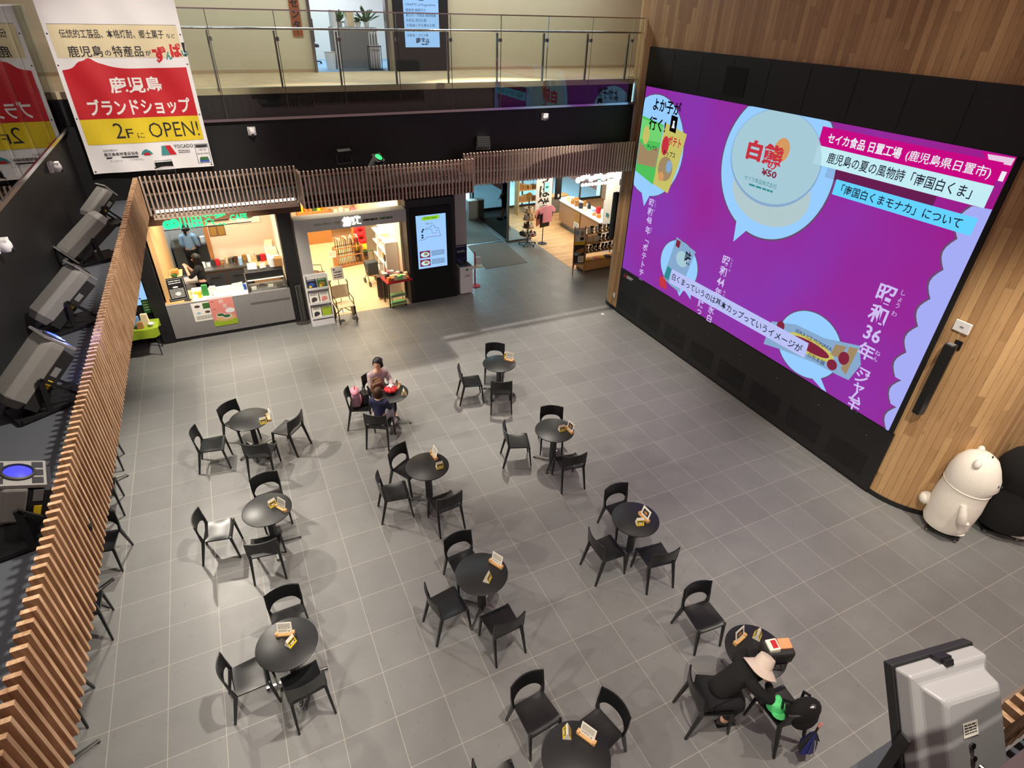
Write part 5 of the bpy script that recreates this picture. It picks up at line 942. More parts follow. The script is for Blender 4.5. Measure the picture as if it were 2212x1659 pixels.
ol(b, [(.24, 1.06), (.26, 1.1), (.4, 1.11), (.4, 1.16), (.5, 1.16), (.5, 1.1), (.6, 1.08), (.66, .86), (.28, .86), (.2, .8), (.06, .8)], .008, P, 'scr_ink'); ol(b, [(.24, 1.06), (.42, 1.06), (.42, .95), (.56, .95), (.56, 1.05)], .006, P, 'scr_ink')
for x, y in ((.16, 1.05), (.13, 1.0), (.13, .9), (.13, .84)): b.rect(x, x+.05, y, y+.045, P, 'scr_ink', 3)
for i in range(6): b.rect(.3+.055*i, .335+.055*i, .87, .9, P, 'scr_sub', 3)
for yy in (.3, .06): b.rect(.05, .34, yy, yy+.19, P, 'scr_brown', 2); b.disc(.2, yy+.09, .12, .07, P, 'scr_pale', 3); b.disc(.22, yy+.1, .06, .04, P, 'scr_tan', 4); b.lines(.38, .76, yy+.02, yy+.17, 4, P, 'scr_ink', 2, int(yy*50))
b.build('screen', t)
# pillar poster, white bin, red stand
b = MB(); P = plane((-.97, 11.243, .74), (1, 0, 0), (0, 0, 1)); b.rect(0, .33, 0, .6, P, 'navy', 1); b.lines(.02, .3, .53, .57, 1, P, 'white', 2, 4); b.text('Aladdin', .04, .38, .24, .07, P, 'white', 2); [b.poly([(.16, .02), (.165, .02), (.17+.06*(k-3), .22+.02*(k % 2)), (.165+.06*(k-3), .22)], P, 'pale_blue', 2) for k in range(7)]; tag(b.build('event_poster'), 'dark blue event poster on the grey pillar above the white bin', 'poster')
t = thing('purifier_bin', 'white floor standing bin with dark lid before the grey pillar', 'bin', (-.80, 11.02, 0)); b = MB(); b.box((0, 0, .38), (.38, .36, .72), 'white'); b.build('body', t, bevel=.02); b = MB(); b.box((0, 0, .78), (.4, .38, .1), 'white'); b.box((0, 0, .745), (.385, .365, .02), 'charcoal'); b.build('lid', t, bevel=.015); b = MB(); b.box((0, 0, .836), (.34, .3, .012), 'charcoal'); b.box((-.1, -.1, .844), (.09, .09, .006), 'blue'); b.build('top_panel', t)
b = MB(); P = plane((-.19, -.1815, 0), (1, 0, 0), (0, 0, 1)); b.rect(.12, .32, .5, .62, P, 'paper', 1); b.lines(.14, .3, .52, .6, 3, P, 'ink', 2, 3); b.rect(.16, .24, .72, .77, P, 'green', 9); b.build('notice', t)
t = thing('red_stand', 'slim red floor stand with a white dispenser beside the bin', 'stand', (-.36, 11.3, 0)); b = MB(); b.tube([(0, 0, .02), (0, 0, 1.05)], .022, 'red'); b.build('pole', t); b = MB(); b.lathe([(.16, 0), (.16, .015), (.05, .03), (0, .03)], 'red'); b.build('base', t); b = MB(); b.box((.1, 0, .78), (.16, .12, .22), 'white'); b.box((0.02, -.05, .62), (.36, .2, .02), 'cream_paper'); b.build('dispenser', t, bevel=.02)
# ================================================================== ENTRANCE AND GIFT SHOP
b = MB(); b.add([(.7, 14.55, .0), (.46, 12.4, .0), (1.96, 12.4, 0), (2.05, 14.5, 0), (.7, 14.55, .008), (.46, 12.4, .008), (1.96, 12.4, .008), (2.05, 14.5, .008)], [(4, 5, 6, 7), (1, 2, 6, 5), (0, 1, 5, 4), (2, 3, 7, 6)], 'mat_fibre'); tag(b.build('door_mat'), 'brown door mat inside the entrance, nearer one', 'mat')
b = MB(); b.bx(-.5, 2.08, 14.72, 17.3, 0, .008, 'mat_fibre'); tag(b.build('door_mat'), 'larger brown mat between the two entrance doors', 'mat')
t = thing('window_1', '', 'window'); t['kind'] = 'structure'; del t['label']; del t['category']
for x, y in ((2.16, 14.42), (2.16, 17.9), (3.2, 17.9)): b = MB(); b.bx(x-.03, x+.03, y-.04, y+.04, 0, 3.1, 'stain_steel'); b.build('frame_post', t)
b = MB(); b.bx(2.2, 3.1, 14.42, 14.44, .05, 3.05, 'glass'); b.bx(2.15, 2.17, 14.5, 17.85, .05, 3.05, 'glass'); b.build('pane', t)
b = MB(); b.bx(2.13, 3.1, 14.40, 14.46, 0, .06, 'stain_steel'); b.bx(2.13, 2.19, 14.5, 17.9, 0, .06, 'stain_steel'); b.bx(-.6, 2.1, 14.6, 14.66, 0, .012, 'steel'); b.build('sill', t)
t = thing('window_2', '', 'window'); t['kind'] = 'structure'; del t['label']; del t['category']
for x in (-.6, .6, 1.9, 3.2, 4.6, 6.0, 7.4, 8.5): b = MB(); b.bx(x-.03, x+.03, 18.2, 18.26, 0, 3.1, 'stain_steel'); b.build('frame_post', t)
b = MB(); b.bx(-.6, 8.5, 18.22, 18.24, .08, 3.05, 'glass'); b.build('pane', t)
b = MB(); b.bx(-.6, 8.5, 18.19, 18.27, 0, .08, 'charcoal'); b.build('sill', t)
t = thing('umbrella_bin', 'grey umbrella bag dispenser at the inner entrance door', 'bin', (2.0, 17.4, 0)); b = MB(); b.box((0, 0, .35), (.34, .26, .7), 'grey_wall'); b.build('body', t); b = MB(); b.box((0, 0, .72), (.36, .28, .04), 'white'); b.build('lid', t)
t = thing('sandwich_board', 'a-frame board just outside the glass at the entrance', 'board', (2.62, 15.9, 0), rad(70))
for s in (-1, 1): b = MB(); b.box((0, s*.16, .5), (.5, .02, 1.0), 'wood_mid', R=M.Rotation(rad(16*s), 3, 'X')); b.build('panel', t)
t = thing('hat_spinner', 'tiered spinner rack with hats and shoes by the entrance glass', 'rack', (2.72, 13.95, 0)); b = MB(); b.tube([(0, 0, .06), (0, 0, 1.62)], .02, 'dark_metal'); b.build('pole', t)
for k in range(5): a = 2*PI*k/5; b = MB(); b.bar((0, 0, .07), (.3*math.cos(a), .3*math.sin(a), .05), .03, .02, 'black_plastic'); b.ball((.3*math.cos(a), .3*math.sin(a), .03), .03, 'black_plastic', 8, 6); b.build('foot', t)
for z, r in ((.36, .3), (.62, .2), (.9, .2), (1.15, .2)): b = MB(); b.lathe([(0, z), (r, z), (r, z+.015), (0, z+.015)], 'wood_mid', n=24); b.build('tier', t)
b = MB(); b.lathe([(.11, -.01), (.11, .01)], 'gold', X=M.Translation((0, 0, 1.7)) @ M.Rotation(PI/2, 4, 'X'), n=24); b.build('mirror', t)
for i in range(10):
    a = 2*PI*i/10; b = MB(); b.ball((0, 0, .03), (.10, .038, .035), random.choice(('ink', 'pink', 'paper', 'charcoal')), 10, 6); b.ball((.03, 0, .055), (.04, .034, .03), 'ink', 8, 5); o = b.build('slipper', smooth=True); o.location = (2.72+.22*math.cos(a), 13.95+.22*math.sin(a), .376); o.rotation_euler = (0, 0, a); tag(o, 'slipper on the lowest round tier of the spinner rack', 'slipper', 'slippers on the spinner rack')
for i in range(15):
    z = (.636, .916, 1.166)[i//5]; a = 2*PI*(i % 5)/5; b = MB(); b.box((0, 0, .07), (.11, .03, .14), random.choice(('cream_paper', 'tan', 'dark_wood', 'paper'))); o = b.build('gift_card'); o.location = (2.72+.13*math.cos(a), 13.95+.13*math.sin(a), z); o.rotation_euler = (0, 0, a+PI/2); tag(o, 'small patterned gift on an upper tier of the spinner rack', 'gift', 'small gifts on the spinner rack')
t = thing('garment_rail', 'slim pole stand hung with t-shirts by the gift shop floor', 'clothes rack', (3.25, 13.85, 0)); b = MB(); b.tube([(0, 0, .02), (0, 0, 1.35)], .016, 'dark_metal'); b.build('pole', t); b = MB(); b.lathe([(.17, 0), (.17, .012), (.03, .02), (0, .02)], 'dark_metal'); b.build('base', t); b = MB(); b.tube([(-.22, -.05, 1.3), (0, 0, 1.36), (.22, .05, 1.3)], .01, 'dark_metal'); b.build('arm', t)
def tee(mk, lab, loc, rz):
    b = MB(); w = .2; pts = [(-w, 0), (w, 0), (w, .36), (w*1.6, .30), (w*1.75, .42), (w*.95, .56), (w*.4, .58), (0, .55), (-w*.4, .58), (-w*.95, .56), (-w*1.75, .42), (-w*1.6, .30), (-w, .36)]; b.prism(pts, -.025, .025, mk, M.Rotation(PI/2, 4, 'X')); o = b.build('tshirt', bevel=.012); o.location = loc; o.rotation_euler = (0, 0, rz); tag(o, lab, 't-shirt')
tee('pink', 'pale pink t-shirt hanging in front on the pole stand', (3.32, 13.72, .8), rad(10)); tee('ink', 'black t-shirt hanging behind the pink one', (3.28, 13.8, .62), rad(12)); tee('salmon', 'deep pink t-shirt at the back of the pole stand', (3.1, 13.9, .68), rad(40))
b = MB(); P = plane((3.26, 14.5, .95), (1, 0, 0), (0, 0, 1)); b.bx(3.26, 3.9, 14.501, 14.51, .95, 3.1, 'white'); b.rect(0, .64, 0, 1.9, P, 'white', 0); b.vtext('加治木まん餅', .3, 1.82, .34, P, 'ink', 1, .03, .9) if 0 else b.vtext('さつは餅', .32, 1.84, .46, P, 'ink', 1, .03, 1.0); o = b.build('cloth_sign'); tag(o, 'white hanging cloth sign with black brush letters by the gift shop', 'cloth sign')
t = thing('exit_sign', 'pale green exit sign with arrow hanging in the gift shop', 'exit sign', (2.95, 13.2, 2.0)); b = MB(); b.box((0, 0, .15), (.2, .06, .32), 'white'); b.build('casing', t); b = MB(); b.box((0, 0, .7), (.02, .02, .8), 'steel'); b.build('hanger', t); b = MB(); P = plane((-.09, -.032, 0), (1, 0, 0), (0, 0, 1)); b.rect(0, .18, .01, .29, P, 'exit_glow', 0); b.poly([(.03, .15), (.09, .21), (.09, .17), (.15, .17), (.15, .13), (.09, .13), (.09, .09)], P, 'exit_green', 1); b.build('face', t)
t = thing('hanging_sign', 'narrow black hanging sign in the gift shop', 'sign', (3.33, 13.1, 1.75)); b = MB(); b.box((0, 0, .65), (.2, .08, 1.3), 'black_panel'); b.build('panel', t); b = MB(); b.disc(.0, .12, .04, .06, plane((0, -.042, 0), (1, 0, 0), (0, 0, 1)), 'white', 1); b.build('mark', t)
t = thing('backlit_sign', 'brightly glowing cloud shaped shop sign under the right canopy', 'lit sign', (4.0, 12.0, 2.4)); b = MB()
for i in range(9): b.ball((-.62+.155*i, 0, .2+.05*(i % 3)), (.10, .03, .09), 'sign_glow', 10, 6)
b.build('upper_letters', t, smooth=True); b = MB()
for i in range(9): b.ball((-.45+.12*i, 0, .04), (.06, .03, .05), 'sign_glow', 10, 6)
b.build('lower_letters', t, smooth=True); b = MB(); b.box((0, .05, .15), (1.4, .03, .02), 'dark_metal'); b.build('rail', t)
t = thing('gift_counter', 'curved wooden gift shop counter with white top', 'counter'); pts = [(4.72, 12.5), (5.5, 12.5), (5.5, 15.6), (5.25, 15.75), (4.95, 15.7), (4.78, 15.4)]
b = MB(); b.prism(pts, .22, .95, 'wood_counter_n'); b.build('body', t); b = MB(); b.prism([(x+(.12 if x < 5 else 0), y) for x, y in pts], 0, .22, 'stain_steel'); b.build('kick_board', t); b = MB(); b.prism([(x-(.03 if x < 5 else 0), y) for x, y in pts], .95, .985, 'white'); b.build('worktop', t)
b = MB(); P = plane((4.715, 14.2, .3), (0, -1, 0), (0, 0, 1)); b.rect(0, .35, .25, .62, P, 'gold', 0); b.rect(0, .35, 0, .24, P, 'paper', 0); b.disc(.17, .45, .12, .1, P, 'tan', 1); b.lines(.04, .3, .04, .2, 3, P, 'ink', 1, 4); o = b.build('counter_poster'); tag(o, 'yellow and white notices on the gift counter front', 'poster')
IT = [(('box', 'jar', 'box', 'cup', 'bottle')[i % 5], 'small boxed sweet or gift on the gift counter', 'gift', 4.95+.26*(i % 2), 12.7+.15*i, .987, (.13, .13, random.uniform(.05, .22)), random.choice(('white', 'paper', 'tan', 'pale_blue', 'red', 'orange', 'charcoal', 'cream_paper'))) for i in range(18)]; goods(IT, 'gifts on the gift counter')
t = thing('drawer_cabinet', 'grey low cabinet with four drawers at the back of the gift shop', 'cabinet', (5.5, 17.1, 0)); b = MB(); b.box((0, 0, .32), (1.1, .4, .64), 'drawer_grey' if 'drawer_grey' in MATS else 'steel'); b.box((0, 0, .66), (1.14, .44, .04), 'wood_light_n'); b.build('body', t)
for i in range(2):
    for j in range(2): b = MB(); b.box((-.27+.54*i, -.205, .17+.3*j), (.5, .02, .26), 'concrete'); d = b.build('drawer', t); b = MB(); b.box((-.27+.54*i, -.225, .17+.3*j), (.08, .02, .02), 'steel'); b.build('knob', d)
t = thing('back_shelf', 'tall golden shelf of boxed sweets at the back of the gift shop', 'shelf', (4.4, 17.3, 0))
for x in (-.5, .5): b = MB(); b.bx(x-.02, x+.02, -.18, .18, 0, 1.9, 'wood_light_n'); b.build('upright', t)
for z in (.5, .95, 1.4, 1.88): b = MB(); b.bx(-.5, .5, -.18, .18, z, z+.025, 'wood_light_n'); b.build('shelf_board', t)
IT = [('box', 'gold or tan sweet box on the tall back shelf', 'box', 4.02+.19*(i % 5), 17.25, (.527, .977, 1.427)[i//5], (.15, .2, random.uniform(.12, .28)), random.choice(('gold', 'tan', 'kraft', 'yellow', 'brown'))) for i in range(15)]; goods(IT, 'boxes on the tall back shelf')
t = thing('notice_panel', 'white framed notice board standing on the gift counter end', 'notice', (5.1, 12.62, .987)); b = MB(); b.box((0, 0, .35), (.5, .03, .7), 'white'); b.build('panel', t); b = MB(); P = plane((-.25, -.018, 0), (1, 0, 0), (0, 0, 1)); b.lines(.04, .46, .1, .64, 9, P, 'salmon', 1, 3); b.build('print', t)
b = MB(); P = plane((4.755, 11.9, 1.0), (0, -1, 0), (0, 0, 1)); b.rect(.1, .3, .2, .45, P, 'yellow', 1); b.poly([(.28, .3), (.4, .36), (.4, .32), (.3, .26)], P, 'ink', 2); b.rect(.35, .42, .05, .2, P, 'charcoal', 1); b.rect(-.4, -.22, .25, .38, P, 'teal', 1); b.rect(.36, .39, 1.5, 1.62, P, 'ink', 1); b.rect(.47, .5, 1.52, 1.64, P, 'ink', 1); b.rect(.36, .5, 1.62, 1.65, P, 'ink', 2); b.disc(.35, 1.5, .035, .028, P, 'ink', 2); b.disc(.46, 1.52, .035, .028, P, 'ink', 2); tag(b.build('wall_stickers'), 'stickers and a black music note on the white gift shop partition', 'stickers')
# plush shelf
t = thing('plush_shelf', 'wooden display shelf of black and white plush toys facing the hall', 'shelf', (3.85, 11.22, 0), rad(2))
for x in (-.62, .62):
    for y in (-.2, .2): b = MB(); b.box((x, y, .62), (.03, .03, 1.24), 'wood_mid'); b.build('upright', t)
b = MB(); b.box((0, 0, .19), (1.26, .46, .26), 'wood_light_n'); b.build('drawer_base', t)
for z in (.34, .62, .92, 1.22): b = MB(); b.box((0, 0, z), (1.26, .44, .018), 'wood_light_n'); b.build('shelf_board', t)
for x in (-.58, .58):
    b = MB(); b.ball((x, -.18, .03), .03, 'black_plastic', 8, 6); b.ball((x, .18, .03), .03, 'black_plastic', 8, 6); b.build('caster', t)
def plushie(mk, bk, lab, grp):
    t = thing('plush_toy', lab, 'plush toy', group=grp); b = MB(); b.ball((0, 0, .07), (.055, .05, .07), mk, 12, 8); b.ball((0, -.01, .155), (.052, .048, .045), mk, 12, 8)
    for s in (-1, 1): b.ball((s*.05, -.02, .07), (.018, .03, .018), mk, 8, 6); b.ball((s*.042, 0, .19), (.016, .012, .018), mk, 8, 6); b.ball((s*.03, -.045, .018), (.022, .03, .018), mk, 8, 6)
    b.build('body', t, smooth=True); b = MB(); b.ball((0, -.028, .07), (.036, .03, .05), bk, 10, 6); b.ball((0, -.045, .145), (.024, .018, .02), bk, 8, 6); b.build('belly_patch', t, smooth=True); return t
pA = plushie('plush_black', 'plush_white', 'small black plush toy with white belly on the plush shelf', 'black plush toys on the plush shelf'); pB = plushie('plush_white', 'paper', 'small white plush toy on top of the plush shelf', 'white plush toys on the plush shelf'); fa = fb = 1
Mp = M.Translation((3.85, 11.22, 0)) @ M.Rotation(rad(2), 4, 'Z')
for k, z in enumerate((.63, .93, 1.232)):
    for i in range(8):
        p = Mp @ V((-.53+.15*i+random.uniform(-.015, .015), -.10, z)); wh = (k == 2 and i % 2 == 0)
        if k == 1 and i in (0, 1, 2): continue
        if wh: o = pB if fb else dup(pB, p); fb = 0
        else: o = pA if fa else dup(pA, p); fa = 0
        o.location = p; o.rotation_euler = (0, 0, random.uniform(-.4, .4)); o['label'] = f"small {('black', 'white')[wh]} plush toy on the {('lower', 'middle', 'top')[k]} shelf board, {ORD[i]} from the left"; s_ = random.uniform(.92, 1.12); o.scale = (s_, s_, s_)
IT = [('box', 'flat bagged good on the lowest board of the plush shelf', 'bagged good', 3.35+.2*i, 11.12, .352, (.17, .2, .03), ('yellow', 'cream_paper', 'salmon', 'yellow', 'navy', 'kraft')[i]) for i in range(6)]+[('box', 'white printed box on the middle board of the plush shelf', 'box', 3.36+.16*i, 11.12, .932, (.13, .1, .18), ('paper', 'cream_paper', 'white')[i]) for i in range(3)]; goods(IT, 'packed goods on the plush shelf')
t = thing('easel_sign', 'wooden easel stand with posters beside the plush shelf', 'easel', (2.98, 10.98, 0), rad(-14)); 
for x in (-.17, .17): b = MB(); b.bar((x*1.1, -.12, 0), (x, .06, 1.5), .025, .025, 'wood_mid'); b.build('leg', t)
b = MB(); b.bar((0, .42, 0), (0, .07, 1.4), .025, .025, 'wood_mid'); b.build('leg', t); b = MB(); b.bar((-.18, -.06, .34), (.18, -.06, .34), .03, .05, 'wood_mid', side=(0, 0, 1)); b.build('ledge', t)
P = plane((-.17, -.075, .36), (1, 0, 0), (0, .12, 1)); b = MB(); b.rect(0, .34, 0, .58, P, 'charcoal', 1); b.rect(0, .34, .58, .68, P, 'yellow', 1); b.rect(0, .34, .68, 1.1, P, 'paper', 1); b.poly([(.06, .4), (.3, .5), (.32, .36), (.14, .26)], P, 'tan', 2); b.rect(.14, .32, .04, .24, P, 'paper', 2); b.lines(.16, .3, .06, .22, 4, P, 'ink', 3, 2); b.disc(.09, .95, .06, .07, P, 'pale_blue', 2); b.disc(.24, .92, .06, .08, P, 'steel', 2); b.rect(.18, .3, .72, .82, P, 'charcoal', 2); b.rect(.02, .14, .26, .36, P, 'pale_blue', 2); b.build('posters', t)
# ================================================================== UPPER FLOOR
t = thing('upper_digital_sign', 'black kiosk with pale blue craft shop screen on the upper floor', 'digital sign', (-1.65, 11.21, 5.71)); t.scale = (.84,)*3; b = MB(); b.box((0, 0, 1.3), (1.5, .16, 2.6), 'black_panel'); b.build('casing', t); b = MB(); P = plane((-.5, -.083, .58), (1, 0, 0), (0, 0, 1)); b.rect(0, .98, 0, 1.75, P, 'scr_skyk', 0)
for k, (tx, w) in enumerate((('CRAFTS of Kagoshima', .84), ('薩摩焼 薩摩切子', .56), ('屋久杉・竹製品 薩摩錫器', .84), ('伝統品 周辺仏壇', .56), ('大島紬と手仕事の小物', .8), ('装飾品 郷土玩具', .56), ('化粧品・コスメ等', .6))): b.text(tx, .06, .94-.115*k, w, .07, P, 'scr_ink', 1)
b.text('南', .3, .1, .14, .13, P, 'scr_ink', 1, .03); b.text('宝', .46, .13, .1, .1, P, 'scr_ink', 1, .03); b.text('品', .58, .1, .1, .1, P, 'scr_ink', 1, .02); b.lines(.46, .66, .05, .09, 1, P, 'scr_ink', 1, 2, .8)
for k in range(40):
    a0, a1 = 2*PI*k/40, 2*PI*(k+1)/40; b.poly([(.5+.2*math.cos(a0), 1.27+.2*math.sin(a0)), (.5+.2*math.cos(a1), 1.27+.2*math.sin(a1)), (.5+.185*math.cos(a1), 1.27+.185*math.sin(a1)), (.5+.185*math.cos(a0), 1.27+.185*math.sin(a0))], P, 'scr_ink', 1)
b.text('品', .4, 1.16, .2, .2, P, 'scr_ink', 1, .02); b.build('screen', t)
b = MB(); b.box((0, 0, .55), (.24, .03, 1.3), 'wood_sign'); P = plane((-.12, -.016, -.1), (1, 0, 0), (0, 0, 1)); b.vtext('交流センタ', .12, 1.27, .2, P, 'ink', 1, .04, 1.15); b.rect(.112, .128, .04, .16, P, 'ink', 1); o = b.build('wooden_name_board'); o.location = (-4.375, 11.285, 6.48); o.scale = (.84,)*3; tag(o, 'tall reddish wooden name board on the cream upper wall', 'name board')
t = thing('office_shelf', 'grey low partition cabinet with plants inside the upper doorway', 'cabinet', (-3.1, 12.15, 5.706)); t.scale = (.84,)*3; b = MB(); b.box((.1, 0, .5), (1.25, .4, 1.0), 'mat_grey' if 'mat_grey' in MATS else 'concrete'); b.build('body', t); b = MB(); b.box((-.42, -.02, .7), (.1, .46, 1.4), 'white'); b.build('white_post', t)
def plant(lab, loc, h, s):
    t = thing('potted_plant', lab, 'plant', loc); t.scale = (.84,)*3; b = MB(); b.lathe([(0, 0), (.06, 0), (.08, .12), (.075, .125), (0, .11)], 'white', n=14); b.build('pot', t, smooth=True); b = MB(); rr = random.Random(s)
    for i in range(26):
        a = rr.uniform(0, 2*PI); e = rr.uniform(.2, 1.3); L = rr.uniform(.4, 1)*h; d = V((math.cos(a)*math.cos(e), math.sin(a)*math.cos(e), math.sin(e))); p0 = V((0, 0, .11)); p1 = p0+d*L*.7; p2 = p0+d*L+V((0, 0, -.05)); sd = d.cross(V((0, 0, 1))).normalized()*.05
        b.add([p0, p1+sd, p2, p1-sd], [(0, 1, 2, 3)], 'leaf')
    b.build('leaves', t)
plant('leafy potted plant on the partition, left end in the upper doorway', (-3.3, 12.15, 6.548), .4, 1); plant('tall leafy potted plant on the partition, right end in the upper doorway', (-2.68, 12.15, 6.548), .5, 2); plant('small yellow green potted plant mid partition in the upper doorway', (-2.9, 12.08, 6.548), .22, 3)
IT = [('box', 'cream printed tin on the partition in the upper doorway', 'tin', -3.07, 12.12, 6.55, (.17, .13, .3), 'cream_paper'), ('bottle', 'white spray bottle on the partition in the upper doorway', 'bottle', -3.17, 12.06, 6.55, (.08, .08, .2), 'white')]; goods(IT, 'items on the partition')
t = thing('waste_bin', 'white waste bin inside the upper doorway', 'bin', (-3.65, 11.9, 5.706)); t.scale = (.84,)*3; b = MB(); b.lathe([(0, 0), (.12, 0), (.15, .42), (.145, .42), (.12, .02), (0, .02)], 'white', n=18); b.build('body', t, smooth=True); b = MB(); b.lathe([(.152, .41), (.155, .43), (.14, .43)], 'grey_wall', n=18); b.build('rim', t, smooth=True)
t = thing('umbrella_stand', 'black umbrella stand with pale umbrellas at the upper doorway', 'umbrella stand', (-2.70, 11.55, 5.712)); t.scale = (.84,)*3; b = MB()
for x in (-.16, .16):
    for y in (-.09, .09): b.tube([(x, y, 0), (x, y, .6)], .01, 'black_plastic')
b.bx(-.17, .17, -.1, .1, 0, .03, 'black_plastic'); b.build('frame', t); b = MB(); b.bx(-.17, .17, -.1, -.085, .56, .58, 'black_plastic'); b.bx(-.17, .17, .085, .1, .56, .58, 'black_plastic'); b.bx(-.17, -.155, -.1, .1, .56, .58, 'black_plastic'); b.bx(.155, .17, -.1, .1, .56, .58, 'black_plastic'); b.build('top_rail', t)
for i, x in enumerate((-.11, -.04, .04, .11)):
    u = thing('umbrella', f'closed pale umbrella in the black stand, {ORD[i]} from the left', 'umbrella', (-2.70+x*.84, 11.55, 5.738), rad(30*i), 'umbrellas in the black stand'); u.scale = (.84,)*3; b = MB(); b.lathe([(.004, 0), (.03, .12), (.042, .5), (.015, .62), (0, .62)], 'cloth_grey', n=10); b.build('canopy', u, smooth=True); b = MB(); b.tube([(0, 0, .6), (0, 0, .84), (.02, 0, .88), (.05, 0, .87), (.055, 0, .83)], .009, 'white'); b.build('handle', u, smooth=True)
t = thing('office_chair', 'dark office chair further inside the upper doorway', 'chair', (-3.85, 13.4, 5.706)); t.scale = (.84,)*3; b = MB(); b.box((0, 0, .48), (.48, .46, .08), 'charcoal'); b.build('seat', t, bevel=.02); b = MB(); b.box((0, .24, .85), (.44, .06, .6), 'charcoal'); b.build('backrest', t, bevel=.02); b = MB(); b.tube([(0, 0, .08), (0, 0, .46)], .03, 'dark_metal'); b.build('column', t)
for k in range(5): a = 2*PI*k/5; b = MB(); b.bar((0, 0, .09), (.27*math.cos(a), .27*math.sin(a), .06), .04, .03, 'dark_metal'); b.ball((.27*math.cos(a), .27*math.sin(a), .03), .03, 'black_plastic', 8, 6); b.build('foot', t)
b = MB(); b.bx(-3.5, -2.5, 11.44, 11.8, 5.706, 5.714, 'mat_fibre'); tag(b.build('door_mat'), 'dark grey mat in the upper doorway', 'mat')
# ================================================================== PEOPLE
def skinned(name, pts, edges, mk, parent, sub=2, root=0):
    me = bpy.data.meshes.new(name); keys = list(pts); ix = {k: i for i, k in enumerate(keys)}
    me.from_pydata([pts[k][0] for k in keys], [(ix[a], ix[b]) for a, b in edges], []); me.materials.append(MATS[mk])
    o = bpy.data.objects.new(name, me); COL.objects.link(o); o.parent = parent
    o.modifiers.new('skin', 'SKIN').use_smooth_shade = True
    if not me.skin_vertices: me.attributes
    for i, k in enumerate(keys):
        d = me.skin_vertices[0].data[i]; r = pts[k][1]; d.radius = r if isinstance(r, tuple) else (r, r); d.use_root = (i == root)
    ss = o.modifiers.new('subsurf', 'SUBSURF'); ss.levels = ss.render_levels = sub
    return o
def lerp(a, b, t): return tuple(a[i]+(b[i]-a[i])*t for i in range(3))
def hand(pts, edges, wk, side, d, upv):
    w = V(pts[wk][0]); d = V(d).normalized(); n = V(upv); n = (n-d*n.dot(d)).normalized(); s = d.cross(n)*side
    pts[wk+'_palm'] = (tuple(w+d*.05), (.034, .018)); edges.append((wk, wk+'_palm'))
    for i, (o_, l) in enumerate(((-.026, .058), (-.009, .068), (.009, .064), (.025, .05))):
        a, b, c = f'{wk}_f{i}a', f'{wk}_f{i}b', f'{wk}_f{i}c'
        pts[a] = (tuple(w+d*.088+s*o_), .0095); pts[b] = (tuple(w+d*(.088+l*.55)+s*o_*1.15-n*.008), .0085); pts[c] = (tuple(w+d*(.088+l*.9)+s*o_*1.15-n*.03), .0075)
        edges += [(wk+'_palm', a), (a, b), (b, c)]
    pts[wk+'_t1'] = (tuple(w+d*.04-s*.045), .011); pts[wk+'_t2'] = (tuple(w+d*.078-s*.058-n*.01), .009); edges += [(wk+'_palm', wk+'_t1'), (wk+'_t1', wk+'_t2')]
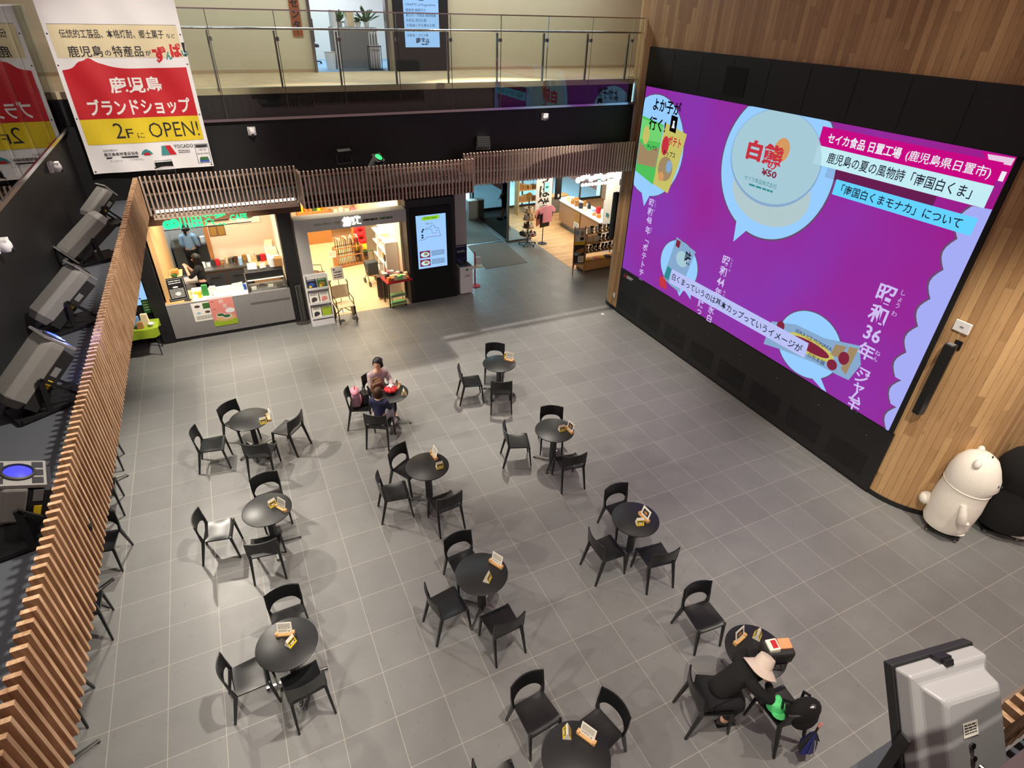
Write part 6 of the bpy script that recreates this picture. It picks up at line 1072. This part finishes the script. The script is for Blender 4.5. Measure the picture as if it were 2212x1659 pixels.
def figure(label, loc, rz, J, sc=1.0, top=None, legs=None, shoe='ink', hair=('hair_black', 'bob'), face=True, hands=((0, 0, 1), (0, 0, 1)), sleeve=1.0, legcover=1.0, skirt=None, hide_head=False):
    t = thing('person', label, 'person', loc, rz); t.scale = (sc, sc, sc)
    R = dict(pelvis=(.135, .11), spine=(.12, .095), chest=(.135, .10), collar=(.085, .07), neck=.05, jaw=(.062, .068), skull=(.078, .092), crown=(.06, .07), ls=.06, rs=.06, le=.045, re=.045, lw=.03, rw=.03, lh=.088, rh=.088, lk=.062, rk=.062, la=.04, ra=.04, lt=.034, rt=.034)
    pts = {k: (tuple(J[k]), R[k]) for k in R}
    E_ = [('pelvis', 'spine'), ('spine', 'chest'), ('chest', 'collar'), ('collar', 'neck'), ('neck', 'jaw'), ('jaw', 'skull'), ('skull', 'crown'), ('collar', 'ls'), ('ls', 'le'), ('le', 'lw'), ('collar', 'rs'), ('rs', 're'), ('re', 'rw'), ('pelvis', 'lh'), ('lh', 'lk'), ('lk', 'la'), ('la', 'lt'), ('pelvis', 'rh'), ('rh', 'rk'), ('rk', 'ra'), ('ra', 'rt')]
    body = dict(pts); be = list(E_)
    for w, e, sd, k in (('lw', 'le', 1, 0), ('rw', 're', -1, 1)): hand(body, be, w, sd, V(J[w])-V(J[e]), hands[k])
    skinned('body', body, be, 'skin', t, 2)
    if top:
        g = .016; q = {}; f = lambda r, a: tuple(x+a for x in r) if isinstance(r, tuple) else r+a
        for k in ('pelvis', 'spine', 'chest', 'collar', 'ls', 'rs', 'le', 're'): q[k] = (pts[k][0], f(R[k], g))
        q['neckline'] = (lerp(J['collar'], J['neck'], .55), .062); ee = [('pelvis', 'spine'), ('spine', 'chest'), ('chest', 'collar'), ('collar', 'neckline'), ('collar', 'ls'), ('ls', 'le'), ('collar', 'rs'), ('rs', 're')]
        for a, b in (('le', 'lw'), ('re', 'rw')):
            q[b+'c'] = (lerp(J[a], J[b], .25+.62*sleeve), .044); ee.append((a, b+'c'))
        skinned('top', q, ee, top, t, 2)
    if legs:
        q = {}; ee = [('pelvis', 'lh'), ('pelvis', 'rh')]
        for k, a in (('pelvis', .02), ('lh', .02), ('rh', .02), ('lk', .02), ('rk', .02)): q[k] = (pts[k][0], tuple(x+a for x in R[k]) if isinstance(R[k], tuple) else R[k]+a)
        for s in 'lr': q[s+'c'] = (lerp(J[s+'k'], J[s+'a'], legcover*.9), .056); ee += [(s+'h', s+'k'), (s+'k', s+'c')]
        skinned('trousers', q, ee, legs, t, 2)
    if skirt: skinned('skirt', *skirt, t, 2)
    for s in 'lr':
        a, b = V(J[s+'a']), V(J[s+'t']); bb = MB(); d = (b-a); d.z = 0; d.normalize(); ang = math.atan2(d.x, d.y); c = (a+b)/2; c.z = .045+min(a.z, b.z)-.035
        bb.ball(c, (.046, .125, .042), shoe, 12, 8, M.Rotation(-ang, 3, 'Z')); bb.box((c.x, c.y, c.z-.034), (.085, .23, .02), 'white' if shoe == 'white' else 'black_plastic', -ang); bb.build('shoe', t, smooth=True)
    # head details follow the axis jaw -> crown and the facing direction
    j, k, c = V(J['jaw']), V(J['skull']), V(J['crown']); u = (c-j).normalized(); f = V(J.get('face', (0, 1, 0))); f = (f-u*f.dot(u)).normalized(); sd = f.cross(u)
    X = M((sd, f, u)).transposed()
    if face:
        for s in (-1, 1):
            bb = MB(); bb.ball(k+f*.083+sd*.032*s-u*.012, (.011, .006, .007), 'ink', 8, 6, X); bb.build('eye', t, smooth=True)
            bb = MB(); bb.ball(k+sd*.083*s-u*.02, (.012, .02, .03), 'skin', 8, 6, X); bb.build('ear', t, smooth=True)
        bb = MB(); bb.ball(k+f*.097-u*.04, (.012, .016, .018), 'skin', 8, 6, X); bb.build('nose', t, smooth=True)
        bb = MB(); bb.ball(k+f*.082-u*.075, (.02, .006, .006), 'salmon', 8, 6, X); bb.build('mouth', t, smooth=True)
    if hair:
        bb = MB(); mk, st = hair
        def cap(a, b_):   # shell over the skull, open at the face
            th = PI*2*a; ph = PI*(.02+.62*b_); low = max(0, b_-.45)/.55
            fr = max(0, math.cos(th)); ph *= 1-.38*fr*min(1, b_*1.6)
            r = V((.094*math.sin(ph)*math.sin(th), .108*math.sin(ph)*math.cos(th)-.010, .104*math.cos(ph)))
            return k+u*.022+X @ r
        bb.grid(cap, 28, 12, mk)
        if st in ('pony',): bb.tube([k-f*.10+u*.03, k-f*.15+u*.0, k-f*.15-u*.10, k-f*.12-u*.2], [.03, .045, .04, .012], mk, 10)
        if st in ('long', 'bob', 'pony'):
            L_ = .30 if st == 'long' else (.09 if st == 'pony' else .13)
            def back(a, b_):
                th = PI*(.32+1.36*a); r = .098+.012*b_; return k+u*(.02-L_*b_)+sd*(r*math.sin(th))+f*(r*math.cos(th)*1.05-.01)
            bb.grid(back, 20, 6, mk); bb.grid(lambda a, b_: back(1-a, b_), 20, 6, mk)
        bb.build('hair', t, smooth=True)
    return t
def seated(lean=.1, headf=.16, hz=1.2, arms=None, face=(0, 1, 0), kx=.1, foot=(.44, .09), zs=.0):
    J = dict(pelvis=(0, 0, .52), spine=(0, .02+lean*.3, .68), chest=(0, .02+lean*.8, .85), collar=(0, .02+lean, .98), neck=(0, .03+lean*1.1, 1.05), jaw=(0, headf, hz-.08), skull=(0, headf+.01, hz), crown=(0, headf, hz+.075),
        ls=(.165, lean, .95), rs=(-.165, lean, .95), le=(.22, lean+.1, .73), re=(-.22, lean+.1, .73), lw=(.12, lean+.32, .74), rw=(-.12, lean+.32, .74),
        lh=(.09, .02, .5), rh=(-.09, .02, .5), lk=(kx, .42, .5), rk=(-kx, .42, .5), la=(kx, foot[0], foot[1]), ra=(-kx, foot[0], foot[1]), lt=(kx, foot[0]+.14, .04), rt=(-kx, foot[0]+.14, .04), face=face)
    if arms: J.update(arms)
    return J
# woman in the mottled blouse
J = seated(.06, .10, 1.2, face=(.75, .6, -.15)); figure('person with a black ponytail in a mottled grey pink blouse, seated, looking aside', (-4.57, 6.17, 0), rad(-166), J, .97, 'blouse', 'cloth_black', 'ink', ('hair_black', 'pony'))
# child in navy
J = seated(.05, .08, 1.18, face=(.1, 1, -.1), foot=(.50, .12), arms=dict(lw=(.10, .34, .62), rw=(-.10, .34, .62)))
t = figure('child with brown bobbed hair in a navy jacket and pale trousers, seated, seen from behind', (-4.80, 5.16, .1), rad(-36), J, .82, 'navy', 'cloth_grey', 'white', ('hair_brown', 'bob'))
b = MB(); b.grid(lambda u, v: V((.07*math.sin((u-.5)*2.4), .155+.035*math.cos((u-.5)*2.4)-.07, 1.10+.07*v)), 10, 4, 'white'); b.build('face_mask', t, smooth=True)
# person asleep over the table in the beige hat
arms = dict(ls=(.17, .34, .86), rs=(-.17, .34, .86), le=(.31, .50, .77), re=(-.31, .50, .77), lw=(.06, .60, .772), rw=(-.06, .55, .79))
J = seated(.32, .48, .87, arms, face=(0, .5, -1), foot=(.16, .09)); J.update(chest=(0, .24, .79), collar=(0, .34, .88), neck=(0, .38, .89), jaw=(0, .44, .86), skull=(0, .50, .88), crown=(0, .56, .93), lk=(.12, .34, .5), rk=(-.12, .34, .5), la=(.1, .18, .10), ra=(-.1, .14, .10), lt=(.1, .3, .045), rt=(-.1, .26, .045))
SK = ({'a': ((0, 0, .54), (.17, .15)), 'b': ((0, .16, .5), (.19, .13)), 'c': ((0, .34, .42), (.19, .12)), 'd': ((0, .36, .22), (.17, .11))}, [('a', 'b'), ('b', 'c'), ('c', 'd')], 'skirt_dark')
t = figure('person in a long black coat asleep with head on folded arms at a table', (-2.72, -1.52, 0), rad(-106), J, 1.0, 'cloth_black', 'skirt_dark', 'ink', ('hair_black', 'bob'), True, ((0, 0, 1), (0, 0, 1)), 1.0, 1.0, SK)
b = MB(); b.grid(lambda u, v: V((.105*math.sin(u*2*PI), .345+.09*math.cos(u*2*PI), .865+.05*v+.012*math.sin(u*18))), 26, 4, 'scarf'  if 'scarf' in MATS else 'pink'); b.build('scarf', t, smooth=True)
hat = MB(); hat.lathe([(0, .125), (.06, .125), (.085, .115), (.098, .06), (.105, .0), (.15, -.03), (.195, -.062), (.197, -.058), (.152, -.024), (.112, .006)], 'beige_hat', n=36)
for i, p in enumerate(hat.v): a = math.atan2(p.y, p.x); hat.v[i] = p+V((0, 0, .012*math.sin(3*a)*(math.hypot(p.x, p.y) > .12)))
o = hat.build('bucket_hat', smooth=True); o.location = (-2.21, -1.655, .945); o.rotation_euler = (rad(-8), rad(38), 0); tag(o, 'beige bucket hat on the head of the person asleep at the table', 'hat')
# cafe staff
def standing(face=(0, 1, 0), arms=None):
    J = dict(pelvis=(0, 0, .94), spine=(0, 0, 1.1), chest=(0, .01, 1.27), collar=(0, 0, 1.40), neck=(0, .01, 1.46), jaw=(0, .02, 1.52), skull=(0, .03, 1.6), crown=(0, .02, 1.675), ls=(.17, 0, 1.37), rs=(-.17, 0, 1.37), le=(.22, .02, 1.1), re=(-.22, .02, 1.1), lw=(.2, .16, .9), rw=(-.2, .16, .9),
        lh=(.09, 0, .9), rh=(-.09, 0, .9), lk=(.1, .02, .49), rk=(-.1, .02, .49), la=(.1, 0, .09), ra=(-.1, 0, .09), lt=(.1, .14, .04), rt=(-.1, .14, .04), face=face)
    if arms: J.update(arms)
    return J
figure('cafe worker in black with long black hair, hands raised, turned left behind the counter', (-7.5, 12.15, 0), rad(78), standing((0, 1, -.1), dict(le=(.2, .22, 1.15), re=(-.2, .22, 1.15), lw=(.07, .3, 1.36), rw=(-.07, .3, 1.36))), .98, 'cloth_black', 'cloth_black', 'ink', ('hair_black', 'long'), sleeve=.1)
figure('kitchen worker in a pale blue shirt and black trousers, seen from behind', (-7.75, 14.75, 0), rad(-12), standing((0, 1, -.4), dict(lw=(.16, .3, .98), rw=(-.16, .3, .98))), .98, 'pale_blue', 'cloth_black', 'ink', ('hair_black', 'pony'))
figure('shopper with black hair behind the sign beam of the care goods shop', (-2.15, 15.2, 0), rad(150), standing(), .93, 'charcoal', 'navy', 'ink', ('hair_black', 'bob'))
figure('shopper with brown hair behind the sign beam of the care goods shop', (-1.38+.1-1.5+.1+1.5, 15.2, 0), rad(200), standing(), .93, 'salmon', 'charcoal', 'ink', ('hair_brown', 'bob')) if 0 else None
figure('passer-by in black shorts at the entrance, half hidden by the grey pillar', (1.1, 16.9, 0), rad(-60), standing(arms=dict(la=(.1, .12, .09), lt=(.1, .26, .04), ra=(-.1, -.14, .1), rt=(-.1, 0, .05))), 1.02, 'cloth_black', 'cloth_black', 'charcoal', ('hair_black', 'bob'), sleeve=.1, legcover=.15)
# ================================================================== BAGS AND SMALL THINGS ON THE CHAIRS AND TABLES
t = thing('backpack', 'pink backpack leaning in the chair beside the seated woman', 'backpack', (-5.07, 5.88, .45), rad(-100)); b = MB(); b.box((0, 0, .14), (.26, .17, .28), 'mauve', taper=.92); b.build('body', t, bevel=.04); b = MB(); b.ball((0, 0, .31), (.13, .085, .07), 'pink', 14, 8); b.build('top_flap', t, smooth=True); b = MB(); b.ball((0, .08, .12), (.1, .04, .1), 'pink', 12, 8); b.build('pocket', t, smooth=True); b = MB(); b.tube([(-.05, 0, .36), (0, 0, .42), (.05, 0, .36)], .01, 'red'); b.build('loop', t)
t = thing('handbag', 'black bag beside the pink backpack on the chair', 'bag', (-4.90, 5.90, .45), rad(-80)); b = MB(); b.box((0, 0, .12), (.24, .14, .24), 'ink', taper=.85); b.build('body', t, bevel=.03); b = MB(); b.tube([(-.07, 0, .22), (-.05, 0, .33), (.05, 0, .33), (.07, 0, .22)], .009, 'ink'); b.build('strap', t, smooth=True)
t = thing('handbag', 'brown handbag with tan handles on the table of the woman and child', 'bag', (-4.66, 5.78, .736), rad(20)); b = MB(); b.box((0, 0, .09), (.27, .13, .18), 'brown', taper=.8); b.build('body', t, bevel=.03); 
for y in (-.045, .045): b = MB(); b.tube([(-.08, y, .16), (-.06, y, .25), (.06, y, .25), (.08, y, .16)], .008, 'tan'); b.build('handle', t, smooth=True)
t = thing('drawstring_bag', 'red gathered bag with a white bow on the table of the woman and child', 'bag', (-4.44, 5.60, .736)); b = MB()
def rb(u, v):
    a = u*2*PI; r = (.125*math.sin(PI*min(1, v*.85+.1)))*(1+.09*math.sin(a*9)*(v > .1)); return V((r*math.cos(a), r*math.sin(a), .15*v**.8))
b.grid(rb, 48, 10, 'red'); b.build('pouch', t, smooth=True); b = MB()
for k in range(4): a = PI/2*k; b.ball((.035*math.cos(a), .035*math.sin(a), .155), (.035, .022, .014), 'white', 8, 6, M.Rotation(a, 3, 'Z'))
b.build('bow', t, smooth=True)
t = thing('tote_bag', 'black tote bag with orange and red packs on the table of the sleeper', 'bag', (-1.86, -1.56, .736), rad(-20)); b = MB(); b.box((0, 0, .1), (.33, .2, .2), 'ink', taper=1.05); b.build('body', t, bevel=.035); b = MB(); b.tube([(-.09, -.11, .17), (-.08, -.15, .05), (.02, -.17, .02), (.09, -.12, .16)], .009, 'ink'); b.build('strap', t, smooth=True); b = MB(); b.box((.07, .02, .21), (.15, .12, .05), 'orange_peach'  if 'orange_peach' in MATS else 'orange', R=M.Rotation(.2, 3, 'X')); b.build('orange_pack', t, bevel=.01); b = MB(); b.box((-.08, .0, .22), (.12, .14, .06), 'paper', R=M.Rotation(-.2, 3, 'Y')); b.box((-.07, .0, .253), (.06, .1, .01), 'red', R=M.Rotation(-.2, 3, 'Y')); b.build('white_pack', t, bevel=.01)
b = MB(); b.lathe([(0, .12), (.05, .115), (.085, .09), (.1, .03), (.1, 0), (.0, 0)], 'mint', n=28); b.ball((0, .1, .015), (.075, .07, .012), 'mint', 12, 6); 
for k in range(3): b.ball((.045*math.cos(k*2.1), .045*math.sin(k*2.1), .085), (.06, .04, .04), 'mint', 10, 6, M.Rotation(k*2.1, 3, 'Z'))
o = b.build('cap', smooth=True); o.location = (-2.13, -1.93, .47); o.rotation_euler = (rad(10), 0, rad(150)); tag(o, 'crumpled bright green cap on the chair seat by the sleeper', 'cap')
t = thing('backpack', 'black backpack hung over the back of the chair with the green cap', 'backpack', (-2.02, -2.13, .62), rad(-6)); b = MB(); b.ball((0, -.02, .08), (.21, .12, .15), 'cloth_black', 18, 10); b.ball((0, -.07, .0), (.17, .09, .13), 'cloth_black', 14, 8); b.build('body', t, smooth=True); b = MB(); b.tube([(-.12, .06, .17), (-.14, .14, .1), (-.13, .12, -.05)], .016, 'black_plastic'); b.tube([(.12, .06, .17), (.14, .14, .1), (.13, .12, -.05)], .016, 'black_plastic'); b.build('strap', t, smooth=True); b = MB(); b.ball((.03, -.06, .215), (.045, .03, .012), 'steel', 10, 6); b.build('buckle', t, smooth=True)
t = thing('folded_umbrella', 'loosely folded navy umbrella hanging behind the chair with the backpack', 'umbrella', (-1.93, -2.31, .12), rad(10)); b = MB(); rr = random.Random(3)
for k in range(8): a = 2*PI*k/8; p0 = V((0, 0, .38)); q0 = V((.17*math.cos(a), .09*math.sin(a), .05+.05*(k % 2))); q1 = V((.14*math.cos(a+.8), .08*math.sin(a+.8), .02+.06*((k+1) % 2))); b.add([p0, q0, q1, (q0+q1)*.3+p0*.45], [(0, 1, 3), (3, 1, 2), (0, 3, 2)], 'navy_bright' if k % 3 else 'ink')
b.build('canopy', t); b = MB(); b.tube([(0, 0, .02), (0, 0, .45)], .012, 'ink'); b.tube([(0, 0, .43), (.03, 0, .48), (.06, 0, .45)], .014, 'salmon'); b.build('handle', t, smooth=True)
b = MB(); b.box((0, 0, .13), (.15, .1, .26), 'orange', taper=.9); b.box((0, -.052, .1), (.12, .004, .12), 'white'); b.box((0, .0, .25), (.16, .06, .06), 'white'); o = b.build('paper_bag', bevel=.01); o.location = (-9.18, 5.12, .45); o.rotation_euler = (0, 0, rad(15)); tag(o, 'orange and white paper bag on the chair under the left canopy', 'bag')
# ================================================================== LARGE PLUSH FIGURES
def plush(label, loc, head, bodyf, mk, h, n=36): 
    t = thing('plush_figure', label, 'plush', loc, head)
    return t
t = thing('plush_bear', 'big standing white plush bear on a wheeled base by the timber wall', 'plush bear', (2.95, -.76, 0), rad(-155))
prof = [(0, .10), (.22, .10), (.30, .15), (.325, .22), (.318, .30), (.335, .42), (.345, .60), (.335, .80), (.315, .97), (.318, 1.0), (.328, 1.08), (.325, 1.22), (.29, 1.38), (.22, 1.50), (.12, 1.575), (0, 1.60)]
b = MB(); b.lathe(prof, 'plush_white_n', n=44)
for i, p in enumerate(b.v):
    k = max(0, 1-abs(p.z-1.12)/.2); b.v[i] = V((p.x, p.y*(1+.20*k*(p.y > 0)), p.z))
b.build('body', t, smooth=True)
b = MB(); pts = [(.322*math.cos(a*2*PI/40), .322*math.sin(a*2*PI/40)*(1.0+.04*(math.sin(a*2*PI/40) > 0)), .985-.035*math.sin(a*2*PI/40)) for a in range(41)]; b.tube(pts, .008, 'plush_white_n', 6, False); b.build('neck_seam', t, smooth=True)
for s in (-1, 1):
    b = MB(); b.ball((s*.215, -.04, 1.49), (.075, .055, .085), 'plush_white_n', 14, 10); b.build('ear', t, smooth=True)
    b = MB(); b.tube([(s*.325, .06, .80), (s*.37, .10, .68), (s*.36, .14, .54), (s*.34, .16, .46)], [.04, .058, .066, .04], 'plush_white_n', 14); b.ball((s*.35, .20, .52), (.035, .05, .035), 'plush_white_n', 10, 6); b.build('arm', t, smooth=True)
    b = MB(); b.ball((s*.125, .325, 1.20), (.022, .014, .03), 'ink', 10, 8); b.build('eye', t, smooth=True)
    b = MB(); b.ball((s*.12, .1, .16), (.13, .2, .07), 'plush_white_n', 14, 8); b.build('foot', t, smooth=True)
b = MB(); b.ball((0, .385, 1.14), (.028, .016, .02), 'ink', 10, 8); b.build('nose', t, smooth=True); b = MB(); b.ball((0, -.37, .46), (.11, .10, .11), 'plush_white_n', 16, 10); b.build('tail', t, smooth=True); b = MB(); b.box((.02, .10, 1.585), (.05, .02, .012), 'charcoal'); b.build('patch', t)
b = MB(); b.box((0, .02, .09), (.5, .46, .02), 'black_panel'); b.build('base', t)
for x in (-.2, .2):
    for y in (-.17, .22): b = MB(); b.ball((x, y, .03), .03, 'steel', 10, 6); b.tube([(x, y, .03), (x, y, .085)], .012, 'steel'); b.build('caster', t, smooth=True)
t = thing('plush_dog', 'big black plush animal with tan arm and white belly behind the bear', 'plush animal', (3.85, -1.10, 0), rad(-140))
b = MB(); b.lathe([(0, .10), (.30, .11), (.42, .2), (.46, .4), (.44, .65), (.37, .85), (.36, .95), (.41, 1.1), (.40, 1.28), (.32, 1.44), (.16, 1.54), (0, 1.56)], 'plush_black_n', n=44); b.build('body', t, smooth=True)
b = MB(); b.ball((0, .27, .5), (.25, .22, .32), 'plush_white', 18, 12); b.build('belly_patch', t, smooth=True)
for s in (-1, 1):
    b = MB(); b.tube([(s*.40, .1, .78), (s*.44, .22, .62), (s*.40, .34, .50)], [.06, .085, .08], 'tan', 14); b.build('arm', t, smooth=True); b = MB(); b.ball((s*.385, .37, .47), (.08, .07, .06), 'plush_white', 12, 8); b.build('paw', t, smooth=True)
    b = MB(); b.ball((s*.36, .02, 1.2), (.09, .14, .24), 'plush_black_n', 14, 10); b.build('ear', t, smooth=True); b = MB(); b.ball((s*.14, .37, 1.28), (.025, .015, .03), 'ink', 10, 6); b.build('eye', t, smooth=True); b = MB(); b.ball((s*.17, .22, .13), (.15, .22, .07), 'plush_white', 14, 8); b.build('foot', t, smooth=True)
b = MB(); b.ball((0, .38, 1.12), (.17, .12, .11), 'plush_white', 16, 10); b.build('muzzle', t, smooth=True); b = MB(); b.ball((0, .49, 1.16), (.045, .03, .03), 'ink', 10, 6); b.build('nose', t, smooth=True)
b = MB(); b.box((0, .02, .09), (.6, .56, .02), 'black_panel'); b.build('base', t)
for x in (-.24, .24):
    for y in (-.2, .24): b = MB(); b.ball((x, y, .03), .03, 'steel', 10, 6); b.tube([(x, y, .03), (x, y, .085)], .012, 'steel'); b.build('caster', t, smooth=True)
b = MB(); b.lathe([(0, 0), (.045, 0), (.045, .002), (0, .003)], 'white', n=20); o = b.build('floor_disc'); o.location = (2.15, 8.2, 0.0005); tag(o, 'small white disc lying on the floor near the timber column', 'disc')
